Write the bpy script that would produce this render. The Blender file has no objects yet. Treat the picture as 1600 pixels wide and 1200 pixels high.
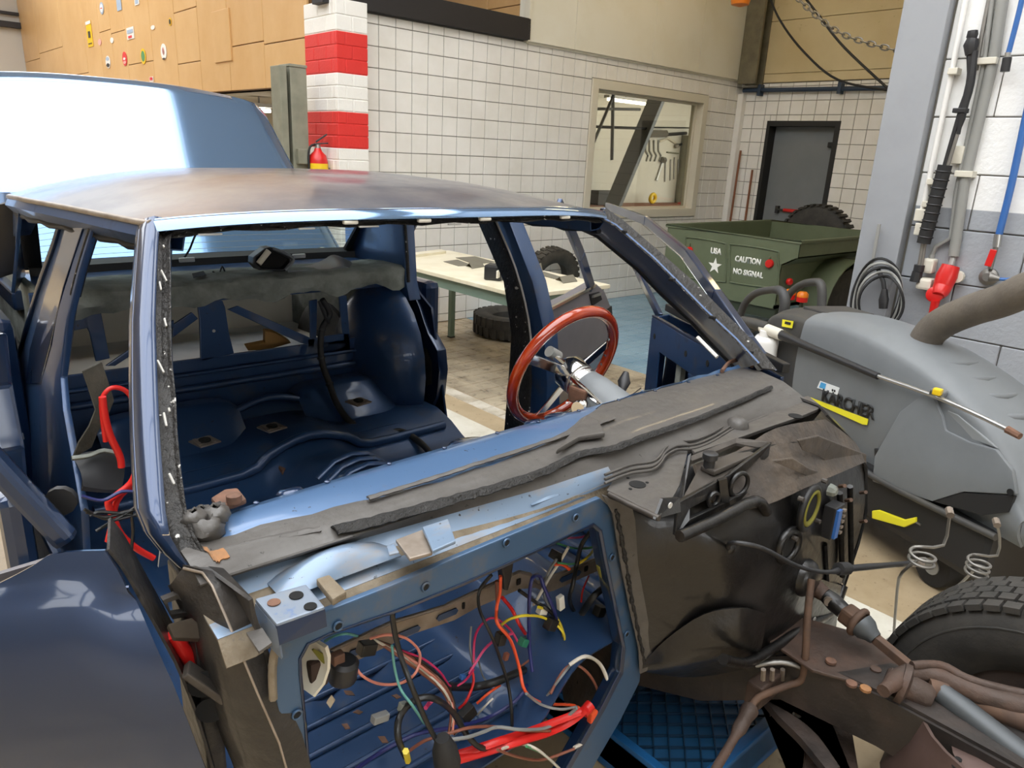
import bpy, bmesh, math, random
from mathutils import Vector as V, Matrix
RND = random.Random(7)
SC = bpy.context.scene
COL = SC.collection

# roof lights: sky strength, opening in the ceiling and its glazing bars
SKY = 6.0
SKYLIGHTS = [(-3.0, 2.65, -3.0, 5.6), (3.2, 4.1, -1.0, 3.6), (-3.0, 2.65, 8.0, 15.5)]  # second and third openings added to brighten walls and car roof

# ------------------------------------------------------------------ camera
EYE = V((0.0, 0.0, 1.556))
FOC = 1139.19
FW = V((0.641082, 0.7059211, -0.3011466)); RT = V((0.7495097, -0.6602633, 0.0478284)); UP = V((0.165073, 0.2563742, 0.9523776))
FW.normalize(); RT = (RT - FW * RT.dot(FW)).normalized(); UP = RT.cross(FW)
cam_d = bpy.data.cameras.new('camera'); cam = bpy.data.objects.new('camera', cam_d); COL.objects.link(cam)
cam_d.sensor_fit = 'HORIZONTAL'; cam_d.sensor_width = 36.0; cam_d.lens = FOC / 1600 * 36.0
cam_d.clip_start = 0.02; cam_d.clip_end = 200
cam.matrix_world = Matrix(((RT.x, UP.x, -FW.x, EYE.x), (RT.y, UP.y, -FW.y, EYE.y), (RT.z, UP.z, -FW.z, EYE.z), (0, 0, 0, 1)))
SC.camera = cam

# ------------------------------------------------------------------ light and exposure
SC.view_settings.view_transform = 'Standard'; SC.view_settings.look = 'None'
SC.view_settings.gamma = 1.0; SC.view_settings.use_curve_mapping = False
SC.view_settings.exposure = -0.12
wd = bpy.data.worlds.new('world'); SC.world = wd; wd.use_nodes = True
wn = wd.node_tree; wn.nodes.clear()
bg = wn.nodes.new('ShaderNodeBackground'); bg.inputs[0].default_value = (0.97, 0.985, 1.0, 1); bg.inputs[1].default_value = SKY
wo = wn.nodes.new('ShaderNodeOutputWorld'); wn.links.new(bg.outputs[0], wo.inputs[0])
SC.cycles.max_bounces = 8; SC.cycles.diffuse_bounces = 5; SC.cycles.glossy_bounces = 4
SC.cycles.transmission_bounces = 6; SC.cycles.transparent_max_bounces = 8
SC.cycles.sample_clamp_indirect = 6.0
SC.cycles.caustics_reflective = False; SC.cycles.caustics_refractive = False

# ------------------------------------------------------------------ helpers
def ray(x, y): return FW + RT * ((x - 800) / FOC) - UP * ((y - 600) / FOC)
def P(x, y, X=None, Y=None, Z=None):
    """point of the place seen at photo position x,y on the plane X= / Y= / Z="""
    d = ray(x, y)
    if X is not None: t = (X - EYE.x) / d.x
    elif Y is not None: t = (Y - EYE.y) / d.y
    else: t = (Z - EYE.z) / d.z
    return EYE + d * t
def PP(x, y, p0, n):
    d = ray(x, y); return EYE + d * ((V(p0) - EYE).dot(V(n)) / d.dot(V(n)))
def lin(h):
    h = h.lstrip('#'); c = [int(h[i:i + 2], 16) / 255 for i in (0, 2, 4)]
    return tuple(((x / 12.92) if x <= .04045 else ((x + .055) / 1.055) ** 2.4) for x in c) + (1,)
MATS = {}
def mk(name, col, rough=.5, metal=0.0, col2=None, scale=8.0, lo=.4, hi=.65, bump=0.0, bscale=40.0, coat=0.0,
       col3=None, scale3=60.0, lo3=.6, hi3=.68, rough2=None, emit=None, estr=0.0, detail=6.0, spec=.5, alpha=None):
    m = bpy.data.materials.new(name); m.use_nodes = True; MATS[name] = m
    nt = m.node_tree; b = nt.nodes['Principled BSDF']; N = nt.nodes.new; L = nt.links.new
    b.inputs['Base Color'].default_value = lin(col); b.inputs['Roughness'].default_value = rough
    b.inputs['Metallic'].default_value = metal; b.inputs['Coat Weight'].default_value = coat
    b.inputs['Coat Roughness'].default_value = .06; b.inputs['Specular IOR Level'].default_value = spec
    geo = N('ShaderNodeNewGeometry')
    def noise(sc, det=detail, rg=.6):
        n = N('ShaderNodeTexNoise'); n.inputs['Scale'].default_value = sc; n.inputs['Detail'].default_value = det
        n.inputs['Roughness'].default_value = rg; L(geo.outputs['Position'], n.inputs['Vector']); return n
    def ramp(fac, a, c):
        r = N('ShaderNodeMapRange'); r.inputs[1].default_value = a; r.inputs[2].default_value = c; L(fac, r.inputs[0]); return r.outputs[0]
    cur = None
    if col2:
        f = ramp(noise(scale).outputs[0], lo, hi)
        mx = N('ShaderNodeMix'); mx.data_type = 'RGBA'; mx.inputs[6].default_value = lin(col); mx.inputs[7].default_value = lin(col2)
        L(f, mx.inputs[0]); cur = mx.outputs[2]
        if rough2 is not None:
            rr = N('ShaderNodeMapRange'); rr.inputs[3].default_value = rough; rr.inputs[4].default_value = rough2; L(f, rr.inputs[0]); L(rr.outputs[0], b.inputs['Roughness'])
    if col3:
        f = ramp(noise(scale3, 3.0).outputs[0], lo3, hi3)
        mx = N('ShaderNodeMix'); mx.data_type = 'RGBA'; mx.inputs[6].default_value = lin(col); mx.inputs[7].default_value = lin(col3)
        if cur: L(cur, mx.inputs[6])
        L(f, mx.inputs[0]); cur = mx.outputs[2]
    if cur: L(cur, b.inputs['Base Color'])
    if bump:
        bn = N('ShaderNodeBump'); bn.inputs['Strength'].default_value = bump; bn.inputs['Distance'].default_value = .01
        L(noise(bscale, 4.0).outputs[0], bn.inputs['Height']); L(bn.outputs[0], b.inputs['Normal'])
    if emit:
        b.inputs['Emission Color'].default_value = lin(emit); b.inputs['Emission Strength'].default_value = estr
    return m

class MB:
    def __init__(s): s.v = []; s.f = []
    def add(s, vs, fs):
        o = len(s.v); s.v += [V(x) for x in vs]; s.f += [tuple(i + o for i in f) for f in fs]; return s
    def box(s, c, d, rot=None):
        x, y, z = d[0] / 2, d[1] / 2, d[2] / 2
        vs = [V((i * x, j * y, k * z)) for i in (-1, 1) for j in (-1, 1) for k in (-1, 1)]
        if rot: vs = [rot @ q for q in vs]
        return s.add([V(c) + q for q in vs], [(0, 1, 3, 2), (4, 6, 7, 5), (0, 4, 5, 1), (2, 3, 7, 6), (0, 2, 6, 4), (1, 5, 7, 3)])
    def bx(s, x0, x1, y0, y1, z0, z1):
        return s.box(((x0 + x1) / 2, (y0 + y1) / 2, (z0 + z1) / 2), (abs(x1 - x0), abs(y1 - y0), abs(z1 - z0)))
    def beam(s, a, b, w, h, up=(0, 0, 1)):
        a, b = V(a), V(b); t = (b - a).normalized(); u = V(up); sd = t.cross(u).normalized(); u = sd.cross(t)
        q = [sd * w / 2 + u * h / 2, -sd * w / 2 + u * h / 2, -sd * w / 2 - u * h / 2, sd * w / 2 - u * h / 2]
        return s.add([a + k for k in q] + [b + k for k in q], [(3, 2, 1, 0), (4, 5, 6, 7)] + [(i, (i + 1) % 4, 4 + (i + 1) % 4, 4 + i) for i in range(4)])
    def tube(s, pts, r, n=8, sub=0, closed=False, flat=None):
        pts = [V(q) for q in pts]
        if sub: pts = spline(pts, sub, closed)
        m = len(pts); rs = r if isinstance(r, (list, tuple)) else [r] * m
        if len(rs) != m: rs = [rs[min(len(rs) - 1, int(i * (len(rs) - 1) / (m - 1) + .5))] for i in range(m)]
        base = len(s.v); prev = None
        for i, q in enumerate(pts):
            a = pts[(i - 1) % m] if (closed or i > 0) else q; b = pts[(i + 1) % m] if (closed or i < m - 1) else q
            t = (b - a)
            t = t.normalized() if t.length > 1e-9 else V((0, 0, 1))
            if prev is None:
                k = V((0, 0, 1)) if abs(t.z) < .9 else V((1, 0, 0)); nx = t.cross(k).normalized()
            else:
                nx = prev - t * prev.dot(t)
                nx = nx.normalized() if nx.length > 1e-6 else t.orthogonal().normalized()
            prev = nx; ny = t.cross(nx)
            for k in range(n):
                an = 2 * math.pi * k / n
                s.v.append(q + nx * (math.cos(an) * rs[i]) + ny * (math.sin(an) * rs[i]))
        rng = m if closed else m - 1
        for i in range(rng):
            j = (i + 1) % m
            for k in range(n):
                s.f.append((base + i * n + k, base + i * n + (k + 1) % n, base + j * n + (k + 1) % n, base + j * n + k))
        if not closed:
            s.f.append(tuple(base + k for k in reversed(range(n)))); s.f.append(tuple(base + (m - 1) * n + k for k in range(n)))
        return s
    def lathe(s, prof, o=(0, 0, 0), ax=(0, 0, 1), n=20, caps=True):
        o = V(o); ax = V(ax).normalized(); nx = ax.orthogonal().normalized(); ny = ax.cross(nx); base = len(s.v)
        for r, h in prof:
            for k in range(n):
                an = 2 * math.pi * k / n; s.v.append(o + ax * h + (nx * math.cos(an) + ny * math.sin(an)) * r)
        for i in range(len(prof) - 1):
            for k in range(n):
                s.f.append((base + i * n + k, base + i * n + (k + 1) % n, base + (i + 1) * n + (k + 1) % n, base + (i + 1) * n + k))
        if caps:
            s.f.append(tuple(base + k for k in reversed(range(n)))); s.f.append(tuple(base + (len(prof) - 1) * n + k for k in range(n)))
        return s
    def torus(s, o, ax, R, r, n=32, m=8, sq=1.0):
        o = V(o); ax = V(ax).normalized(); nx = ax.orthogonal().normalized(); ny = ax.cross(nx); base = len(s.v)
        for i in range(n):
            a = 2 * math.pi * i / n; d = nx * math.cos(a) + ny * math.sin(a)
            for k in range(m):
                t = 2 * math.pi * k / m; s.v.append(o + d * (R + r * math.cos(t)) + ax * (r * sq * math.sin(t)))
        for i in range(n):
            j = (i + 1) % n
            for k in range(m): s.f.append((base + i * m + k, base + i * m + (k + 1) % m, base + j * m + (k + 1) % m, base + j * m + k))
        return s
    def prism(s, poly, vec):
        poly = [V(q) for q in poly]; vec = V(vec); n = len(poly)
        return s.add(poly + [q + vec for q in poly], [tuple(reversed(range(n))), tuple(range(n, 2 * n))] + [(i, (i + 1) % n, n + (i + 1) % n, n + i) for i in range(n)])
    def ring(s, outer, inner, vec):
        outer = [V(q) for q in outer]; inner = [V(q) for q in inner]; vec = V(vec); n = len(outer)
        vs = outer + inner + [q + vec for q in outer] + [q + vec for q in inner]; fs = []
        for i in range(n):
            j = (i + 1) % n
            fs += [(i, n + i, n + j, j), (2 * n + i, 2 * n + j, 3 * n + j, 3 * n + i), (i, j, 2 * n + j, 2 * n + i), (n + i, 3 * n + i, 3 * n + j, n + j)]
        return s.add(vs, fs)
    def sheet(s, rows, th=.004):
        """closed shell from a grid of points, thickness th to the back of the surface"""
        rows = [[V(q) for q in r] for r in rows]; a, b = len(rows), len(rows[0])
        def nrm(i, j):
            du = rows[min(i + 1, a - 1)][j] - rows[max(i - 1, 0)][j]; dv = rows[i][min(j + 1, b - 1)] - rows[i][max(j - 1, 0)]
            n = du.cross(dv); return n.normalized() if n.length > 1e-12 else V((0, 0, 1))
        top = [rows[i][j] for i in range(a) for j in range(b)]; bot = [rows[i][j] - nrm(i, j) * th for i in range(a) for j in range(b)]
        n = a * b; fs = []
        for i in range(a - 1):
            for j in range(b - 1):
                q = (i * b + j, (i + 1) * b + j, (i + 1) * b + j + 1, i * b + j + 1); fs.append(q); fs.append(tuple(n + k for k in reversed(q)))
        edge = [(0, j) for j in range(b)] + [(i, b - 1) for i in range(1, a)] + [(a - 1, j) for j in range(b - 2, -1, -1)] + [(i, 0) for i in range(a - 2, 0, -1)]
        ids = [i * b + j for i, j in edge]
        for k in range(len(ids)):
            p, q = ids[k], ids[(k + 1) % len(ids)]; fs.append((p, q, n + q, n + p))
        return s.add(top + bot, fs)
    def build(s, name, mat, parent=None, smooth=None, bevel=0.0, sub=0, seg=2):
        me = bpy.data.meshes.new(name); bm = bmesh.new()
        vv = [bm.verts.new(q) for q in s.v]
        for f in s.f:
            try: bm.faces.new([vv[i] for i in f])
            except ValueError: pass
        bmesh.ops.recalc_face_normals(bm, faces=bm.faces)
        if bevel:
            es = [e for e in bm.edges if len(e.link_faces) == 2 and e.calc_face_angle(0) > .5]
            bmesh.ops.bevel(bm, geom=es, offset=bevel, segments=seg, profile=.6, affect='EDGES', clamp_overlap=True)
        bm.to_mesh(me); bm.free()
        o = bpy.data.objects.new(name, me); COL.objects.link(o)
        me.materials.append(MATS[mat] if isinstance(mat, str) else mat)
        if smooth is not None:
            for p in me.polygons: p.use_smooth = True
            if smooth < 180: me.set_sharp_from_angle(angle=math.radians(smooth))
        if sub:
            md = o.modifiers.new('sub', 'SUBSURF'); md.levels = sub; md.render_levels = sub
        if parent: o.parent = parent
        return o
def spline(pts, sub, closed=False):
    out = []; n = len(pts)
    for i in range(n if closed else n - 1):
        if closed: a, b, c, d = (pts[(i + k) % n] for k in (-1, 0, 1, 2))
        else: a, b, c, d = pts[max(i - 1, 0)], pts[i], pts[i + 1], pts[min(i + 2, n - 1)]
        for k in range(sub):
            t = k / sub
            out.append(.5 * ((2 * b) + (c - a) * t + (2 * a - 5 * b + 4 * c - d) * t * t + (-a + 3 * b - 3 * c + d) * t ** 3))
    if not closed: out.append(pts[-1])
    return out
def lerp(a, b, t): return a + (b - a) * t
def pl(tab, x):
    """piecewise linear table"""
    if x <= tab[0][0]: return tab[0][1]
    for (a, u), (b, w) in zip(tab, tab[1:]):
        if x <= b: return u + (w - u) * (x - a) / (b - a)
    return tab[-1][1]
def tag(o, label=None, cat=None, group=None, kind=None):
    if label: o['label'] = label
    if cat: o['category'] = cat
    if group: o['group'] = group
    if kind: o['kind'] = kind
    return o
def thing(name, loc, label, cat, group=None):
    o = bpy.data.objects.new(name, None); COL.objects.link(o); o.location = V((0, 0, 0)); o.empty_display_size = .05
    return tag(o, label, cat, group)
def struct(o): o['kind'] = 'structure'; return o
def text_mesh(txt, name, mat, origin, xdir, ydir, size, parent=None, depth=.0015, bold=0.0, fit=None, fith=None):
    cu = bpy.data.curves.new(name, 'FONT'); cu.body = txt; cu.size = 1.0; cu.extrude = 0.0; cu.offset = bold
    t = bpy.data.objects.new(name, cu); COL.objects.link(t)
    dg = bpy.context.evaluated_depsgraph_get(); me = bpy.data.meshes.new_from_object(t.evaluated_get(dg))
    bpy.data.objects.remove(t)
    xs = [v.co.x for v in me.vertices]; ys = [v.co.y for v in me.vertices]
    x0, x1, y0, y1 = min(xs), max(xs), min(ys), max(ys)
    kx = (fit / (x1 - x0)) if fit else size; ky = (fith / (y1 - y0)) if fith else (kx if fit else size)
    xd, yd = V(xdir).normalized(), V(ydir).normalized(); nd = xd.cross(yd)
    bm = bmesh.new(); bm.from_mesh(me)
    ge = bmesh.ops.extrude_face_region(bm, geom=bm.faces[:])
    for e in ge['geom']:
        if isinstance(e, bmesh.types.BMVert): e.co.z += 1.0
    for v in bm.verts:
        v.co = V(origin) + xd * ((v.co.x - x0) * kx) + yd * ((v.co.y - y0) * ky) + nd * (v.co.z * depth)
    bmesh.ops.recalc_face_normals(bm, faces=bm.faces)
    bm.to_mesh(me); bm.free(); me.materials.clear(); me.materials.append(MATS[mat])
    o = bpy.data.objects.new(name, me); COL.objects.link(o)
    if parent: o.parent = parent
    return o
# ------------------------------------------------------------------ materials of the place
mk('tile_white', 'ece9e4', .22, col2='dfdbd3', scale=3, lo=.35, hi=.75)
mk('grout', '6f6b63', .8)
mk('tile_brown', 'b3a68f', .45, col2='6f6250', scale=2.6, lo=.42, hi=.75, col3='4f463a', scale3=14, lo3=.56, hi3=.75)
mk('tile_pale', 'cfc8ba', .4, col2='a79c88', scale=6)
mk('tile_blue', '86a3b4', .35, col2='6f90a6', scale=3, col3='5d7787', scale3=25, lo3=.6, hi3=.8)
mk('floor_paint', 'b3a082', .38, col2='9d8a6c', scale=4, lo=.35, hi=.7, col3='7d6c54', scale3=35, lo3=.62, hi3=.75)
mk('floor_grout', '4b443a', .9)
mk('stripe_paint', 'ddd9cc', .4, col2='cbc5b4', scale=5, col3='9a9382', scale3=30, lo3=.64, hi3=.75)
mk('wood_panel', 'd3ac78', .38, col2='c89d66', scale=2.2, lo=.3, hi=.7)
mk('wood_dark', '6b4a26', .7)
mk('brick_white', 'e9e6e0', .55, bump=.25, bscale=55)
mk('brick_red', 'd5322e', .5, bump=.25, bscale=55)
mk('black_beam', '221f20', .6)
mk('cream_panel', 'dfdbcd', .45, col2='d8d2bf', scale=1.2)
mk('beige_wall', 'cbba93', .6, col2='c2af86', scale=1.5, col3='a08e66', scale3=9, lo3=.66, hi3=.8)
mk('steel_olive', '77705c', .5, .2, col2='635d4c', scale=5)
mk('post_green', '8d8c7b', .5, .1, col2='7d7d6d', scale=6)
mk('grey_paint', '9a9da2', .42, col2='93969b', scale=3)
mk('frame_beige', 'd4cdbb', .4)
mk('door_grey', '7a7d80', .45, col2='73777a', scale=2)
mk('black_frame', '1b1a19', .6)
mk('ceiling_dark', 'b9b4aa', .8)
mk('wall_offwhite', 'd9d5ca', .7)
mk('wall_grey_far', 'b8b4ac', .7)
mk('pipe_blue_dark', '2b3b50', .35)
mk('rubber_black', '1d1d1e', .65, bump=.1, bscale=80)
mk('plastic_black', '232325', .45)
mk('plastic_grey', '8f8f8b', .5)
mk('plastic_cream', 'd6d1c2', .5)
mk('red_gloss', 'c8201d', .3)
mk('white_paint', 'eceae6', .5)
mk('steel', 'b8b8b6', .3, .9)
mk('steel_dull', '8a8782', .45, .7)
mk('chrome', 'dcdcdc', .12, 1.0)
mk('brown_stick', '7d4a2d', .6)
mk('tube_light', 'ffffff', .5, emit='fff6e4', estr=14.0)
mk('orange_plastic', 'e07a12', .35)
mk('yellow', 'e8c322', .4)
# block wall: white above, grey paint below a painted line
def block_material():
    m = mk('block_paint', 'e9e9e7', .5, bump=.35, bscale=38); nt = m.node_tree; b = nt.nodes['Principled BSDF']
    geo = nt.nodes.new('ShaderNodeNewGeometry'); sp = nt.nodes.new('ShaderNodeSeparateXYZ'); nt.links.new(geo.outputs['Position'], sp.inputs[0])
    mr = nt.nodes.new('ShaderNodeMapRange'); mr.inputs[1].default_value = 1.396; mr.inputs[2].default_value = 1.401; nt.links.new(sp.outputs[2], mr.inputs[0])
    mx = nt.nodes.new('ShaderNodeMix'); mx.data_type = 'RGBA'; mx.inputs[6].default_value = lin('9fa3a9'); mx.inputs[7].default_value = lin('eeeeec')
    nt.links.new(mr.outputs[0], mx.inputs[0]); nt.links.new(mx.outputs[2], b.inputs['Base Color'])
block_material()
def glass_material(name, tint=(1, 1, 1, 1), rough=0.0, refl=.09):
    m = bpy.data.materials.new(name); m.use_nodes = True; MATS[name] = m; nt = m.node_tree; nt.nodes.clear()
    o = nt.nodes.new('ShaderNodeOutputMaterial'); mx = nt.nodes.new('ShaderNodeMixShader'); tr = nt.nodes.new('ShaderNodeBsdfTransparent'); gl = nt.nodes.new('ShaderNodeBsdfGlossy')
    tr.inputs[0].default_value = tint; gl.inputs['Roughness'].default_value = rough; mx.inputs[0].default_value = refl
    nt.links.new(tr.outputs[0], mx.inputs[1]); nt.links.new(gl.outputs[0], mx.inputs[2]); nt.links.new(mx.outputs[0], o.inputs[0])
glass_material('window_glass', (.8, .8, .74, 1), 0, .07)

# ------------------------------------------------------------------ the hall
WA = 5.495; WB = 8.63; TS = .16; TX0 = 3.372; TZ0 = 2.315; TY0 = 5.285
def floor_part(name, x0, x1, y0, y1, mat, z0=-.02, z1=0.0): return MB().bx(x0, x1, y0, y1, z0, z1).build(name, mat, FLOOR, bevel=.001, seg=1)
FLOOR = struct(MB().bx(-7, 14, -7, 18.5, -.2, -.003).build('floor', 'floor_paint'))
floor_part('painted_stripe', 2.13, 2.62, -3, 9, 'stripe_paint', -.01, .0015)
# tiles: one shared mesh each
def tile_mesh(name, w, h, mat, d=.006, b=.003):
    """tile lying in XY, front towards +Z"""
    m = MB(); x, y = w / 2, h / 2
    m.add([(-x, -y, 0), (x, -y, 0), (x, y, 0), (-x, y, 0), (-x + b, -y + b, d), (x - b, -y + b, d), (x - b, y - b, d), (-x + b, y - b, d)],
          [(4, 5, 6, 7), (0, 1, 5, 4), (1, 2, 6, 5), (2, 3, 7, 6), (3, 0, 4, 7)])
    o = m.build(name, mat); me = o.data; bpy.data.objects.remove(o); return me
def put(me, name, mtx, parent):
    o = bpy.data.objects.new(name, me); COL.objects.link(o); o.parent = parent; o.matrix_local = mtx; return o
def seen(p, m=30):
    d = V(p) - EYE; z = d.dot(FW)
    if z < .1: return False
    x = 800 + FOC * d.dot(RT) / z; y = 600 - FOC * d.dot(UP) / z
    return (-m < x < 1600 + m and -m < y < 1200 + m), x, y
def tile_field(parent, cells, name, mat, basis, keep, gap=.005, d=.006, jit=0.0):
    """cells: (u0,u1,v0,v1) in the plane given by basis(u,v) -> point, with axes; the ones ranked first become parts, the rest one joined part"""
    org, ud, vd = basis; nd = ud.cross(vd); cache = {}
    for k, (u0, u1, v0, v1) in enumerate(cells):
        w, h = round(u1 - u0 - gap, 4), round(v1 - v0 - gap, 4)
        if w < .01 or h < .01: continue
        c = org + ud * ((u0 + u1) / 2) + vd * ((v0 + v1) / 2)
        if k < keep:
            if (w, h) not in cache: cache[(w, h)] = tile_mesh(name, w, h, mat, d)
            t = Matrix.Translation(c + nd * RND.uniform(-jit, jit))
            mt = Matrix((ud.to_4d(), vd.to_4d(), nd.to_4d(), V((0, 0, 0, 1)))).transposed(); mt[3] = (0, 0, 0, 1)
            for i in range(3): mt[i][3] = 0
            put(cache[(w, h)], name, t @ mt, parent)
        else:
            if k == keep: rest = MB()
            x, y, b = w / 2, h / 2, .003
            q = [c + ud * i * x + vd * j * y for i, j in ((-1, -1), (1, -1), (1, 1), (-1, 1))] + [c + nd * d + ud * i * (x - b) + vd * j * (y - b) for i, j in ((-1, -1), (1, -1), (1, 1), (-1, 1))]
            rest.add(q, [(4, 5, 6, 7), (0, 1, 5, 4), (1, 2, 6, 5), (2, 3, 7, 6), (3, 0, 4, 7)])
    if len(cells) > keep: tag(rest.build('tile_field', mat, parent), kind='stuff')
X1, Y1, Z1 = V((1, 0, 0)), V((0, 1, 0)), V((0, 0, 1))
# ---- tiled side wall with window
WINX0, WINX1, WINZ0, WINZ1 = 5.96, 7.84, 1.0, 2.245
wa = MB()
for a in ((3.15, WINX0, 0, 2.55), (WINX1, WB + .1, 0, 2.55), (WINX0, WINX1, 0, WINZ0), (WINX0, WINX1, WINZ1, 2.55)): wa.bx(a[0], a[1], WA, WA + .16, a[2], a[3])
WALL_A = struct(wa.build('wall_side', 'grout'))
TZTOP = 2.545
zl = [0.0] + [TZ0 - TS * j for j in range(14, -1, -1)] + [TZ0 + TS, TZTOP]
zl = sorted(set(round(z, 4) for z in zl))
xl = [3.22] + [TX0 + TS * i for i in range(0, 33)] + [WB]
cells = []
for i in range(len(xl) - 1):
    for j in range(len(zl) - 1):
        x0, x1, z0, z1 = xl[i], xl[i + 1], zl[j], zl[j + 1]
        fx0, fx1, fz0, fz1 = WINX0 - .085, WINX1 + .085, WINZ0 - .085, WINZ1 + .085
        if x1 > fx0 and x0 < fx1 and z1 > fz0 and z0 < fz1:
            if x0 < fx0 and fx0 - x0 > .02:
                if z1 > fz1 + .02: cells.append((fx0, x1, fz1, z1))
                if z0 < fz0 - .02: cells.append((fx0, x1, z0, fz0))
                x1 = fx0
            elif x1 > fx1 and x1 - fx1 > .02:
                if z1 > fz1 + .02: cells.append((x0, fx1, fz1, z1))
                if z0 < fz0 - .02: cells.append((x0, fx1, z0, fz0))
                x0 = fx1
            elif z0 < fz0 and fz0 - z0 > .02: z1 = fz0
            elif z1 > fz1 and z1 - fz1 > .02: z0 = fz1
            else: continue
        cells.append((x0, x1, z0, z1))
def rank(c):
    s = seen((c[0], WA, c[3])); x, y = s[1], s[2]
    hid = 0 if y < 300 or (630 < x < 1010 and y < 500) else 1
    return (hid, c[0])
cells.sort(key=rank)
tile_field(WALL_A, cells, 'tile', 'tile_white', (V((0, WA, 0)), X1, Z1), 290)
# ---- end wall of the alcove with the door
DY0, DY1, DZ = 4.18, 5.045, 2.058
wb = MB()
for a in ((1.75, DY0, 0, 2.52), (DY1, WA + .1, 0, 2.52), (DY0, DY1, DZ, 2.52)): wb.bx(WB, WB + .2, a[0], a[1], a[2], a[3])
WALL_B = struct(wb.build('wall_end', 'grout'))
yl = [WA] + [TY0 - TS * k for k in range(0, 22)]
zb = sorted(set(round(z, 4) for z in [0.0] + [TZ0 - TS * j for j in range(14, -1, -1)] + [TZ0 + TS, 2.515]))
cells = []
for i in range(len(yl) - 1):
    for j in range(len(zb) - 1):
        y1, y0, z0, z1 = yl[i], yl[i + 1], zb[j], zb[j + 1]
        if y1 > DY0 and y0 < DY1 and z0 < DZ:
            if y1 > DY1 and y1 - DY1 > .02:
                if z1 > DZ + .02: cells.append((-DY1, -y0, DZ, z1))
                y0 = DY1
            elif y0 < DY0 and DY0 - y0 > .02:
                if z1 > DZ + .02: cells.append((-y1, -DY0, DZ, z1))
                y1 = DY0
            elif z1 > DZ and z1 - DZ > .02: z0 = DZ
            else: continue
        cells.append((-y1, -y0, z0, z1))
cells.sort(key=lambda c: (0 if (c[3] > .7 and -c[1] > 3.3) else 1, -c[3]))
nvis = sum(1 for c in cells if c[3] > .7 and -c[1] > 3.3)
tile_field(WALL_B, cells, 'tile', 'tile_white', (V((WB, 0, 0)), V((0, -1, 0)), Z1), nvis)
# floor tiles
cells = []
nx, ny = int((4.33 - 2.9) / .15), 18
for i in range(nx):
    for j in range(20): cells.append((2.905 + .15 * i, 2.905 + .15 * (i + 1), 2.45 + .15 * j, min(2.45 + .15 * (j + 1), WA)))
cells.sort(key=lambda c: c[0] + c[2]); tile_field(FLOOR, cells, 'floor_tile', 'tile_brown', (V((0, 0, -.003)), X1, Y1), 180, gap=.006, d=.005)
cells = [(2.795, 2.9, 2.0 + .15 * j, 2.15 + .15 * j) for j in range(20)]
tile_field(FLOOR, cells, 'border_tile', 'tile_pale', (V((0, 0, -.003)), X1, Y1), 20, gap=.006, d=.005)
floor_part('tile_border', 4.26, 4.34, 1.9, WA, 'tile_brown', -.01, .0012)
cells = []
for i in range(26):
    for j in range(22): cells.append((4.345 + .15 * i, 4.345 + .15 * (i + 1), 2.2 + .15 * j, min(2.2 + .15 * (j + 1), WA)))
cells.sort(key=lambda c: (0 if c[0] < 5.6 and c[2] > 2.7 else 1, c[0])); nb = sum(1 for c in cells if c[0] < 5.6 and c[2] > 2.7)
tile_field(FLOOR, cells, 'blue_tile', 'tile_blue', (V((0, 0, -.003)), X1, Y1), min(nb, 170), gap=.004, d=.005)

# ---- painted brick pillar
PIL = struct(MB().bx(2.925, 3.165, 5.345, 5.84, 0, 2.58).build('pillar', 'grout')); PIL.name = 'wall_pillar'
bands = [(2.58, 2.362, 'brick_white'), (2.362, 2.073, 'brick_red'), (2.073, 1.799, 'brick_white'), (1.799, 1.531, 'brick_red'), (1.531, 0.0, 'brick_white')]
def brick_row(z0, z1, mat, off):
    g = .006
    fx = [2.913, 3.045, 3.178] if off else [2.913, 2.985, 3.178]
    for a, b in zip(fx, fx[1:]):
        MB().bx(a + (g if a > 2.92 else 0), b, 5.333, 5.36, z0 + g, z1).build('brick', mat, PIL, bevel=.004, seg=1)
    fy = [5.361, 5.50, 5.70, 5.85] if off else [5.361, 5.42, 5.62, 5.85]
    for a, b in zip(fy, fy[1:]):
        MB().bx(2.912, 2.94, a, b - g, z0 + g, z1).build('brick', mat, PIL, bevel=.004, seg=1)
k = 0
for z1, z0, mt in bands:
    MB().bx(2.9165, 3.173, 5.3375, 5.845, z0, z1).build('mortar_bed', mt, PIL)
    n = max(1, round((z1 - z0) / .092)); h = (z1 - z0) / n
    for i in range(n):
        if z1 - h * (i + 1) > .9 or True: brick_row(z1 - h * (i + 1), z1 - h * i, mt, k % 2)
        k += 1

# ---- black beam, upper panels, corner post, upper end wall
struct(MB().bx(2.86, 4.945, 5.43, 5.6, 2.552, 2.735).build('trim_1', 'black_beam', bevel=.004))
up = MB(); UPW = struct(MB().bx(4.95, 8.66, 5.47, 5.6, 2.53, 5.2).build('wall_upper', 'cream_panel'))
xs = [4.945, P(900, 40, Y=5.45).x, 6.75, 7.6, 8.45]
for a, b in zip(xs, xs[1:]): MB().bx(a + .002, b - .002, 5.445, 5.47, 2.548, 5.2).build('wall_panel', 'cream_panel', UPW, bevel=.002, seg=1)
struct(MB().bx(4.92, 4.955, 5.43, 5.5, 2.545, 5.2).build('trim_2', 'frame_beige'))
cp = MB().bx(8.42, 8.46, 5.2, 5.44, 2.5, 5.2).bx(8.59, 8.628, 5.2, 5.44, 2.5, 5.2).bx(8.46, 8.59, 5.31, 5.33, 2.5, 5.2)
struct(cp.build('trim_3', 'steel_olive', bevel=.003))
UPB = struct(MB().bx(WB + .01, WB + .2, 1.75, 5.6, 2.52, 5.2).build('wall_end_upper', 'beige_wall'))
z = 2.52
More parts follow.
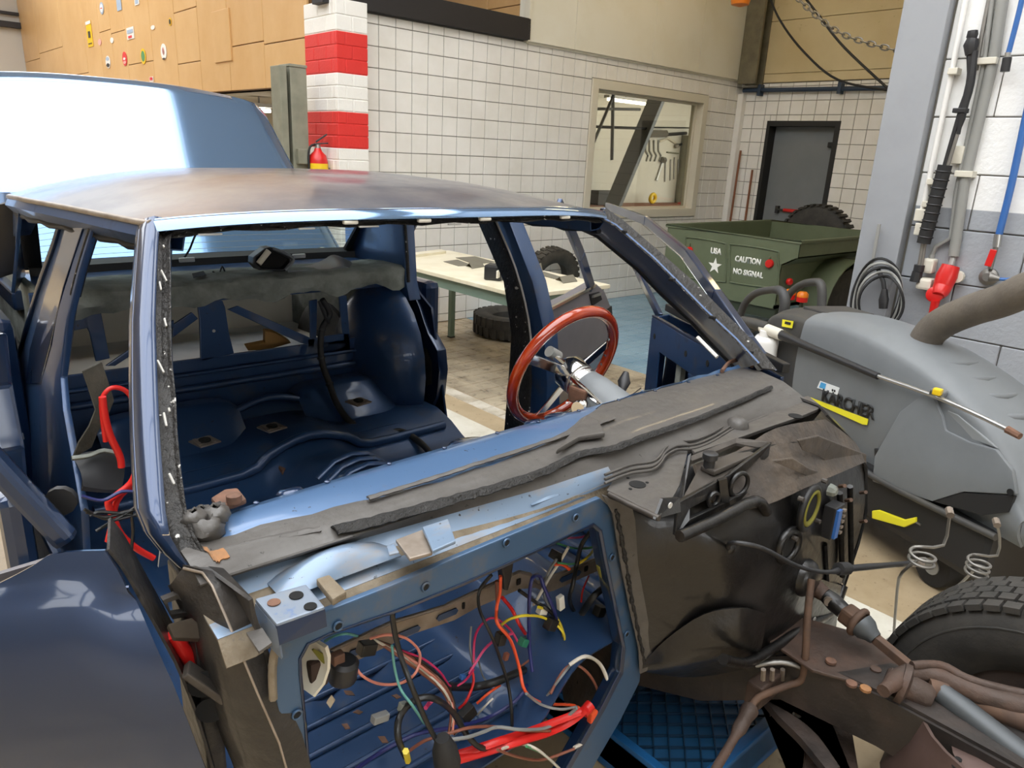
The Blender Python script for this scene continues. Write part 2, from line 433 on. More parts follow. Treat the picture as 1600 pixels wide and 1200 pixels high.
for zz in (2.62, 3.2, 3.78, 4.4, 5.2):
    MB().bx(WB - .02, WB + .01, 1.75, 5.2, z + .003, zz - .003).build('wall_panel', 'beige_wall', UPB, bevel=.002, seg=1); z = zz
struct(MB().bx(WB - .09, WB - .004, WA - .085, WA - .008, 0, 2.40).build('trim_4', 'tile_white', bevel=.01))
# gallery wood walls
GAL = struct(MB().bx(2.97, 3.1, 5.84, 17.4, 2.0, 5.2).build('wall_gallery', 'wood_dark'))
def wood(x, y0, y1, z0, z1, parent): 
    return MB().bx(x - .02, x, y0 + .004, y1 - .004, z0 + .004, z1 - .004).build('wood_panel', 'wood_panel', parent, bevel=.003, seg=1)
GX = 2.965
def gy(x, y): return P(x, y, X=2.95).y
cols = [(480, [142, 60, 0]), (413, [150, 66, 0]), (358, [146, 0]), (312, [150, 97, 12, 0]), (276, [150, 0]), (238, [150, 97, 0]), (198, [148, 49, 0]), (176, [150, 48, 0]), (158, [150, 0]), (134, [146, 116, 0]), (98, [143, 76, 0]), (60, [140, 95, 0]), (36, [138, 0])]
edges = [5.85] + [gy(c[0], 70) for c in cols[1:]] 
for i in range(len(edges) - 1):
    y0, y1 = edges[i], edges[i + 1]
    zz = [2.0]
    for py in cols[i][1][1:-1] if len(cols[i][1]) > 2 else []:
        zz.append(P(cols[i][0] - 10, py, X=2.95).z)
    zz.append(5.2); zz = sorted(zz)
    for a, b in zip(zz, zz[1:]):
        if b - a > .05: wood(GX, y0, y1, a, b, GAL)
MB().bx(2.985, 3.0, edges[-1], 17.4, 2.0, 5.2).build('wood_panel', 'wood_panel', GAL)
pop = MB().bx(2.93, 2.95, gy(362, 50), gy(335, 50), P(350, 97, X=2.95).z, P(350, 15, X=2.95).z).build('wood_panel', 'wood_panel', GAL, bevel=.003, seg=1)
G2 = struct(MB().bx(5.2, 5.3, 5.65, 11, 2.55, 5.2).build('wall_gallery_right', 'wood_dark'))
for y0, y1 in ((5.66, 6.36), (6.36, 7.5), (7.5, 8.9), (8.9, 11)):
    zc = 2.93 if y0 < 6 else 3.3
    for a, b in ((2.55, zc), (zc, 5.2)): wood(5.2, y0, y1, a, b, G2)
# far end wall, gallery floor and the store room below it
struct(MB().bx(-7, 3.0, 17.4, 17.7, 0, 5.2).build('wall_far', 'wall_grey_far'))
struct(MB().bx(-6, 2.95, 17.28, 17.4, 3.33, 3.43).bx(-6, 2.95, 17.32, 17.4, 3.55, 3.6).build('trim_5', 'black_beam'))
struct(MB().bx(3.0, 5.2, 5.86, 17.4, 2.0, 2.2).build('ceiling_store', 'ceiling_dark'))
struct(MB().bx(13, 13.2, 5.66, 17.4, 0, 2.7).build('wall_store', 'wall_offwhite'))
struct(MB().bx(3.0, 13, 12.0, 12.2, 0, 2.0).build('wall_store_end', 'wall_offwhite'))
struct(MB().bx(5.2, 5.3, 8.2, 12, 0, 2.0).build('wall_store_divide', 'wall_offwhite'))
# ceiling with roof lights over the work bay
CZ_ = 5.2
CEIL = struct(MB().bx(-7, 12.5, -7, -6.5, CZ_, CZ_ + .15).build('ceiling', 'wall_offwhite'))
gx_ = sorted(set([-7, 12.5] + [v for s in SKYLIGHTS for v in s[:2]])); gy2 = sorted(set([-6.5, 18] + [v for s in SKYLIGHTS for v in s[2:]]))
for i in range(len(gx_) - 1):
    for j in range(len(gy2) - 1):
        mx_, my_ = (gx_[i] + gx_[i + 1]) / 2, (gy2[j] + gy2[j + 1]) / 2
        if any(s[0] < mx_ < s[1] and s[2] < my_ < s[3] for s in SKYLIGHTS): continue
        MB().bx(gx_[i], gx_[i + 1], gy2[j], gy2[j + 1], CZ_, CZ_ + .15).build('ceiling_panel', 'wall_offwhite', CEIL)
for s in SKYLIGHTS:
    y = s[2] + .6
    while y < s[3] - .2:
        MB().bx(s[0], s[1], y - .014, y + .014, CZ_, CZ_ + .08).build('skylight_bar', 'grey_paint', CEIL); y += .6
struct(MB().bx(-7.2, -7, -7, 18, 0, 5.2).build('wall_left', 'wall_offwhite'))
# back wall with a band of windows
wbk = struct(MB().bx(-7, 4.2, -7.2, -7, 0, 1.5).bx(-7, 4.2, -7.2, -7, 3.1, 5.2).bx(-7, -6.4, -7.2, -7, 1.5, 3.1).bx(1.2, 4.2, -7.2, -7, 1.5, 3.1).build('wall_back', 'wall_offwhite'))
x = -6.4
while x < 1.3: MB().bx(x - .05, x + .05, -7.15, -7.03, 1.5, 3.1).build('window_bar', 'grey_paint', wbk); x += 1.5
MB().bx(-6.4, 1.2, -7.15, -7.03, 2.3, 2.36).build('window_bar', 'grey_paint', wbk)
struct(MB().bx(4.45, 8.8, 1.55, 1.75, 0, 5.2).build('wall_alcove', 'wall_offwhite'))
mk('added_alcove_tube', 'ffffff', .5, emit='ffe2a8', estr=17.0)
# ------------------------------------------------------------------ door, window, right wall
door = thing('door_1', None, 'grey steel fire door with a red push bar in a black frame', 'door'); struct(door)
MB().ring([(WB - .012, DY1 + .03, 0), (WB - .012, DY1 + .03, DZ + .03), (WB - .012, DY0 - .03, DZ + .03), (WB - .012, DY0 - .03, 0)],
          [(WB - .012, DY1 - .012, 0), (WB - .012, DY1 - .012, DZ - .03), (WB - .012, DY0 + .03, DZ - .03), (WB - .012, DY0 + .03, 0)], (.24, 0, 0)).build('door_frame', 'black_frame', door)
MB().bx(WB + .14, WB + .19, DY0 + .03, DY1 - .012, .01, DZ - .03).build('door_leaf', 'door_grey', door, bevel=.003)
bar = MB().tube([(WB + .10, DY0 + .06, 1.045), (WB + .10, DY1 - .2, 1.045)], .012).build('push_bar', 'plastic_black', door, 40)
MB().tube([(WB + .10, DY0 + .26, 1.045), (WB + .10, DY0 + .56, 1.045)], .022, 10).build('bar_sleeve', 'red_gloss', bar, 40)
MB().bx(WB + .09, WB + .145, DY0 + .04, DY0 + .09, 1.0, 1.09).bx(WB + .09, WB + .145, DY1 - .23, DY1 - .19, 1.0, 1.09).build('bar_bracket', 'plastic_black', bar, bevel=.004)
MB().bx(WB + .08, WB + .145, DY0 + .03, DY0 + .13, 1.80, 1.86).build('door_closer', 'black_frame', door, bevel=.008)
win = thing('window_1', None, 'workshop window with cream frame in the white tiled wall', 'window'); struct(win)
def wr(e, y): return [(WINX0 - e, y, WINZ0 - e), (WINX1 + e, y, WINZ0 - e), (WINX1 + e, y, WINZ1 + e), (WINX0 - e, y, WINZ1 + e)]
MB().ring(wr(.08, WA - .022), wr(-.012, WA - .022), (0, .17, 0)).build('window_frame', 'frame_beige', win, bevel=.004)
MB().ring(wr(-.010, WA + .07), wr(-.035, WA + .07), (0, .05, 0)).build('window_bead', 'frame_beige', win, bevel=.003)
MB().bx(WINX0 + .02, WINX1 - .02, WA + .09, WA + .098, WINZ0 + .02, WINZ1 - .02).build('window_pane', 'window_glass', win)
struct(MB().bx(5.3, 13, 8.15, 8.3, 0, 2.7).build('wall_workshop', 'wall_offwhite'))
struct(MB().bx(5.3, 13, 5.66, 8.3, 2.72, 2.85).build('ceiling_workshop', 'wall_offwhite'))
tools_g = 'tools on the workshop wall behind the window'
for k, (xa, xb, nm) in enumerate(((950, 1008, 'longer lit fluorescent tube behind the workshop window, left one'), (1030, 1056, 'shorter lit fluorescent tube behind the workshop window, right one'))):
    a, b = P(xa, 155, Y=7.6), P(xb, 156, Y=7.6)
    t = thing('tube_lamp', None, nm, 'lamp', 'workshop lamps'); b.z = a.z
    MB().tube([a, b], .022, 10).build('tube', 'tube_light', t, 40); MB().beam(a + V((0, .03, .04)), b + V((0, .03, .04)), .1, .04).build('fitting', 'white_paint', t); m_ = lerp(a, b, .5); MB().tube([m_ + V((0, .03, .05)), V((m_.x, m_.y + .03, 2.73))], .01).build('rod', 'steel_dull', t)
st = thing('steel_staircase', None, 'dark grey steel stair stringer with railing inside the workshop', 'stairs')
a, b = P(1033, 138, Y=6.7), P(948, 345, Y=6.7); d = (b - a).normalized(); 
MB().beam(a - d * .3, b + d * .9, .06, .26, (0, -1, 0)).build('stringer', 'door_grey', st, bevel=.004)
rl = MB().tube([P(962, 140, Y=6.6), P(928, 222, Y=6.6)], .02).build('hand_rail', 'door_grey', st, 40)
MB().tube([P(930, 198, Y=6.65), P(1012, 201, Y=6.65)], .018).build('rail', 'black_frame', st, 40)
MB().tube([P(930, 170, Y=6.65), P(1000, 171, Y=6.65)], .018).build('rail', 'door_grey', st, 40)
MB().tube([P(958, 150, Y=6.65), P(956, 250, Y=6.65)], .022).build('rail_post', 'door_grey', st, 40)
def wtool(name, label, pts, r, mat, head=None):
    t = thing(name, None, label, 'tool', tools_g)
    MB().tube([P(x, y, Y=8.15 - r) for x, y in pts], r, 6).build('handle', mat, t, 40)
    if head: MB().tube([P(x, y, Y=8.15 - r * 2.2) for x, y in head], r * 2.2, 6).build('head', 'steel_dull', t, 40)
wtool('tool_rail', 'thin black rail high on the workshop wall', [(1010, 199), (1092, 200)], .012, 'black_frame')
wtool('spirit_level', 'long black and silver spirit level hung under the rail', [(1008, 213), (1072, 208)], .03, 'plastic_black', [(1012, 209), (1040, 209)])
for i, x in enumerate((1009, 1015, 1022, 1029)): wtool('bent_wrench', 'bent cranked wrench, number %s from the stairs' % ('one', 'two', 'three', 'four')[i], [(x, 219), (x, 236), (x + 4, 243), (x + 1, 252)], .014, 'steel_dull')
wtool('hand_saw', 'pale hand saw below the spirit level', [(1030, 221), (1044, 216), (1055, 223)], .022, 'frame_beige')
wtool('hammer', 'dark hammer beside the green cabinet', [(1056, 228), (1069, 224)], .02, 'black_frame', [(1057, 226), (1058, 230)])
wtool('pipe_wrench', 'long bright pipe wrench hanging diagonally', [(1036, 252), (1026, 282)], .022, 'steel', [(1034, 249), (1039, 251)])
for i, x in enumerate((1040, 1048, 1054, 1060, 1068)): wtool('spanner', 'dull spanner in the row right of the pipe wrench, %s' % ('first', 'second', 'third', 'fourth', 'fifth')[i], [(x, 246 + 3 * (i % 2)), (x - 1, 284 - 2 * i)], .012, 'steel_dull')
wtool('tin_snips', 'small green tin snips above the spanners', [(1042, 238), (1060, 240)], .013, 'post_green')
tag(MB().torus(V((P(1020, 309, Y=7.85).x, 7.85, .861 + .095)), (0, 1, .1), .065, .03, 20, 8).build('tape_reel', 'yellow', None, 40), 'round yellow reel on the workshop bench', 'reel')
bench = thing('work_bench', None, 'brown workbench seen low through the workshop window', 'bench')
MB().bx(6.2, 12.4, 7.65, 8.14, .80, .86).build('bench_top', 'brown_stick', bench, bevel=.004)
for xx in (6.3, 8.4, 10.4, 12.3): MB().bx(xx - .04, xx + .04, 7.75, 7.83, 0, .80).build('leg', 'door_grey', bench)
tag(MB().bx(*sorted((P(1079, 250, Y=7.9).x, P(1093, 250, Y=7.9).x)), 7.75, 8.14, .861, 2.0).build('tool_cabinet', 'post_green', None, bevel=.004), 'narrow dark green cabinet at the window edge', 'cabinet')
tag(MB().box(V((P(1062, 322, Y=7.8).x, 7.8, .876)), (.07, .05, .03)).build('red_box', 'red_gloss', None, bevel=.004), 'tiny red box on the workshop bench', 'box')
tag(MB().bx(*sorted((P(931, 312, Y=7.8).x, P(962, 312, Y=7.8).x)), 7.75, 7.95, .862, P(950, 298, Y=7.8).z).build('dark_crate', 'black_frame', None, bevel=.004), 'dark crate at the foot of the stairs behind glass', 'crate')

# right wall of painted blocks
WR = 4.2
RW = struct(MB().bx(WR, WR + .25, -7, 1.56, 0, 5.2).build('wall_right', 'grout'))
BH = .2687; zb0 = P(1560, 275, X=WR).z
rows_ = [zb0 + BH * k for k in range(-6, 14)]
for k, z in enumerate(rows_):
    z0 = max(z, 0); z1 = min(z + BH, 5.2)
    if z1 - z0 < .03: continue
    off = .27 if k % 2 else 0
    y = 1.545; first = True
    while y > -.9:
        y0 = y - (.54 - off if first else .54); first = False
        MB().bx(WR - .012, WR + .01, y0 + .003, y - .003, z0 + .003, z1 - .003).build('block', 'block_paint', RW, bevel=.004, seg=1)
        y = y0
MB().bx(WR - .012, WR + .01, -7, y, 0, 5.2).build('wall_face', 'block_paint', RW)
COLM = struct(MB().bx(4.13, 4.44, 1.555, 1.775, 0, 5.2).build('trim_column', 'grey_paint', None, bevel=.006))
wx = WR - .035
def W(x, y, dx=0): return P(x, y, X=wx - dx)
# conduits
cg = 'conduits on the block wall'
def conduit(label, pts, r, mat, clips=(), name='conduit'):
    t = thing(name, None, label, 'conduit', cg)
    MB().tube([W(*q) for q in pts], r, 10).build('pipe', mat, t, 40)
    for q in clips: MB().box(W(*q), (.07, r * 3.2, .03)).build('clip', 'plastic_cream', t, bevel=.004)
    return t
conduit('thick grey conduit running down the white block wall', [(1576, -60), (1553, 90), (1508, 280), (1490, 400)], .026, 'plastic_grey', [(1545, 96), (1509, 272)])
conduit('slim pale conduit alongside the thick grey conduit', [(1558, -60), (1538, 98), (1494, 300), (1486, 372), (1462, 385), (1456, 400)], .012, 'plastic_grey')
conduit('thin dark cable above the white conduit clip', [(1557, -60), (1533, 60), (1525, 110)], .010, 'steel_dull', name='cable')
conduit('white conduit at the column edge', [(1520, -60), (1487, 115), (1441, 330)], .014, 'white_paint', [(1492, 112), (1459, 284), (1451, 319)])
def wbox(name, label, px, size, mat, cat='box', bev=.008):
    c = P(px[0], px[1], X=WR - .012 - size[0] / 2); return tag(MB().box(c, size).build(name, mat, None, 40, bevel=bev), label, cat)
wbox('junction_box', 'cream junction box beside the conduit on white blocks', (1496, 242), (.04, .065, .085), 'plastic_cream')
t = thing('switch_box', None, 'pale stacked switch housing beside the black lance sleeve', 'box')
for py in (336, 358): MB().box(W(1440, py, .01), (.05, .055, .062)).build('module', 'plastic_cream', t, bevel=.006)
t = thing('power_socket', None, 'cream power socket next to the red plug', 'socket')
MB().box(W(1452, 415, .01), (.06, .06, .075)).build('upper_housing', 'plastic_cream', t, bevel=.012); MB().box(W(1447, 443, .02), (.08, .075, .06)).build('lower_housing', 'plastic_cream', t, bevel=.014)
MB().tube([W(1456, 398, .01), W(1455, 408, .01)], .014).build('cable_gland', 'plastic_grey', t, 40)
t = thing('industrial_plug', None, 'red industrial power plug pushed into its red wall socket', 'plug')
a, b, c = W(1486, 415, .03), W(1473, 447, .05), W(1466, 462, .09)
MB().tube([a, lerp(a, b, .5), b], [.042, .05, .045], 14).build('socket', 'red_gloss', t, 40)
MB().tube([b, lerp(b, c, .6), c], [.045, .042, .03], 14).build('plug_body', 'red_gloss', t, 40)
MB().lathe([(.036, 0), (.04, .008), (.04, .045), (.03, .05)], W(1462, 460, .05), (-1, -.2, .1), 16).build('socket_lid', 'red_gloss', t, 40)
MB().tube([W(1462, 470, .09), W(1456, 490, .09)], [.022, .016], 10).build('plug_tail', 'red_gloss', t, 40)
MB().tube([W(1490, 400), W(1486, 415, .02)], .014).build('cable', 'plastic_grey', t, 40); MB().lathe([(.03, 0), (.03, .03)], W(1498, 432), (-1, 0, 0), 12).build('mount_cap', 'plastic_cream', t, 40)
# spray lance hung on the wall
t = thing('wall_spray_lance', None, 'black spray lance hung upright on the block wall', 'lance')
d = .05
MB().tube([W(1520, 48, d), W(1519, 56, d), W(1520, 62, d)], [.022, .026, .018], 8).build('end_cap', 'plastic_black', t, 40)
MB().tube([W(1520, 60, d), W(1517, 70, d), W(1516, 86, d)], [.026, .034, .022], 8).build('trigger_head', 'plastic_black', t, 40)
MB().tube([W(1522, 80, d), W(1516, 130, d), W(1505, 172, d), W(1497, 210, d)], [.018, .02, .019, .010], 8, 3).build('grip', 'plastic_black', t, 40)
MB().tube([W(1514, 84, d), W(1514, 130, d), W(1500, 172, d)], .012, 8, 3).build('guard', 'plastic_black', t, 40)
MB().box(W(1501, 173, d), (.05, .06, .022)).build('collar', 'plastic_black', t, bevel=.004)
MB().tube([W(1500, 175, d), W(1475, 262, d)], .011, 8).build('upper_pipe', 'plastic_black', t, 40); MB().tube([W(1506, 178, d), W(1480, 262, d)], .009, 8).build('upper_pipe', 'steel_dull', t, 40)
sl = MB().tube([W(1477, 258, d), W(1443, 380, d)], .034, 10).build('sleeve', 'rubber_black', t, 40)
for k in range(9):
    q = lerp(W(1474, 268, d), W(1446, 370, d), k / 8); dd = (W(1443, 380) - W(1477, 258)).normalized()
    MB().torus(q, dd, .034, .004, 12, 6).build('sleeve_rib', 'plastic_black', sl, 40)
MB().tube([W(1442, 380, d), W(1436, 416, d)], .010, 8).build('lower_pipe', 'steel_dull', t, 40); MB().tube([W(1446, 380, d), W(1440, 416, d)], .008, 8).build('lower_pipe', 'steel_dull', t, 40)
MB().tube([W(1437, 414, d), W(1435, 424, d)], .026, 10).build('nozzle_ring', 'plastic_black', t, 40); MB().tube([W(1434, 424, d), W(1430, 440, d)], [.026, .03], 8).build('nozzle', 'plastic_black', t, 40)
mk('hose_blue', '3565a8', .35)
t = thing('air_hose', None, 'blue air hose ending in a red handled valve', 'hose')
MB().tube([W(1630, 60, .02), W(1600, 196, .02), W(1580, 290, .02), W(1561, 366, .02)], .0165, 12, 4).build('hose', 'hose_blue', t, 40)
MB().tube([W(1560, 366, .02), W(1557, 386, .02)], .018, 10).build('coupling', 'steel', t, 40); MB().tube([W(1556, 386, .02), W(1547, 420, .02)], .012, 10).build('valve_body', 'steel_dull', t, 40)
MB().beam(W(1553, 390, .05), W(1543, 416, .055), .03, .008, (1, 0, 0)).build('valve_handle', 'red_gloss', t, bevel=.003)
t2 = MB().lathe([(.02, 0), (.042, .01), (.042, .03), (.02, .05)], W(1547, 432, -.02), (-1, 0, 0), 16).build('wall_elbow', 'steel_dull', t, 40)
MB().tube([W(1547, 433, .03), W(1562, 436, .03)], [.024, .010], 10).build('elbow_arm', 'steel_dull', t, 40)
MB().tube([W(1562, 436, .03), W(1580, 436, .03), W(1610, 428, .03)], .008, 8, 3).build('thin_hose', 'hose_blue', t, 40)
t = thing('hanging_air_hose', None, 'short blue hose end with black nozzle hanging at the top right', 'hose')
MB().tube([W(1610, -60, .05), W(1592, 20, .05), W(1576, 82, .05)], .012, 10, 3).build('hose', 'hose_blue', t, 40); MB().tube([W(1575, 82, .05), W(1574, 90, .05)], .013, 10).build('ferrule', 'steel', t, 40); MB().tube([W(1574, 90, .05), W(1570, 112, .05)], .02, 10).build('nozzle', 'plastic_black', t, 40)
# cable coil on the column
cx = 4.10
def Cc(x, y, dx=0): return P(x, y, X=cx - dx)
t = thing('cable_coil', None, 'coil of black cable with plug hanging on the grey column', 'cable')
for k in range(5):
    c = Cc(1368 + 2 * k, 462 + 3 * k, .02 + .012 * k); rr = .20 - .014 * k
    pts = [c + V((.012 * math.sin(3 * a + k), math.cos(a) * rr * (.62 + .04 * k), math.sin(a) * rr)) for a in [2 * math.pi * i / 18 for i in range(18)]]
    MB().tube(pts, .0075, 6, 2, True).build('cable_loop', 'plastic_grey' if k % 2 else 'rubber_black', t, 60)
MB().tube([Cc(1372, 420, .03), Cc(1380, 440, .06), Cc(1382, 455, .06)], .011, 8).build('plug_cable', 'rubber_black', t, 40)
MB().tube([Cc(1382, 452, .07), Cc(1381, 468, .07), Cc(1380, 482, .07)], [.014, .026, .022], 10).build('plug', 'plastic_black', t, 40)
tag(MB().beam(Cc(1374, 350, .0), Cc(1362, 418, .0), .016, .012, (1, 0, 0)).build('wall_hook', 'plastic_grey', None, bevel=.003), 'pale metal hook strip on the grey column', 'hook')
tag(MB().tube([P(1343, 438, X=4.6), P(1330, 500, X=4.6), P(1330, 500, X=4.6) - V((0, 0, P(1330, 500, X=4.6).z))], .022, 8).build('red_pole', 'red_gloss', None, 40), 'short red pole standing between the column and the trailer', 'pole')

# alcove: pipe, cables, chain, poles
tag(MB().tube([(WB - .06, WA - .06, 2.44), (WB - .06, 2.2, 2.40)], .026, 10).build('water_pipe', 'pipe_blue_dark', None, 40), 'dark blue pipe along the top of the end wall', 'pipe')
for y in (5.2, 4.2):
    MB().bx(WB - .1, WB - .01, y - .02, y + .02, 2.37, 2.5).build('pipe_clamp', 'pipe_blue_dark', bpy.data.objects['water_pipe'], bevel=.004)
def AX(x, y, X=8.2): return P(x, y, X=X)
tag(MB().tube([AX(1195, -30), AX(1215, 25), AX(1255, 80), AX(1310, 125), AX(1395, 142)], .012, 8, 6).build('hanging_cable', 'rubber_black', None, 60), 'black cable swagging in a long curve over the alcove', 'cable')
tag(MB().tube([AX(1245, -20, 7.6), AX(1280, 25, 7.6), AX(1320, 75, 7.6), AX(1400, 150, 7.6)], .012, 8, 6).build('drooping_cable', 'rubber_black', None, 60), 'black cable dropping diagonally beside the chain', 'cable')
ch = thing('hoist_chain', None, 'steel chain of oval links strung across the alcove', 'chain')
cpts = spline([AX(1232, -20, 6.8), AX(1265, 15, 6.8), AX(1320, 55, 6.8), AX(1420, 84, 6.8), AX(1450, 92, 6.8)], 10)
acc = 0; last = cpts[0]; k = 0
for q in cpts[1:]:
    while (q - last).length > .062:
        dr = (q - last).normalized(); c = last + dr * .031; sd = dr.cross(V((0, 0, 1))).normalized(); u = sd.cross(dr)
        w_ = sd if k % 2 else u
        lp = [c + dr * (.042 * math.cos(a)) + w_ * (.022 * math.sin(a)) for a in [2 * math.pi * i / 10 for i in range(10)]]
        MB().tube(lp, .007, 5, 0, True).build('chain_link', 'steel_dull', ch, 60); last = last + dr * .062; k += 1
hk = thing('hoist_hook', None, 'orange hoist block at the top edge above the cream panel', 'hoist')
c = P(1158, -6, Y=4.8)
MB().lathe([(.02, -.10), (.09, -.08), (.11, 0), (.10, .08), (.05, .12)], c, (0, 0, 1), 16).build('block', 'orange_plastic', hk, 40); MB().tube([c + V((0, 0, .1)), c + V((0, 0, 1.9))], .008).build('rope', 'steel_dull', hk)
tag(MB().tube([(WB - .11, 5.352, 0), (WB - .07, 5.352, 1.73)], .014, 8).build('wooden_pole', 'brown_stick', None, 40), 'taller brown wooden pole leaning in the tiled corner', 'pole', 'poles in the corner')
tag(MB().tube([(WB - .12, 5.12, 0), (WB - .07, 5.15, 1.505)], .014, 8).build('wooden_pole', 'brown_stick', None, 40), 'shorter brown wooden pole nearer the grey door', 'pole', 'poles in the corner')

# lift post, extinguisher, lamps below the gallery
lp = thing('lift_post', None, 'grey green steel post of a car lift left of the brick pillar', 'post')
y_ = 5.6
a, b, c_, e = P(431, 108, Y=y_).x, P(442, 108, Y=y_).x, P(448, 108, Y=y_).x, P(474, 108, Y=y_).x; zt = P(455, 105, Y=y_).z
MB().bx(a, b, y_ - .06, y_ + .1, 0, zt).build('rail', 'post_green', lp, bevel=.004); MB().bx(b, c_, y_ + .02, y_ + .1, 0, zt).build('web', 'post_green', lp, bevel=.003); MB().bx(c_, e, y_ - .05, y_ + .12, 0, zt).build('column', 'post_green', lp, bevel=.006)
MB().bx(c_ - .005, e + .005, y_ - .055, y_ + .13, zt, zt + .02).build('cap', 'post_green', lp, bevel=.004); MB().bx(a - .1, e + .1, y_ - .2, y_ + .25, 0, .02).build('foot_plate', 'post_green', lp, bevel=.004)
MB().bx(P(458, 240, Y=y_).x, P(474, 240, Y=y_).x, y_ - .09, y_ - .05, 1.40, P(460, 232, Y=y_).z).build('control_box', 'post_green', lp, bevel=.004)
fe = thing('fire_extinguisher', None, 'red fire extinguisher with black lever mounted on the brick pillar', 'extinguisher')
c = P(497, 249, X=2.825); r_ = .075
MB().lathe([(r_, -.42), (r_, -.02), (r_ * .85, .03), (r_ * .45, .06), (r_ * .3, .085)], c, (0, 0, 1), 20).build('cylinder', 'red_gloss', fe, 40)
MB().lathe([(.022, .08), (.022, .12)], c, (0, 0, 1), 10).build('valve', 'steel', fe, 40)
MB().beam(c + V((-.02, -.01, .13)), c + V((.06, -.04, .19)), .02, .012).build('lever', 'plastic_black', fe, bevel=.003); MB().beam(c + V((-.02, -.01, .115)), c + V((.07, -.04, .125)), .02, .010).build('carry_handle', 'plastic_black', fe, bevel=.003)
MB().tube([c + V((-.02, 0, .11)), c + V((-.07, -.01, .09)), c + V((-.085, -.01, 0)), c + V((-.08, -.01, -.2))], .009, 8, 3).build('hose', 'rubber_black', fe, 40)
MB().box(c + V((.075, 0, -.1)), (.04, .06, .08)).build('wall_bracket', 'steel_dull', fe)
MB().lathe([(r_ * 1.012, -.075), (r_ * 1.012, -.03)], c, (0, 0, 1), 20, False).build('yellow_label', 'yellow', fe, 40)
for i, (xa, xb, py) in enumerate(((364, 394, 156), (388, 422, 171))):
    a = P(xa, py, Y=9.5 - i * 1.5); b = P(xb, py, Y=9.5 - i * 1.5); b.z = a.z; b.y = a.y
    t = thing('ceiling_lamp', None, ('upper', 'lower')[i] + ' of two lit tube lamps under the gallery', 'lamp', 'lamps under the gallery')
    MB().beam(a, b, .06, .035).build('tube', 'tube_light', t, bevel=.01); MB().beam(a + V((0, 0, .05)), b + V((0, 0, .05)), .12, .04).build('fitting', 'white_paint', t); MB().tube([lerp(a, b, .5) + V((0, 0, .05)), V((lerp(a, b, .5).x, a.y, 2.0))], .01).build('rod', 'steel_dull', t)
# round drum behind the boot lid
DRC = P(131, 133, Y=7.2) + V((0, 0, -.55))
tag(MB().lathe([(.52, 0), (.55, .03), (.55, .25), (.5, .28), (.2, .28), (.18, .24)], DRC, (0.2, -1, 0), 28).build('cable_drum', 'wall_grey_far', None, 40), 'grey round drum top peeking over the open boot lid', 'drum')
tag(MB().bx(DRC.x - .5, DRC.x + .6, 6.85, 7.5, 0, DRC.z - .55).build('storage_rack', 'door_grey', None, bevel=.01), 'grey rack behind the boot lid under the drum', 'rack')

# stickers on the wooden gallery wall
def disc(c, n, u, v, col, ru, rv, m): pass
for nm, col in (('st_yellow', 'e5b91c'), ('st_white', 'e9e4de'), ('st_red', 'd8383b'), ('st_green', '4f8a5a'), ('st_blue', '9fb0c4'), ('st_black', '33302e'), ('st_pink', 'e8a9a0')): mk(nm, col, .4)
SX = 2.942
def sticker(label, cx, cy, w, h, mat, inner=None, oval=True, parts=()):
    """flat print on the wood: w,h photo size; lies in the wall plane"""
    a, b = P(cx - w / 2, cy, X=SX), P(cx + w / 2, cy, X=SX); tz = P(cx, cy - h / 2, X=SX).z - P(cx, cy + h / 2, X=SX).z; c = P(cx, cy, X=SX); wy = abs(a.y - b.y)
    def shape(s, dx=0, oy=0, oz=0, sw=1, sh=1):
        n = 20 if oval else 4
        if oval: q = [(math.cos(2 * math.pi * i / n), math.sin(2 * math.pi * i / n)) for i in range(n)]
        else: q = [(-1, -1), (1, -1), (1, 1), (-1, 1)]
        return [V((c.x - dx, c.y + oy * wy / 2 + x * wy / 2 * s * sw, c.z + oz * tz / 2 + y * tz / 2 * s * sh)) for x, y in q]
    t = thing('sticker', None, label, 'sticker', 'stickers on the wooden wall')
    MB().prism(shape(1), (-.004, 0, 0)).build('backing', mat, t)
    if inner: MB().prism(shape(.68, .004), (-.002, 0, 0)).build('print', inner, t)
    for (oy, oz, sw, sh, m2) in parts: MB().prism(shape(1, .006, oy, oz, sw, sh), (-.002, 0, 0)).build('print', m2, t)
sticker('tall yellow sticker with a dark motif high on the wood', 140, 53, 8, 42, 'st_yellow', None, False, [(0, .85, .95, .12, 'st_white'), (0, -.05, .4, .25, 'st_black'), (0, -.75, .7, .04, 'st_black')])
sticker('pale grey oval sticker at the top left of the wood', 159, 13, 6, 20, 'st_blue', 'st_white', True, [(0, 0, .5, .1, 'st_red')])
sticker('narrow blue strip sticker at the upper edge', 186, 6, 7, 22, 'st_blue', None, False)
sticker('small white square sticker at the upper edge', 214, 2, 7, 12, 'st_white', 'st_blue', False)
sticker('square white sticker with red and grey print', 204, 52, 11, 19, 'st_white', None, False, [(0, .3, .8, .3, 'st_blue'), (.1, -.6, .5, .2, 'st_red')])
sticker('small white oval sticker beside a panel joint', 175, 63, 5, 9, 'st_white')
sticker('tiny pink sticker under the yellow one', 156, 66, 5, 10, 'st_pink')
sticker('tiny white round sticker right of the square one', 239, 43, 6, 7, 'st_white')
sticker('tiny brass coloured sticker near the wood seam', 266, 34, 4, 13, 'st_yellow', 'st_black')
sticker('white and black oval sticker left of the red one', 169, 97, 7, 20, 'st_white', None, True, [(0, -.5, .7, .3, 'st_black'), (0, .5, .7, .3, 'st_blue')])
sticker('red oval sticker with a pale centre', 195, 92, 7, 23, 'st_red', None, True, [(0, 0, .5, .18, 'st_white'), (0, -.5, .6, .2, 'st_pink')])
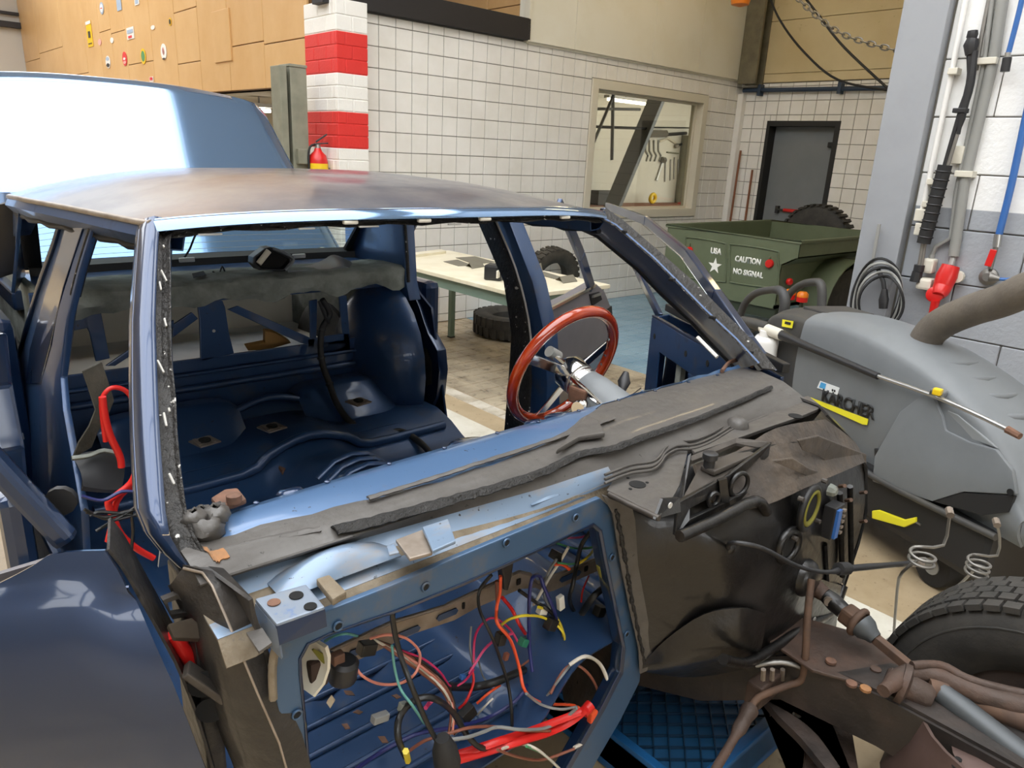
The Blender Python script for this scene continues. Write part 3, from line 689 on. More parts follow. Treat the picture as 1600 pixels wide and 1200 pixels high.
sticker('yellow oval sticker with green centre', 224, 88, 8, 25, 'st_yellow', 'st_green')
sticker('large white oval sticker with a red line emblem', 256, 81, 9, 26, 'st_white', None, True, [(0, .1, .3, .45, 'st_pink'), (0, 0, .12, .4, 'st_red'), (0, -.85, .5, .12, 'st_black')])
sticker('small red sticker low on the left', 190, 130, 5, 9, 'st_red', None, True, [(0, .3, .4, .3, 'st_pink')])
sticker('small grey oval sticker low in the middle', 213, 134, 8, 20, 'st_blue', 'st_white')
sticker('small red and white sticker low on the right', 237, 124, 6, 8, 'st_white', None, False, [(0, .2, .7, .6, 'st_red')])

# unseen lamps, added to warm and brighten the alcove's end wall
for k, (x, y) in enumerate(((6.3, 3.0), (6.3, 4.4))):
    t = thing('added_alcove_lamp', None, ('nearer', 'farther')[k] + ' added warm tube lamp, unseen high over the trailer', 'lamp', 'added lamps over the alcove')
    MB().bx(x - .75, x + .75, y - .05, y + .05, 4.3, 4.34).build('tube', 'added_alcove_tube', t, bevel=.01); MB().bx(x - .78, x + .78, y - .1, y + .1, 4.341, 4.39).build('fitting', 'white_paint', t); MB().tube([(x, y, 4.38), (x, y, 5.2)], .01).build('rod', 'steel_dull', t)
# ------------------------------------------------------------------ tyres, table, trailer
mk('tyre', '2b2a28', .75, col2='3a3733', scale=12, bump=.15, bscale=90)
mk('tyre_dusty', '4a453c', .85, col2='39352e', scale=9, bump=.15, bscale=90)
mk('army_green', '616a52', .5, col2='5a634b', scale=4)
mk('army_dark', '2f3727', .6)
mk('table_top', 'e4ddc6', .35, col2='d8cfb4', scale=5)
mk('table_green', '6f8478', .5)
mk('card_grey', '6f6b5e', .7)
mk('stencil_white', 'f1f0ea', .5)
def tyre(name, c, ax, R, rin, w, mat, label, cat='tyre', lugs=40, lugl=.5, parent=None):
    c = V(c); ax = V(ax).normalized(); h = w / 2
    t = thing(name, None, label, cat) if parent is None else parent
    prof = [(rin, -h * .7), (rin + (R - rin) * .3, -h), (R * .9, -h * .95), (R * .97, -h * .8), (R * .985, -h * .4), (R * .985, h * .4), (R * .97, h * .8), (R * .9, h * .95), (rin + (R - rin) * .3, h), (rin, h * .7), (rin - .012, h * .6), (rin - .012, -h * .6), (rin, -h * .7)]
    MB().lathe(prof, c, ax, 40, False).build('carcass', mat, t, 50)
    nx = ax.orthogonal().normalized(); ny = ax.cross(nx)
    for k in range(lugs):
        a = 2 * math.pi * (k + .5 * 0) / lugs
        for sgn in (-1, 1):
            a2 = a + (math.pi / lugs if sgn > 0 else 0)
            d = nx * math.cos(a2) + ny * math.sin(a2); tg = ax.cross(d)
            rot = Matrix((d, tg, ax)).transposed()
            MB().box(c + d * (R * .985) + ax * (sgn * h * .46), (R * .05, 2 * math.pi * R / lugs * .55, h * .86), rot).build('tread_block', mat, t)
    return t
tyre('flat_tyre', (4.32, 4.78, .105), (0, 0, 1), .36, .205, .19, 'tyre', 'black tyre lying flat on the tiles under the table', lugs=30)
tyre('leaning_tyre', (5.30, 5.33, .335), (.08, 1, .14), .335, .2, .16, 'tyre_dusty', 'dusty knobbly tyre leaning upright against the tiled wall', lugs=30)
tb = thing('work_table', None, 'pale topped table with green legs behind the car', 'table')
TX0_, TX1_, TY0_, TY1_ = 2.97, 3.78, 3.22, 5.05
MB().bx(TX0_, TX1_, TY0_, TY1_, .715, .742).build('table_top', 'table_top', tb, bevel=.004)
MB().ring([(TX0_ + .03, TY0_ + .03, .64), (TX1_ - .03, TY0_ + .03, .64), (TX1_ - .03, TY1_ - .03, .64), (TX0_ + .03, TY1_ - .03, .64)], [(TX0_ + .05, TY0_ + .05, .64), (TX1_ - .05, TY0_ + .05, .64), (TX1_ - .05, TY1_ - .05, .64), (TX0_ + .05, TY1_ - .05, .64)], (0, 0, .075)).build('apron', 'table_green', tb)
for x in (TX0_ + .05, TX1_ - .03):
    for y in (TY0_ + .08, TY1_ - .1):
        l = MB().bx(x - .022, x + .022, y - .022, y + .022, .012, .715).build('leg', 'table_green', tb, bevel=.003); MB().bx(x - .024, x + .024, y - .024, y + .024, 0, .014).build('foot', 'rubber_black', l)
def zt(x, y, h=0): return P(x, y, Z=.7425 + h)
def board(label, pts, h=.003, mat='card_grey'):
    return tag(MB().prism([zt(*q) for q in pts], (0, 0, h)).build('card_sheet', mat), label, 'card', 'cards on the table')
board('flat grey card sheet at the back of the table', [(712, 403), (742, 401), (775, 410), (740, 413)])
board('narrow grey card strip left on the table', [(693, 409), (715, 406), (738, 415), (716, 416)])
def folded(label, pts, lift):
    a, b, c, d = [zt(*q) for q in pts]; m = [a, b, lerp(b, c, .5) + V((0, 0, lift)), lerp(a, d, .5) + V((0, 0, lift))]
    mb = MB().prism([m[0], m[1], m[2], m[3]], (0, 0, .004)); mb.prism([m[3], m[2], c, d], (0, 0, .004))
    tag(mb.build('folded_card', 'card_grey'), label, 'card', 'cards on the table')
folded('folded brown card standing left on the table', [(728, 416), (745, 410), (757, 417), (738, 420)], .03)
folded('folded brown card at the right end of the table', [(868, 437), (888, 433), (902, 440), (880, 443)], .03)
folded('folded card behind the door pillar on the table', [(828, 422), (842, 416), (848, 424), (834, 428)], .04)
board('long grey card strip at the right of the table', [(832, 427), (850, 425), (880, 434), (866, 436)])
dv = thing('label_machine', None, 'small black device with a pale screen on the table', 'device')
c = zt(776, 437); MB().box(c + V((0, .02, .05)), (.13, .12, .1), Matrix.Rotation(.6, 3, 'Z')).build('body', 'plastic_black', dv, bevel=.012); MB().box(c + V((-.03, -.055, .05)), (.09, .012, .05), Matrix.Rotation(.6, 3, 'Z')).build('screen', 'plastic_cream', dv, bevel=.003)
board('thin pale slats lying along the far left edge of the table', [(634, 400), (690, 393), (697, 396), (636, 404)], .02, 'table_top')

tr = thing('army_trailer', None, 'olive green box trailer stencilled with a white star', 'trailer')
TRX, TRY0, TRY1, TRZ = 5.55, 2.83, 4.11, 1.0
TRF = 7.35
zlo = P(1185, 478, X=TRX).z
th = .012; ymid0 = TRY0 + .13
zc1 = P(1245, 404, X=TRX).z; zc2 = P(1226, 416, X=TRX).z
back = [(TRX, TRY1, TRZ), (TRX, TRY1, zlo), (TRX, ymid0, zlo), (TRX, ymid0, zc2), (TRX, TRY0, zc1), (TRX, TRY0, TRZ)]
rp = MB().prism(back, (th, 0, 0)).build('tailgate', 'army_green', tr)
MB().bx(TRX, TRF, TRY0, TRY0 + th, zc1, TRZ).build('side_panel', 'army_green', tr); MB().bx(TRX, TRF, ymid0, ymid0 + th, zlo, zc2).build('lower_side', 'army_green', tr); MB().add([(TRX, TRY0, zc1), (TRX, ymid0, zc2), (TRF, ymid0, zc2), (TRF, TRY0, zc1), (TRX, TRY0, zc1 + .01), (TRX, ymid0, zc2 + .01), (TRF, ymid0, zc2 + .01), (TRF, TRY0, zc1 + .01)], [(0, 1, 2, 3), (7, 6, 5, 4), (0, 4, 5, 1), (3, 2, 6, 7), (0, 3, 7, 4), (1, 5, 6, 2)]).build('side_step', 'army_green', tr)
MB().bx(TRX, TRF, TRY1 - th, TRY1, zlo, TRZ).build('side_panel', 'army_green', tr); MB().bx(TRF - th, TRF, TRY0, TRY1, zlo, TRZ).build('front_panel', 'army_green', tr); MB().bx(TRX, TRF, ymid0, TRY1, zlo, zlo + .03).build('bed', 'army_green', tr)
MB().tube([(TRX - .005, TRY0 - .005, TRZ), (TRX - .005, TRY1 + .005, TRZ), (TRF, TRY1 + .005, TRZ), (TRF, TRY0 - .005, TRZ)], .017, 8, 0, True).build('top_rim', 'army_green', tr, 40)
# fender over the wheel and wheel
fn = [V((0, 0, 0))]
arc = [(6.45 + .48 * math.cos(a), .42 + .40 * math.sin(a)) for a in [math.pi * i / 12 for i in range(13)]]
MB().sheet([[(x, TRY0 - .10, z) for x, z in arc], [(x, ymid0, z) for x, z in arc]], .012).build('fender', 'army_green', tr, 50)
w_ = MB().lathe([(.17, -.08), (.3, -.09), (.36, -.06), (.37, 0), (.36, .06), (.3, .09), (.17, .08)], (6.45, TRY0 + .02, .372), (0, 1, 0), 32).build('wheel', 'tyre', tr, 50)
w2 = MB().lathe([(.17, -.08), (.3, -.09), (.36, -.06), (.37, 0), (.36, .06), (.3, .09), (.17, .08)], (6.45, TRY1 + .05, .372), (0, 1, 0), 32).build('wheel', 'tyre', tr, 50)
MB().tube([(6.45, TRY0, .372), (6.45, TRY1 + .05, .372)], .03, 8).build('axle', 'army_dark', tr, 40); MB().bx(6.35, 6.55, ymid0 + .1, ymid0 + .16, .37, zlo).bx(6.35, 6.55, TRY1 - .16, TRY1 - .1, .37, zlo).build('spring_mount', 'army_dark', tr)
MB().bx(TRX + .02, TRF + .5, 3.2, 3.26, zlo - .08, zlo).build('chassis_rail', 'army_dark', tr); MB().bx(TRX + .02, TRF + .5, 3.7, 3.76, zlo - .08, zlo).build('chassis_rail', 'army_dark', tr)
MB().bx(TRX + .02, TRX + .08, ymid0, TRY1, zlo - .09, zlo).build('rear_crossmember', 'army_dark', tr)
def panel_outline(x0, x1, y0, y1):
    q = [(x0 + 6, y0), (x1 - 6, y0 + (x1 - x0) * .13), (x1, y0 + 8 + (x1 - x0) * .14), (x1, y1 + (x1 - x0) * .13 - 6), (x1 - 6, y1 + (x1 - x0) * .13), (x0 + 6, y1 + 2), (x0, y1 - 6), (x0, y0 + 7)]
    MB().tube([P(a, b, X=TRX - .002) for a, b in q], .008, 6, 3, True).build('panel_bead', 'army_green', tr, 60)
panel_outline(1071, 1134, 371, 432); panel_outline(1141, 1216, 382, 440)
MB().bx(TRX - .012, TRX, P(1139, 398, X=TRX).y - .012, P(1139, 398, X=TRX).y + .012, P(1139, 404, X=TRX).z, P(1139, 389, X=TRX).z).build('strap_loop', 'army_green', tr, bevel=.003)
yd = V((0, -1, 0))
def onT(x, y): return P(x, y, X=TRX - .001)
text_mesh('USA', 'lettering', 'stencil_white', onT(1110, 396), yd, Z1, 1, tr, fit=(onT(1110, 394) - onT(1127, 395)).length, fith=onT(1118, 385).z - onT(1118, 395).z, bold=.045)
text_mesh('CAUTION', 'lettering', 'stencil_white', onT(1148, 408.5), yd, Z1, 1, tr, fit=(onT(1148, 408) - onT(1188, 414)).length, fith=onT(1168, 401).z - onT(1168, 411).z, bold=.045)
text_mesh('NO SIGNAL', 'lettering', 'stencil_white', onT(1145, 427.5), yd, Z1, 1, tr, fit=(onT(1145, 427) - onT(1192, 434)).length, fith=onT(1168, 420.5).z - onT(1168, 430).z, bold=.045)
sc_ = onT(1117, 415.5); R_ = (onT(1117, 402).z - onT(1117, 428).z) / 2
MB().prism([(sc_.x, sc_.y - math.sin(2 * math.pi * i / 10) * (R_ if i % 2 == 0 else R_ * .39), sc_.z + math.cos(2 * math.pi * i / 10) * (R_ if i % 2 == 0 else R_ * .39)) for i in range(10)], (-.002, 0, 0)).build('star', 'stencil_white', tr)
for x, y, r in ((1078, 391, .032), (1203, 412, .036)):
    rf = MB().lathe([(r, 0), (r, .015), (r * .8, .025)], onT(x, y), (-1, 0, 0), 16).build('reflector', 'red_gloss', tr, 40); MB().box(onT(x, y - 8), (.02, .012, .03)).build('reflector_clip', 'army_green', rf)
MB().lathe([(.03, 0), (.03, .02), (.02, .03)], P(1232, 440, X=TRX + .1), (-.3, -1, 0), 14).build('side_reflector', 'red_gloss', tr, 40)
spare = MB().lathe([(.19, -.08), (.3, -.09), (.36, -.06), (.372, 0), (.36, .06), (.3, .09), (.19, .08), (.15, .05), (.15, -.05)], (TRF + .16, 3.67, .83), (1, 0, 0), 36).build('spare_wheel', 'tyre', tr, 50)
for k in range(36):
    a = 2 * math.pi * k / 36; dd = V((0, math.cos(a), math.sin(a))); rot = Matrix((dd, X1.cross(dd), X1)).transposed()
    MB().box(V((TRF + .16, 3.67, .83)) + dd * .372, (.022, .035, .17), rot).build('tread_block', 'tyre', spare)
MB().bx(TRF, TRF + .1, 3.6, 3.74, zlo + .05, .95).build('spare_bracket', 'army_dark', tr)
MB().beam((TRF + .5, 3.47, zlo - .04), (TRF + .15, 3.47, zlo - .04), .1, .08).build('draw_bar', 'army_dark', tr); MB().tube([(TRF + .45, 3.47, 0), (TRF + .45, 3.47, zlo)], .025).build('prop_stand', 'army_dark', tr)
for x, y in ((1235, 459), (1254, 463)):
    q = P(x, y, X=TRX - .35)
    t = thing('orange_beacon', None, ('left' if x < 1240 else 'right') + ' orange and red lamp behind the cleaner handle', 'lamp', 'orange lamps behind the cleaner')
    MB().lathe([(.02, -.045), (.04, -.04), (.04, -.005)], q, (0, 0, 1), 16).build('red_lens', 'red_gloss', t, 40); MB().lathe([(.042, -.005), (.04, .02), (.025, .035)], q, (0, 0, 1), 16).build('orange_lens', 'orange_plastic', t, 40); MB().tube([(q.x, q.y, 0), (q.x, q.y, q.z - .04)], .014).build('stand', 'army_dark', t, 40)
# ------------------------------------------------------------------ the stripped car
def paint(name, col, rough=.32, coat=1.0, dust=None, dscale=6, dlo=.5, dhi=.75, metal=.55, drough=.7, spot=None, spscale=40, splo=.63, sphi=.68, streak=None, cr=.05, bump=0.0, bscale=30.0):
    """metallic lacquer with optional dust layer and spots"""
    m = bpy.data.materials.new(name); m.use_nodes = True; MATS[name] = m; nt = m.node_tree; b = nt.nodes['Principled BSDF']; N = nt.nodes.new; L = nt.links.new
    b.inputs['Base Color'].default_value = lin(col); b.inputs['Roughness'].default_value = rough; b.inputs['Metallic'].default_value = metal; b.inputs['Coat Weight'].default_value = coat; b.inputs['Coat Roughness'].default_value = cr
    geo = N('ShaderNodeNewGeometry'); base = None
    def fac(sc, lo, hi, stretch=None):
        n = N('ShaderNodeTexNoise'); n.inputs['Scale'].default_value = sc; n.inputs['Detail'].default_value = 7; n.inputs['Roughness'].default_value = .62
        if stretch:
            mp = N('ShaderNodeMapping'); mp.inputs['Scale'].default_value = stretch; L(geo.outputs['Position'], mp.inputs[0]); L(mp.outputs[0], n.inputs['Vector'])
        else: L(geo.outputs['Position'], n.inputs['Vector'])
        r = N('ShaderNodeMapRange'); r.inputs[1].default_value = lo; r.inputs[2].default_value = hi; L(n.outputs[0], r.inputs[0]); return r.outputs[0]
    def mixc(f, c2):
        nonlocal base
        mx = N('ShaderNodeMix'); mx.data_type = 'RGBA'; mx.inputs[6].default_value = lin(col); mx.inputs[7].default_value = lin(c2); L(f, mx.inputs[0])
        if base: L(base, mx.inputs[6])
        base = mx.outputs[2]
    if dust:
        f = fac(dscale, dlo, dhi, streak); mixc(f, dust)
        for key, a, c in (('Roughness', rough, drough), ('Metallic', metal, 0.0), ('Coat Weight', coat, 0.0)):
            mr = N('ShaderNodeMapRange'); mr.inputs[3].default_value = a; mr.inputs[4].default_value = c; L(f, mr.inputs[0]); L(mr.outputs[0], b.inputs[key])
    if spot: mixc(fac(spscale, splo, sphi), spot)
    if base: L(base, b.inputs['Base Color'])
    if bump:
        n = N('ShaderNodeTexNoise'); n.inputs['Scale'].default_value = bscale; n.inputs['Detail'].default_value = 6; L(geo.outputs['Position'], n.inputs['Vector'])
        bn = N('ShaderNodeBump'); bn.inputs['Strength'].default_value = bump; bn.inputs['Distance'].default_value = .012; L(n.outputs[0], bn.inputs['Height']); L(bn.outputs[0], b.inputs['Normal'])
    return m
BLUE = '1b3050'
paint('car_blue', BLUE, .3, 1.0)
paint('car_blue_in', '29446a', .36, .35, metal=.3, dust='4a4640', dscale=7, dlo=.56, dhi=.85, drough=.8, spot='2a2622', spscale=55, splo=.66, sphi=.72)
paint('car_roof', '33425c', .3, .9, dust='716d6b', dscale=2.4, dlo=.25, dhi=.6, drough=.3, cr=.08)  # grey layer: dust plus a ceiling reflection put into the colour
paint('car_lid', '6d8db4', .1, 1.0, metal=.75, cr=.01)  # lighter copy of the car paint, put in for a bright sky reflection
paint('slope_blue', '506d92', .3, .5, metal=.3, dust='5d5a57', dscale=14, dlo=.6, dhi=.75, spot='26231f', spscale=80, splo=.66, sphi=.7)
paint('bracket_blue', '78828f', .45, .2, metal=.25, dust='8a8272', dscale=16, dlo=.55, dhi=.7, spot='4a689a', spscale=24, splo=.6, sphi=.7)
mk('metal_dark', '504b46', .5, .4, col2='3d3834', scale=18)
mk('rust_dark', '5a4334', .75, col2='43332a', scale=14)
paint('cowl_blue', '7589a0', .34, .3, metal=.25, dust='8a8176', dscale=9, dlo=.5, dhi=.72, drough=.75, spot='2b2824', spscale=70, splo=.64, sphi=.68, streak=(.7, 2.2, 1))  # light blue has the sky's reflection put into the colour
paint('cowl_dust', '514e4b', .45, .2, bump=.25, bscale=30, metal=.1, dust='433f3b', dscale=8, dlo=.4, dhi=.7, spot='27231f', spscale=80, splo=.66, sphi=.7, streak=(.6, 2, 1))
paint('flange_dirt', '7d7261', .8, 0, bump=.6, bscale=40, metal=0, dust='6b5f4d', dscale=12, dlo=.42, dhi=.62, drough=.9, spot='36414f', spscale=22, splo=.62, sphi=.72)
paint('undercoat', '121111', .38, .3, metal=.1, bump=.55, bscale=14, dust='2d2926', dscale=5, dlo=.52, dhi=.78, drough=.7, spot='8b8880', spscale=120, splo=.74, sphi=.77)
paint('pillar_dirt', '232120', .5, .2, bump=.7, bscale=22, metal=.1, dust='3b352f', dscale=9, dlo=.45, dhi=.75, spot='16130f', spscale=30, splo=.6, sphi=.7)
paint('insulation', '433d38', .85, 0, bump=.8, bscale=24, metal=0, dust='5d5247', dscale=7, dlo=.45, dhi=.7, drough=.9, spot='2a2420', spscale=26, splo=.64, sphi=.72)
paint('frame_blue', '3f5a78', .4, .2, metal=.3, dust='6a6253', dscale=7, dlo=.52, dhi=.72, drough=.8)
mk('gasket', '1b1917', .55, col2='2b2825', scale=30, col3='c9c6c0', scale3=42, lo3=.66, hi3=.7, bump=.8, bscale=70)
mk('sealant', '121110', .6, bump=.8, bscale=120, col2='201e1c', scale=40)
mk('black_trim', '121213', .5)
mk('felt_grey', '8d918b', .9, col2='6c7069', scale=9, bump=.3, bscale=60)
mk('felt_dark', '3c3a34', .95, col2='57534a', scale=12, bump=.4, bscale=50)
mk('door_skin_grey', '6b676b', .45, col2='5f5c60', scale=3)
mk('rust', '765442', .8, col2='543e32', scale=20)
mk('rust_orange', '96683f', .8, col2='6b5440', scale=30)
mk('raw_metal', '9c9186', .42, .55, col2='83776b', scale=15)
mk('wood_rim', '8e2a0d', .16, col2='a8380f', scale=9, coat=1.0)
mk('column_grey', '75797c', .5, col2='6a6e71', scale=8)
mk('hole_black', '070707', .9)
mk('seal_white', 'b5b3ae', .5)
mk('bristle', '6e6a22', .8)

CAR = thing('car', None, 'stripped dark blue saloon body with open doors, raised boot lid and no windscreen', 'car')
XC = 1.09
# windscreen plane
WP0, WN = V((0, .97, .99)), V((0, 1, -1.46)).normalized()
def WS(x, y, back=0.0): return PP(x, y, WP0, WN) + V((0, 1.46, 1)).normalized() * 0 + WN * back
# --- roof
def hw(y): return pl([(1.45, .645), (1.6, .665), (2.0, .70), (2.45, .735), (2.8, .72), (3.05, .66)], y)
def zr(y): return pl([(1.45, 1.405), (1.6, 1.395), (2.0, 1.388), (2.5, 1.375), (3.05, 1.345)], y)
def zcr(y): return pl([(1.44, 1.418), (1.55, 1.446), (1.7, 1.464), (1.9, 1.476), (2.2, 1.48), (2.6, 1.462), (2.9, 1.43), (3.05, 1.40)], y)
rows = []
NU, NV = 28, 22
for j in range(NV + 1):
    v = j / NV; r = []
    for i in range(NU + 1):
        u = -1 + 2 * i / NU
        y = lerp(1.455 + .10 * u * u, 3.04 - .10 * u * u, v ** 1.25)
        yy = y - .10 * u * u * (1 - v)
        x = XC + .01 + u * hw(y); a = 1 - abs(u) ** 3.0
        r.append(V((x, y, zr(y) + (zcr(yy) - zr(y)) * a)))
    rows.append(r)
ROOF = MB().sheet([list(reversed(r)) for r in rows], .012).build('roof', 'car_roof', CAR, 50)
rail_l = [r[0] for r in rows]; rail_r = [r[-1] for r in rows]; front = rows[0]; rear = rows[-1]
for rl, sgn in ((rail_l, -1), (rail_r, 1)):
    MB().tube([q + V((sgn * .004, 0, -.006)) for q in rl], .007, 8).build('drip_rail', 'raw_metal' if sgn < 0 else 'car_blue', ROOF, 60)
    # side rail below the roof
    MB().sheet([[q + V((0, 0, -.008)) for q in rl], [q + V((sgn * .012, 0, -.03)) for q in rl], [q + V((sgn * -.01, 0, -.055)) for q in rl], [q + V((sgn * -.05, 0, -.06)) for q in rl], [q + V((sgn * -.06, 0, -.012)) for q in rl]], .004).build('side_rail', 'car_blue_in', CAR, 40)
    gp = [q + V((sgn * -.012, 0, -.060 - .004 * math.sin(k * 2.1))) for k, q in enumerate(rl)]
    MB().tube(gp, .010, 6).build('door_seal', 'black_trim', CAR, 60)
# front edge: lip with a painted-in highlight, black sealant channel, header
MB().sheet([[q + V((0, .006, .002)) for q in front], [q + V((0, -.006, -.004)) for q in front], [q + V((0, -.016, -.013)) for q in front], [q + V((0, -.019, -.020)) for q in front], [q + V((0, -.010, -.024)) for q in front]], .003).build('roof_lip', 'car_lid', ROOF, 60)
fl = [[q + V((0, -.008, -.020)) for q in front], [q + V((0, .004, -.026)) for q in front], [q + V((0, -.004, -.036 - .003 * math.sin(k * 1.7))) for k, q in enumerate(front)], [q + V((0, .045, -.036)) for q in front]]
GASK = MB().sheet(fl, .004).build('header_sealant', 'gasket', CAR, 60)
MB().sheet([[q + V((0, .045, -.036)) for q in front], [q + V((0, .13, -.042)) for q in front], [q + V((0, .14, -.012)) for q in front]], .004).build('header_panel', 'car_blue_in', CAR, 40)
for x, y in ((527, 333), (653, 329), (763, 328), (881, 329)):
    u = min(range(len(front)), key=lambda k: abs(seen(front[k])[1] - x)); q = front[u]
    MB().box(q + V((0, -.012, -.026)), (.036, .012, .009)).build('glass_clip', 'plastic_cream', GASK, bevel=.004)
for x in (313, 470, 583, 700): 
    u = min(range(len(front)), key=lambda k: abs(seen(front[k])[1] - x)); q = front[u]
    MB().box(q + V((0, -.006, -.037)), (.03 + .03 * RND.random(), .006, .004)).build('sealant_remnant', 'seal_white', GASK, bevel=.002)
# --- passenger A pillar (near, left)
yl_ = [340, 356, 380, 430, 500, 560, 620, 680, 740, 800, 838, 868, 895]
lt = [(340, 226), (356, 222), (400, 218), (500, 212), (600, 212), (700, 215), (800, 222), (850, 243), (895, 292)]
md = [(340, 254), (356, 249), (400, 246), (500, 243), (600, 246), (700, 251), (800, 259), (850, 268), (895, 305)]
rt = [(340, 285), (356, 270), (400, 267), (500, 268), (600, 273), (700, 281), (800, 292), (850, 312), (895, 345)]
rows = []
for y in yl_:
    l, m_, r_ = pl(lt, y), pl(md, y), pl(rt, y)
    a, b, c = WS(l, y), WS(m_, y), WS(r_, y)
    rows.append([a + V((.02, .10, -.03)), a + V((.0, .045, -.012)), lerp(a, b, .12), lerp(a, b, .5) + V((0, -.006, .004)), b])
AP = MB().sheet(rows, .006).build('windscreen_pillar', 'car_blue', CAR, 60)
MB().tube([WS(pl(lt, y) + 4, y) + V((-.0, .03, -.008)) for y in yl_[1:-1]], .004, 8).build('gutter_strip', 'car_blue', AP, 60)
g = []
for k, y in enumerate(yl_):
    b, c = WS(pl(md, y), y), WS(pl(rt, y) + 1.5 * math.sin(k * 2.3), y)
    g.append([b, b + V((.004, .014, -.006)), lerp(b, c, .5) + V((0, .016, -.008)), c + V((0, .004, 0)), c + V((.004, .05, -.02))])
MB().sheet(g, .004).build('pillar_sealant', 'gasket', AP, 60)
MB().sheet([[WS(pl(rt, y), y) + V((.002, .03, -.012)) for y in yl_], [WS(pl(rt, y), y) + V((.03, .12, -.05)) for y in yl_], [WS(pl(lt, y), y) + V((.03, .12, -.05)) for y in yl_]], .004).build('pillar_inner', 'car_blue_in', AP, 50)
for k, y in enumerate((384, 430, 446, 503, 572, 640, 655, 748)):
    MB().box(WS(lerp(pl(md, y), pl(rt, y), .45 + .2 * math.sin(k * 2.7)), y) + V((0, .004, -.002)), (.003 + .003 * abs(math.sin(k * 3.1)), .006, .006 + .02 * abs(math.sin(k * 1.9))), Matrix.Rotation(-.7, 3, 'X') @ Matrix.Rotation(.15 * math.sin(k * 4.3), 3, 'Y')).build('sealant_remnant', 'seal_white', AP, bevel=.002)
# --- driver A pillar (far, right)
ur = [(947, 325), (976, 346), (1041, 402), (1090, 445), (1133, 489), (1182, 537), (1214, 578)]
mr_ = [(932, 336), (962, 352), (1020, 402), (1064, 446), (1103, 486), (1150, 530), (1185, 568)]
lr_ = [(880, 343), (935, 368), (998, 420), (1037, 460), (1085, 505), (1119, 542), (1152, 576)]
A = [WS(*q) for q in ur]; B = [WS(*q) for q in mr_]; Cc_ = [PP(q[0], q[1], WP0 + V((0, .565, -.825)) * .12, WN) for q in lr_]
AD = MB().sheet([[q + V((.05, .08, -.03)) for q in A], [q + V((.012, .03, 0)) for q in A], A], .005).build('windscreen_pillar', 'car_blue', CAR, 60)
MB().sheet([A, [lerp(a, b, .5) + V((0, .016, -.008)) for a, b in zip(A, B)], B], .005).build('pillar_sealant', 'gasket', AD, 60)
MB().sheet([B, [lerp(b, c, .5) + V((0, .0, -.004)) for b, c in zip(B, Cc_)], Cc_, [c + V((.04, .03, 0)) for c in Cc_]], .005).build('pillar_inner', 'car_blue_in', AD, 50)
MB().tube([c + V((.02, .02, 0)) for c in Cc_], .012, 8).build('door_seal', 'black_trim', AD, 60)
for x, y in ((975, 362), (1050, 437), (1113, 496), (1172, 550)):
    q = WS(x, y); MB().box(q, (.012, .02, .010)).build('trim_clip', 'black_trim', AD, bevel=.003)
MB().tube([WS(1113, 533) + V((0, .05, 0)), WS(1135, 562) + V((0, .03, 0))], .006, 6).build('wire_stub', 'seal_white', AD, 60)
# --- cowl and dash top, running across the car
NX = 40
xs = [lerp(.275, 1.885, i / NX) for i in range(NX + 1)]
def cline(y, z, bow=0.0, wav=0.0, lift=0.0):
    return [V((x, y + bow * ((x - 1.08) / .8) ** 2 + wav * math.sin(x * 37) + wav * .6 * math.sin(x * 91 + 1), z + lift * math.sin(x * 23))) for x in xs]
d0, d1, d2, d3 = cline(1.155, .90, -.03), cline(1.118, .966, -.03), cline(1.105, .982, -.03), cline(1.07, .992, -.02)
d4, d5, d6 = cline(1.02, .993, -.01), cline(.985, .985), cline(.935, .983, .01)
def bcv(x): return pl([(.27, 1.0), (.45, .992), (.7, .968), (.9, .972), (1.02, .99), (1.15, 1.03), (1.28, 1.08), (1.4, 1.09), (1.9, 1.09)], x) + .004 * math.sin(x * 50)
def zsl(y): return pl([(.90, .973), (.94, .984), (.99, .986), (1.02, .993), (1.07, .992), (1.1, .984)], y)
bq_ = [V((x, bcv(x), zsl(bcv(x)))) for x in xs]
d3b = [V((x, max(1.055, bcv(x) + .004), zsl(max(1.055, bcv(x) + .004)))) for x in xs]
MB().sheet([d0, d1, d2, [V((q.x, max(q.y, b_.y), q.z)) for q, b_ in zip(d3, bq_)], d3b], .004).build('dash_top', 'slope_blue', CAR, 50)
MB().sheet([d3b, [V((x, lerp(a_.y, b_.y, .5), zsl(lerp(a_.y, b_.y, .5)))) for x, a_, b_ in zip(xs, d3b, bq_)], bq_], .004).build('dash_slope', 'slope_blue', CAR, 60)
MB().sheet([[q + V((0, .002, .0015)) for q in bq_], [V((x, lerp(b_.y, .905, .4), zsl(lerp(b_.y, .905, .4)) + .0015)) for x, b_ in zip(xs, bq_)], d6, cline(.905, .972, .012)], .004).build('scuttle_panel', 'cowl_dust', CAR, 60)
for x, yy, w in ((.9, 1.125, .05), (.5, 1.12, .03), (1.18, 1.13, .045), (1.1, 1.13, .03), (1.5, 1.125, .035)):
    MB().lathe([(w * .8, 0), (w * .7, .004), (w * .5, .006)], (x, yy, .968), (0, .3, 1), 14).build('dash_bump', 'car_blue', CAR, 50)
for x in (.42, .55, .68, .81, .95, 1.07, 1.2, 1.34, 1.48, 1.62, 1.75):
    MB().lathe([(.005, 0), (.005, .002), (.002, .003)], (x, 1.085 - .02 * ((x - 1.08) / .8) ** 2, .99), (0, -.1, 1), 10).build('spot_weld', 'car_blue', CAR, 50)
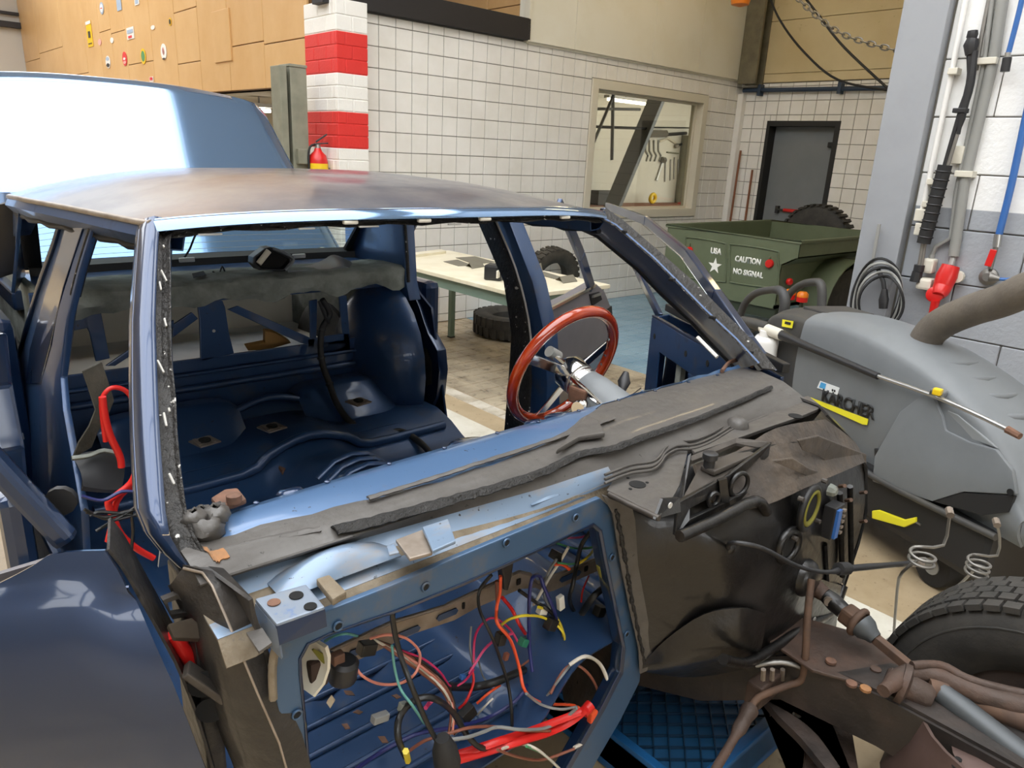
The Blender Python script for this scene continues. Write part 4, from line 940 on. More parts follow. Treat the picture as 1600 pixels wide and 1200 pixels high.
# black sealant bead along the scuttle and thin streak on the blue slope
def ragged(pts, w, h, seed, name, mat, n=3):
    r = random.Random(seed); P_ = spline([V(q) for q in pts], 10); a = []; b = []; c = []
    for k, q in enumerate(P_):
        ww = w(k / (len(P_) - 1)) if callable(w) else w
        a.append(q + V((0, ww * (.5 + .22 * r.random()), 0))); b.append(q + V((0, 0, h * (.7 + .6 * r.random())))); c.append(q - V((0, ww * (.5 + .25 * r.random()), 0)))
    return MB().sheet([a, [lerp(x, y, .6) + V((0, 0, h * .3)) for x, y in zip(a, b)], b, [lerp(x, y, .6) + V((0, 0, h * .3)) for x, y in zip(c, b)], c], .004).build(name, mat, CAR, 30)
def SL(pts, z=.985): return [P(x, y, Z=z) for x, y in pts]
ragged(SL([(522, 829), (600, 810), (700, 783), (780, 760), (850, 737), (900, 712), (960, 700), (1010, 682), (1080, 658), (1150, 630), (1205, 606)], .982), lambda t: .024 * (1 - .5 * t), .007, 3, 'sealant_bead', 'sealant')
ragged(SL([(575, 778), (660, 752), (740, 726), (830, 697), (905, 672), (960, 652)], .995), .010, .003, 5, 'sealant_streak', 'cowl_dust')
ragged(SL([(330, 862), (420, 842), (500, 826)], .984), .012, .004, 8, 'sealant_streak', 'cowl_dust')
lump = SL([(868, 712), (905, 690), (945, 684), (935, 664), (915, 655)], .99)
MB().prism(lump, (0, 0, .012)).build('sealant_patch', 'cowl_dust', CAR, bevel=.004)
# cowl channel and firewall flange
def chan(x): return pl([(.27, .945), (.5, .925), (.9, .885), (1.3, .872), (1.9, .868)], x)
e0 = [V((x, .905 + .012 * ((x - 1.08) / .8) ** 2, .972)) for x in xs]
e1 = [V((x, chan(x) + .004, .952)) for x in xs]
def fz(x): return .90 + .006 * math.sin(x * 40) + .004 * math.sin(x * 97)
e2 = [V((x, chan(x) - .018, .935 - .006 * (1 + math.sin(x * 9)))) for x in xs]
e3 = [V((x, .864, .915)) for x in xs]; e4 = [V((x, .850, fz(x))) for x in xs]; e5 = [V((x, .838, fz(x) - .012)) for x in xs]
sp = 21
MB().sheet([r[:sp] for r in (e0, e1)], .003).build('cowl_step', 'cowl_dust', CAR, 60)
MB().sheet([r[sp - 1:] for r in (e0, e1, e2)], .003).build('cowl_step', 'cowl_dust', CAR, 60)
MB().sheet([[q + V((0, 0, .001)) for q in r[:sp]] for r in (e1, e2, e3)], .003).build('cowl_channel', 'cowl_blue', CAR, 60)
MB().sheet([r[:sp] for r in ([lerp(p_, q_, .02) + V((0, 0, .002)) for p_, q_ in zip(e2, e3)], e3, e4, e5)], .004).build('firewall_flange', 'flange_dirt', CAR, 60)
# humps in the channel
for x, y, w, d, h in ((.47, .905, .10, .035, .03), (1.02, .892, .16, .018, .018)):
    n = 12; rr = [[V((x + w * (2 * i / n - 1), y + d * (2 * j / n - 1), .935 + h * max(0, 1 - (2 * i / n - 1) ** 2) ** 1.0 * max(0, 1 - (2 * j / n - 1) ** 2))) for j in range(n + 1)] for i in range(n + 1)]
    MB().sheet(rr, .003).build('channel_hump', 'cowl_blue', CAR, 60)
# clip plate in the channel
cpz = .955
q = [P(x, y, Z=cpz) for x, y in ((618, 848), (660, 832), (676, 868), (640, 878))]
MB().prism(q, (0, 0, .006)).build('clip_plate', 'raw_metal', CAR, bevel=.002)
q = [P(x, y, Z=cpz + .012) for x, y in ((660, 828), (700, 815), (712, 850), (676, 866))]
MB().prism(q, (0, 0, .006)).build('clip_plate', 'cowl_blue', CAR, bevel=.002)
q = [P(x, y, Z=cpz) for x, y in ((604, 856), (616, 852), (624, 866), (608, 870))]
MB().prism(q, (0, 0, .004)).build('clip_tab', 'cowl_blue', CAR, bevel=.002)
# bracket with three holes, left end of the flange
bq = [(398, 935), (478, 912), (508, 948), (432, 975)]
top = [P(x, y, Z=.945) for x, y in bq]
BR = MB().prism([t_ + V((0, 0, -.008)) for t_ in top], (0, 0, .008)).build('hinge_bracket', 'bracket_blue', CAR, bevel=.003)
MB().prism([top[0] + V((0, 0, -.008)), top[3] + V((0, 0, -.008)), top[3] + V((.0, -.01, -.05)), top[0] + V((-.005, 0, -.05))], (.004, .004, 0)).build('bracket_side', 'bracket_blue', BR)
MB().prism([top[3] + V((0, 0, -.004)), top[2] + V((0, 0, -.004)), top[2] + V((0, -.004, -.03)), top[3] + V((0, -.006, -.03))], (0, .004, 0)).build('bracket_lip', 'car_blue', BR)
for x, y, r in ((428, 942, .009), (463, 931, .010), (485, 948, .009)): MB().lathe([(r, 0), (r, .0015)], P(x, y, Z=.9455), (0, 0, 1), 16).build('bolt_hole', 'rust' if x < 440 else 'hole_black', BR)
q = [P(x, y, Z=.925) for x, y in ((385, 992), (410, 985), (425, 1008), (405, 1022))]
MB().prism(q, (0, 0, .004)).build('foot_tab', 'cowl_dust', BR)
q = [P(x, y, Z=.94) for x, y in ((494, 915), (515, 908), (542, 935), (520, 948))]
MB().prism(q, (0, 0, .012)).build('flange_pad', 'flange_dirt', CAR, bevel=.003)
# sealant lump and rust at the foot of the pillar
n = 10; c = P(322, 826, Z=1.0); rr = []
mb = MB()
for k, (ox, oy, oz, r) in enumerate(((0, 0, 0, .026), (.02, .012, .012, .02), (.005, .03, .006, .02), (-.012, .012, .016, .018), (.03, .03, .01, .014))):
    rr = [[c + V((ox, oy, oz)) + V((math.cos(a) * math.sin(b), math.sin(a) * math.sin(b), math.cos(b) * .8)) * (r * (1 + .15 * math.sin(3 * a + 5 * b + k))) for a in [2 * math.pi * i / 12 for i in range(13)]] for b in [math.pi * j / 8 for j in range(1, 8)]]
    mb.sheet(rr, .003)
mb.build('sealant_lump', 'cowl_dust', CAR, 60)
ragged(SL([(318, 858), (330, 868), (352, 862)], .985), .03, .003, 4, 'rust_patch', 'rust_orange')
t_ = [P(x, y, Z=1.0) for x, y in ((330, 786), (352, 772), (372, 770), (386, 788), (364, 796), (342, 800))]
MB().prism(t_, (0, 0, .01)).build('ground_tab', 'rust', CAR, bevel=.004); MB().lathe([(.012, 0), (.012, .012), (.006, .015)], P(366, 784, Z=1.01), (0, 0, 1), 10).build('ground_bolt', 'rust', CAR, 40)
# --- firewall with the heater opening (passenger side)
FY = .832
def FWp(x, y): return P(x, y, Y=FY)
inner = [(473, 1055), (472, 1030), (484, 1008), (520, 992), (620, 958), (720, 918), (830, 868), (926, 823), (936, 832), (945, 880), (960, 950), (972, 1010), (968, 1050), (940, 1105), (905, 1165), (870, 1225), (680, 1260), (490, 1260), (480, 1130)]
outer = [(425, 1060), (428, 1020), (446, 985), (510, 955), (612, 915), (712, 872), (822, 826), (938, 778), (962, 800), (975, 880), (988, 950), (1004, 1020), (1000, 1065), (970, 1125), (935, 1185), (900, 1250), (680, 1300), (452, 1300), (440, 1130)]
I = [FWp(*q) for q in inner]; O = [FWp(*q) for q in outer]
FWL = MB().ring(O, I, (0, .012, 0)).build('firewall_frame', 'frame_blue', CAR, bevel=.003)
MB().ring([lerp(o, i, .86) + V((0, -.003, 0)) for o, i in zip(O, I)], I, (0, .03, 0)).build('opening_lip', 'car_blue', FWL, bevel=.002)
for x, y in ((527, 977), (664, 916), (790, 847), (898, 808), (463, 1115), (955, 870), (978, 990)):
    MB().torus(FWp(x, y) + V((0, -.003, 0)), (0, 1, 0), .007, .002, 16, 6).build('stud_ring', 'frame_blue', FWL, 60); MB().lathe([(.005, 0), (.005, .004)], FWp(x, y) + V((0, -.004, 0)), (0, 1, 0), 10).build('stud_hole', 'hole_black', FWL)
# dirt collar around the opening corner
MB().tube([FWp(x, y) + V((0, -.004, 0)) for x, y in ((425, 1090), (424, 1040), (432, 1000), (452, 975), (500, 952))], .006, 6, 4).build('sealer_rim', 'flange_dirt', FWL, 60)
# tunnel and driver side firewall (engine side)
def tun(px): return [P(x, y, Y=yy) for x, y, yy in px]
t0 = tun([(962, 770, .855), (1010, 752, .85), (1060, 735, .83), (1110, 720, .80), (1180, 700, .76), (1260, 690, .74), (1340, 705, .72)])
t1 = tun([(962, 800, .845), (1015, 800, .82), (1065, 800, .78), (1120, 800, .74), (1190, 790, .70), (1270, 770, .69), (1352, 745, .70)])
t2 = tun([(968, 850, .84), (1020, 850, .80), (1070, 850, .76), (1125, 850, .71), (1195, 840, .68), (1270, 820, .67), (1350, 800, .69)])
t3 = tun([(980, 920, .83), (1030, 915, .79), (1080, 910, .75), (1135, 905, .70), (1200, 890, .67), (1270, 870, .665), (1338, 850, .69)])
t4 = tun([(995, 990, .825), (1040, 985, .78), (1090, 980, .74), (1145, 970, .69), (1205, 950, .665), (1260, 930, .66), (1316, 910, .69)])
t5 = tun([(1000, 1045, .825), (1045, 1050, .79), (1100, 1048, .75), (1150, 1040, .70), (1195, 1020, .67), (1245, 990, .67), (1300, 950, .70)])
def smoothgrid(rows, n=4):
    rows = [spline(r, n) for r in rows]; cols = [spline(list(c), n) for c in zip(*rows)]; return [list(c) for c in zip(*cols)]
FWR = MB().sheet(smoothgrid([t0, t1, t2, t3, t4, t5]), .006).build('engine_bulkhead', 'undercoat', CAR, 60)
# the tunnel mouth bulging downward
b0 = tun([(1000, 1030, .825), (1060, 1010, .78), (1110, 960, .745), (1150, 900, .70)])
mouth = [tun([(1000, 1042, .822), (1040, 1000, .78), (1100, 960, .72), (1160, 950, .665), (1200, 960, .65)]), tun([(1010, 1050, .815), (1050, 1042, .76), (1110, 1020, .70), (1160, 1010, .655), (1190, 1012, .645)]), tun([(1020, 1052, .83), (1060, 1058, .80), (1110, 1056, .76), (1160, 1046, .70), (1185, 1036, .66)])]
MB().sheet(smoothgrid(mouth), .006).build('tunnel_mouth', 'undercoat', FWR, 60)
lip = tun([(1130, 1030, .64), (1165, 1036, .64), (1200, 1018, .645), (1250, 985, .65), (1300, 955, .67), (1318, 915, .68)])
MB().tube(lip, .012, 8, 3).build('bulkhead_lip', 'undercoat', FWR, 60)
# right end: insulation on top, edge, outer flange
s0 = tun([(1085, 725, .80), (1150, 705, .78), (1215, 668, .77), (1290, 655, .765)])
s1 = tun([(1100, 765, .755), (1160, 745, .74), (1235, 715, .725), (1335, 690, .73)])
s2 = tun([(1130, 800, .72), (1195, 790, .69), (1275, 755, .68), (1352, 722, .695)])
s2b = tun([(1132, 808, .722), (1196, 800, .69), (1275, 768, .68), (1352, 735, .695)])
MB().sheet(smoothgrid([s0, s1, s2]), .008).build('insulation_pad', 'insulation', FWR, 50)
def flap(pts, yy): return MB().prism([P(x, y, Y=yy) + V((0, -.006, .004)) for x, y in pts], (0, .004, .003)).build('torn_insulation', 'insulation', FWR, bevel=.002)
flap([(1242, 690), (1275, 683), (1318, 700), (1350, 712), (1350, 728), (1322, 740), (1300, 728), (1270, 712), (1250, 705)], .715)
flap([(1202, 722), (1235, 718), (1262, 735), (1285, 742), (1275, 752), (1240, 738)], .70)
# outboard dark edge of the body
ed = [P(x, y, Y=yy) for x, y, yy in ((1290, 650, .77), (1330, 690, .74), (1352, 730, .70), (1352, 800, .69), (1340, 850, .69), (1318, 915, .69))]
MB().sheet([ed, [q + V((.06, .05, 0)) for q in ed], [q + V((.09, .2, 0)) for q in ed]], .006).build('outer_flange', 'undercoat', FWR, 50)
sf = [[P(x, y, Y=.825) for x, y in ((940, 772), (955, 800), (968, 880), (982, 950), (996, 1010), (1000, 1050))], [P(x, y, Y=.81) for x, y in ((985, 790), (990, 810), (995, 880), (1008, 950), (1018, 1010), (1012, 1046))]]
MB().sheet(sf, .006).build('seam_flange', 'cowl_dust', FWR, 50)
sm = spline([P(x, y, Y=.818) for x, y in ((960, 795), (972, 860), (984, 930), (996, 990), (1006, 1040))], 14)
MB().tube([q + V((.003 * RND.random(), -.003, 0)) for q in sm], [.002 + .004 * RND.random() for _ in sm], 6).build('sealer_bead', 'sealant', FWR, 60)
for x0_, y0_, x1_, y1_ in ((1312, 770, 1316, 900), (1328, 760, 1330, 880), (1288, 850, 1292, 920)): MB().tube([P(x0_, y0_, Y=.668), P(x1_, y1_, Y=.668)], .008, 6).build('bulkhead_rib', 'undercoat', FWR, 60)
MB().torus(P(1232, 852, Y=.665), (.1, 1, 0), .038, .010, 24, 8).build('recess_ring', 'undercoat', FWR, 60); MB().lathe([(.036, 0), (.036, .002)], P(1232, 852, Y=.664), (0, 1, 0), 20).build('recess', 'hole_black', FWR)
MB().lathe([(.05, .0), (.045, .02), (.03, .035)], P(1252, 900, Y=.67), (0, -1, 0), 20).build('column_seal', 'undercoat', FWR, 50)
MB().tube([P(x, y, Y=.69) for x, y in ((1062, 838), (1120, 812), (1180, 782), (1198, 800))], .012, 8, 3).build('bracket_base', 'undercoat', FWR, 60)
MB().lathe([(.014, 0), (.012, .008), (.006, .012)], P(1140, 856, Y=.705), (-.2, -1, 0), 14).build('cable_grommet', 'undercoat', FWR, 40)
HC = P(1262, 793, Y=.66)
MB().torus(HC + V((0, -.004, 0)), (-.1, 1, 0), .050, .008, 28, 8).build('booster_ring', 'black_trim', FWR, 60)
MB().lathe([(.046, 0), (.046, .002)], HC + V((0, -.003, 0)), (0, 1, 0), 28).build('booster_hole', 'hole_black', FWR)
MB().torus(HC + V((.004, -.006, 0)), (-.1, 1, 0), .040, .006, 28, 8).build('foam_ring', 'bristle', FWR, 60)
for dx, dz in ((-.055, .04), (.05, .055), (.055, -.05), (-.05, -.06)): MB().lathe([(.006, 0), (.006, .012)], HC + V((dx, -.012, dz)), (0, 1, 0), 8).build('booster_stud', 'metal_dark', FWR, 40)
cb = P(1300, 812, Y=.66); CN = MB().box(cb, (.05, .03, .085)).build('fuse_connector', 'plastic_black', FWR, bevel=.003)
MB().box(cb + V((-.012, -.016, 0)), (.018, .012, .075)).build('connector_insert', 'hose_blue', CN)
for k in range(5): MB().box(cb + V((.012, -.017, -.03 + .015 * k)), (.012, .012, .006)).build('terminal', 'raw_metal', CN)
for x, y in ((1298, 765), (1322, 782), (1345, 770), (1345, 815), (1312, 760)): MB().tube([P(x, y, Y=.66), P(x + 8, y - 1, Y=.64)], .005, 6).build('stud', 'rust_dark', FWR, 40)
nb = P(1296, 765, Y=.655); MB().lathe([(.016, 0), (.014, .012), (.008, .018)], nb, (0, -1, 0), 8).build('plug_clump', 'felt_grey', FWR, 30)
# wiper motor plate and braced bracket
pz = .935
pq = [(948, 768), (968, 738), (1012, 716), (1050, 704), (1075, 706), (1062, 760), (1052, 778), (1033, 806), (1026, 808), (985, 786)]
WPL = MB().prism([P(x, y, Z=pz) for x, y in pq], (0, 0, .004)).build('wiper_plate', 'cowl_dust', CAR, bevel=.0015)
MB().lathe([(.017, 0), (.017, .001)], P(996, 757, Z=pz + .0045), (0, 0, 1), 20).build('plate_hole', 'hole_black', WPL)
for x, y in ((981, 747), (1011, 754), (985, 764)): MB().lathe([(.0035, 0), (.0035, .001)], P(x, y, Z=pz + .0045), (0, 0, 1), 10).build('plate_hole', 'hole_black', WPL)
MB().tube([P(952, 772, Z=pz), P(985, 789, Z=pz), P(1030, 810, Z=pz)], .006, 8).build('plate_lip', 'metal_dark', WPL, 60)
BK = thing('wiper_bracket', None, None, None); BK.parent = CAR
fy = lambda x, y, yy: P(x, y, Y=yy)
o_ = [fy(1060, 785, .715), fy(1140, 742, .73), fy(1205, 692, .745), fy(1196, 742, .735), fy(1186, 775, .72), fy(1130, 805, .71), fy(1056, 838, .70)]
i_ = [fy(1078, 795, .715), fy(1140, 762, .73), fy(1190, 712, .745), fy(1184, 745, .735), fy(1176, 764, .72), fy(1128, 788, .71), fy(1078, 812, .70)]
MB().ring(o_, i_, (0, .008, 0)).build('bracket_frame', 'undercoat', BK, bevel=.002)
MB().beam(fy(1128, 748, .722), fy(1134, 800, .712), .01, .018).build('bracket_web', 'undercoat', BK)
MB().torus(fy(1155, 757, .722), (.2, 1, 0), .026, .005, 20, 8).build('bearing_ring', 'undercoat', BK, 60); MB().torus(fy(1115, 780, .716), (.2, 1, 0), .014, .005, 14, 6).build('bearing_ring', 'undercoat', BK, 60)
MB().prism([fy(1060, 780, .72), fy(1075, 712, .80), fy(1080, 708, .80), fy(1066, 785, .72)], (.004, 0, -.012)).build('side_gusset', 'undercoat', BK)
MB().prism([fy(1075, 714, .80), fy(1150, 684, .80), fy(1206, 690, .75), fy(1190, 700, .755), fy(1150, 692, .79), fy(1082, 720, .79)], (0, 0, -.008)).build('top_strap', 'metal_dark', BK, bevel=.001)
MB().beam(fy(1105, 736, .76), fy(1170, 708, .765), .035, .012).build('motor_arm', 'metal_dark', BK, bevel=.004)
MB().prism([fy(1066, 780, .725), fy(1090, 735, .78), fy(1140, 722, .775), fy(1165, 715, .76), fy(1130, 745, .73)], (0, 0, -.006)).build('motor_plate', 'metal_dark', BK)
c_ = fy(1109, 718, .765); KN = MB().lathe([(.012, -.02), (.012, 0), (.016, .002), (.016, .014), (.012, .016)], c_, (0, 0, 1), 18).build('pivot_knob', 'plastic_black', BK, 40)
MB().prism([fy(1024, 812, .70), fy(1036, 780, .715), fy(1062, 778, .715), fy(1064, 800, .70), fy(1042, 806, .70)], (0, .006, 0)).build('bracket_ear', 'undercoat', BK)
MB().lathe([(.006, 0), (.006, .002)], fy(1048, 790, .698), (0, 1, 0), 12).build('ear_hole', 'seal_white', BK)
# cowl right end: plenum floor with hole and rippled joint
pp_ = [(1075, 703), (1130, 672), (1200, 640), (1262, 622), (1285, 640), (1250, 655), (1200, 672), (1150, 690), (1085, 712)]
PL = MB().prism([P(x, y, Z=.94) for x, y in pp_], (0, 0, .008)).build('plenum_end', 'cowl_dust', CAR, bevel=.002)
MB().lathe([(.018, 0), (.018, .001)], P(1243, 650, Z=.9485), (0, 0, 1), 18).build('plenum_hole', 'hole_black', PL)
MB().sheet([[P(x, y, Z=.94) for x, y in ((1085, 712), (1150, 690), (1200, 672), (1250, 655), (1285, 640))], [P(x, y, Z=.94) + V((0, .03, -.06)) for x, y in ((1085, 712), (1150, 690), (1200, 672), (1250, 655), (1285, 640))]], .004).build('plenum_wall', 'undercoat', PL)
for k, off in enumerate((0, 7, 13)):
    MB().tube([P(x, y + off, Z=.952 - .002 * k) for x, y in ((945, 742), (985, 727), (1018, 722), (1032, 712), (1040, 700), (1058, 690), (1085, 688), (1115, 676), (1150, 655), (1200, 635))], .003, 6, 4).build('seam_ripple', 'cowl_dust', PL, 60)
MB().lathe([(.028, 0), (.024, .018), (.012, .026)], P(1152, 668, Z=.945), (0, 0, 1), 16).build('plenum_boss', 'cowl_dust', PL, 50)
MB().tube([P(x, y, Z=.995) for x, y in ((1128, 580), (1140, 566), (1160, 562), (1175, 572))], .006, 6, 3).build('rusty_lug', 'rust', CAR, 60)
# ------------------------------------------------------------------ car: pillars, floor, rear, doors, steering
def wallpoly(name, px, X, th, mat, parent=CAR, bev=.006):
    f = (lambda y: X) if not callable(X) else X
    return MB().prism([P(x, y, X=f(y)) for x, y in px], (th, 0, 0)).build(name, mat, parent, 40, bevel=bev)
# driver side door pillar
BPD = wallpoly('door_pillar', [(792, 338), (832, 440), (850, 520), (855, 600), (852, 690), (820, 700), (826, 600), (824, 520), (806, 440), (765, 338)], 1.80, .07, 'car_blue_in')
wallpoly('pillar_felt', [(768, 338), (808, 440), (826, 520), (828, 600), (822, 698), (785, 700), (796, 560), (798, 520), (786, 440), (742, 338)], 1.79, .05, 'gasket', BPD)
MB().tube([P(x, y, X=1.785) for x, y in ((775, 345), (806, 420), (826, 500), (832, 570))], .004, 6, 3).build('seal_strip', 'seal_white', BPD, 60)
# driver side rear pillar, door jamb and wheel arch
wallpoly('rear_pillar', [(538, 335), (628, 335), (634, 440), (640, 470), (600, 470), (560, 440), (540, 400)], 1.74, .06, 'car_blue_in')
wallpoly('pillar_felt', [(618, 336), (631, 336), (636, 400), (638, 442), (622, 438), (620, 390)], 1.745, .012, 'gasket')
j0 = [(638, 440), (655, 480), (668, 520), (683, 548), (686, 580), (682, 620), (668, 650), (640, 660), (636, 600), (634, 540), (628, 470)]
JB = wallpoly('door_jamb', j0, 1.80, .05, 'car_blue')
jh = MB().prism([P(x, y, X=1.798) for x, y in ((652, 546), (666, 544), (674, 566), (674, 600), (662, 604), (655, 580))], (.004, 0, 0)).build('jamb_recess', 'felt_dark', JB, bevel=.001)
n = 16; ctr = V((1.73, 2.77, .62)); rx, ry, rz = .20, .31, .37
rows = [[ctr + V((-rx * math.cos(b) * 1.0, ry * math.sin(b) * math.cos(a), rz * math.sin(b) * math.sin(a))) for a in [2 * math.pi * i / 24 for i in range(25)]] for b in [math.pi / 2 * j / n for j in range(n + 1)]]
rows = [[V((max(q.x, 1.42), q.y, q.z)) for q in r] for r in rows]
WA_ = MB().sheet(rows, .005).build('wheel_arch', 'car_blue_in', CAR, 60)
MB().tube([P(x, y, X=1.76) for x, y in ((618, 470), (632, 520), (640, 580), (640, 640), (625, 665))], .016, 8, 4).build('jamb_seal', 'black_trim', CAR, 60)
# rear quarter inner skin beside the arch
MB().prism([(1.82, 2.42, .40), (1.82, 3.3, .40), (1.82, 3.3, 1.05), (1.80, 2.75, 1.03), (1.82, 2.55, .9)], (.01, 0, 0)).build('quarter_panel', 'car_blue', CAR)
# passenger side
fx = lambda y: pl([(330, .415), (500, .355), (700, .30), (880, .28)], y)
BPP = wallpoly('door_pillar', [(104, 318), (86, 380), (62, 450), (36, 540), (18, 600), (22, 650), (40, 720), (52, 800), (56, 905), (132, 905), (126, 800), (112, 720), (98, 640), (94, 590), (104, 500), (124, 420), (146, 345), (128, 328)], fx, .018, 'car_blue_in', CAR, .005)
MB().prism([P(x, y, X=fx(y) - .004) for x, y in ((110, 322), (92, 390), (70, 460), (46, 545), (40, 600), (62, 600), (78, 540), (98, 450), (124, 370), (138, 330))], (.006, 0, 0)).build('pillar_channel', 'car_blue', BPP, bevel=.003)
MB().tube([P(x, y, X=fx(y) - .002) for x, y in ((102, 325), (86, 380), (60, 452), (34, 542), (18, 600), (24, 655))], .009, 8, 3).build('pillar_edge', 'car_blue', BPP, 60)
MB().tube([P(x, y, X=fx(y) + .015) for x, y in ((128, 420), (108, 500), (98, 560), (98, 600), (104, 660))], .010, 6, 4).build('seal_remnant', 'rust', BPP, 60)
MB().tube([P(x, y, X=fx(y) + .01) for x, y in ((150, 350), (140, 380), (128, 420), (118, 460))], .014, 6, 3).build('pillar_sealant', 'gasket', BPP, 60)
wallpoly('rear_pillar', [(-40, 300), (14, 300), (34, 312), (38, 330), (20, 372), (-10, 430), (-40, 470)], .40, .05, 'car_blue_in')
# rear passenger door, ajar
RDP = MB().prism([P(x, y, X=.20) for x, y in ((-30, 505), (12, 520), (20, 600), (40, 700), (48, 800), (52, 900), (-30, 900))], (-.05, 0, 0)).build('rear_door', 'car_blue', CAR, bevel=.008)
MB().bx(.13, .19, 1.75, 3.0, .30, .80).build('door_lower_skin', 'car_blue', RDP, bevel=.02)
MB().beam(P(2, 684, X=.235), P(34, 682, X=.26), .012, .02).build('striker_plate', 'steel', RDP, bevel=.003); MB().tube([P(20, 688, X=.24), P(26, 730, X=.245), P(34, 772, X=.25)], .009, 8).build('check_strap', 'plastic_black', RDP, 40)
# --- floor, tunnel, seat pan, bulkhead
def floorz(x, y):
    z = pl([(.85, .40), (1.0, .42), (2.2, .42), (2.3, .47), (2.4, .50), (2.66, .50)], y)
    h = pl([(.85, .12), (1.2, .17), (2.0, .15), (2.3, .07), (2.66, .02)], y); w = .16
    z += h * math.exp(-((x - 1.10) / w) ** 4)
    if 1.15 < y < 2.15: z += .008 * math.sin(x * 60) * (1 - math.exp(-((x - 1.10) / .24) ** 4))
    z += .03 * math.exp(-((x - .78) / .1) ** 2 - ((y - 2.0) / .12) ** 2) 
    return z
gx = [lerp(.33, 1.755, i / 60) for i in range(61)]; gy_ = [lerp(.86, 2.66, j / 50) for j in range(51)]
FL = MB().sheet([[V((x, y, floorz(x, y))) for y in gy_] for x in gx], .006).build('floor_pan', 'car_blue_in', CAR, 60)
MB().bx(1.75, 1.80, .95, 2.62, .28, .40).build('sill', 'car_blue_in', CAR, bevel=.015); MB().bx(.26, .36, .95, 2.62, .30, .445).build('sill', 'car_blue_in', CAR, bevel=.015)
# cross member step in front of the rear pan
for y, z, r in ((2.28, .47, .018), (2.62, .515, .015)):
    MB().tube([(.4, y, z), (.85, y, z), (.95, y, z + .05), (1.1, y, z + .09), (1.25, y, z + .05), (1.35, y, z), (1.7, y, z)], r, 8, 3).build('floor_rib', 'car_blue_in', FL, 60)
for k in range(6): MB().tube([(.38, .93 + .07 * k, .420), (.42, .93 + .07 * k, .424), (.86, .93 + .07 * k, .424), (.9, .93 + .07 * k, .424)], .0065, 8).build('floor_rib', 'car_blue_in', FL, 60)
for k in range(3): MB().tube([(1.33 + .12 * k, 1.0, .44), (1.33 + .12 * k, 2.0, .436)], .012, 8).build('floor_rib', 'car_blue_in', FL, 60)
for k in range(5): MB().tube([(.98, 1.78 + .05 * k, .535), (1.04, 1.78 + .05 * k, .578), (1.1, 1.78 + .05 * k, .59), (1.16, 1.78 + .05 * k, .578), (1.22, 1.78 + .05 * k, .535)], .010, 6).build('tunnel_rib', 'car_blue_in', FL, 60)
def pan_block(x0, x1): 
    n = 14; r = [[V((lerp(x0, x1, i / n), lerp(2.36, 2.70, j / n), .49 + .13 * min(1, max(0, (j / n - .25) / .5)) ** 1.5 - .03 * (abs(2 * i / n - 1) ** 6))) for j in range(n + 1)] for i in range(n + 1)]
    return MB().sheet(r, .005).build('seat_pan', 'car_blue_in', FL, 60)
pan_block(.50, .98); pan_block(1.22, 1.62)
for x, y in ((320, 690), (425, 668), (560, 628), (162, 757)):
    q = P(x, y, Z=.585 if x > 200 else .5); A_ = MB().box(q, (.075, .075, .006), Matrix.Rotation(.2, 3, 'Z')).build('belt_anchor', 'raw_metal', FL, bevel=.002)
    MB().lathe([(.02, 0), (.02, .006), (.012, .008)], q + V((0, 0, .003)), (0, 0, 1), 10).build('anchor_hole', 'hole_black', A_); 
    for a in (-1, 1): MB().box(q + V((a * .024, 0, .004)), (.012, .06, .004)).build('anchor_weld', 'raw_metal', A_)
# bulkhead between cabin and boot
BY = 2.72
def bk(x, y): return P(x, y, Y=BY)
def bar_(pts, th=.012, name='bulkhead_brace', mat='car_blue_in'): return MB().prism([bk(*q) for q in pts], (0, th, 0)).build(name, mat, BKH, bevel=.003)
BKH = MB().prism([(.38, BY, .48), (1.72, BY, .48), (1.72, BY, .765), (.38, BY, .775)], (0, .012, 0)).build('rear_bulkhead', 'car_blue_in', CAR, bevel=.004)
MB().tube([(.4, BY - .01, .665), (1.05, BY - .01, .66), (1.7, BY - .01, .655)], .014, 8).build('bulkhead_bead', 'car_blue_in', BKH, 60); MB().tube([(.4, BY - .01, .72), (1.7, BY - .01, .712)], .008, 8).build('bulkhead_bead', 'car_blue_in', BKH, 60)
MB().prism([(.38, BY, .985), (1.72, BY, .975), (1.72, BY, 1.05), (.38, BY, 1.06)], (0, .012, 0)).build('bulkhead_top', 'car_blue_in', BKH, bevel=.004)
bar_([(308, 470), (348, 470), (352, 480), (358, 520), (366, 552), (314, 566), (312, 500)])
bar_([(356, 484), (372, 478), (490, 530), (496, 542), (470, 536)])
bar_([(484, 470), (496, 468), (494, 545), (486, 545)]); bar_([(530, 462), (542, 462), (548, 545), (538, 548)])
bar_([(480, 530), (545, 520), (548, 552), (482, 556)])
bar_([(240, 520), (272, 500), (272, 512), (180, 572), (165, 572)]); bar_([(125, 490), (158, 488), (172, 560), (150, 565), (140, 520)]); bar_([(100, 500), (135, 497), (140, 512), (100, 520)])
bar_([(270, 508), (300, 488), (310, 498), (270, 528)])
MB().lathe([(.006, 0), (.006, .002)], bk(334, 517) + V((0, -.002, 0)), (0, 1, 0), 10).build('hole_light', 'seal_white', BKH)
# boot floor behind the bulkhead, with things lying in it
MB().bx(.42, 1.74, 2.74, 3.75, .60, .61).build('boot_floor', 'wall_offwhite', CAR); MB().bx(.42, 1.74, 3.75, 3.76, .45, .82).build('boot_rear_wall', 'frame_beige', CAR); MB().bx(.40, .42, 2.74, 3.75, .45, 1.06).build('boot_side', 'felt_grey', CAR); MB().bx(1.74, 1.76, 2.74, 3.75, .45, 1.06).build('boot_side', 'felt_grey', CAR)
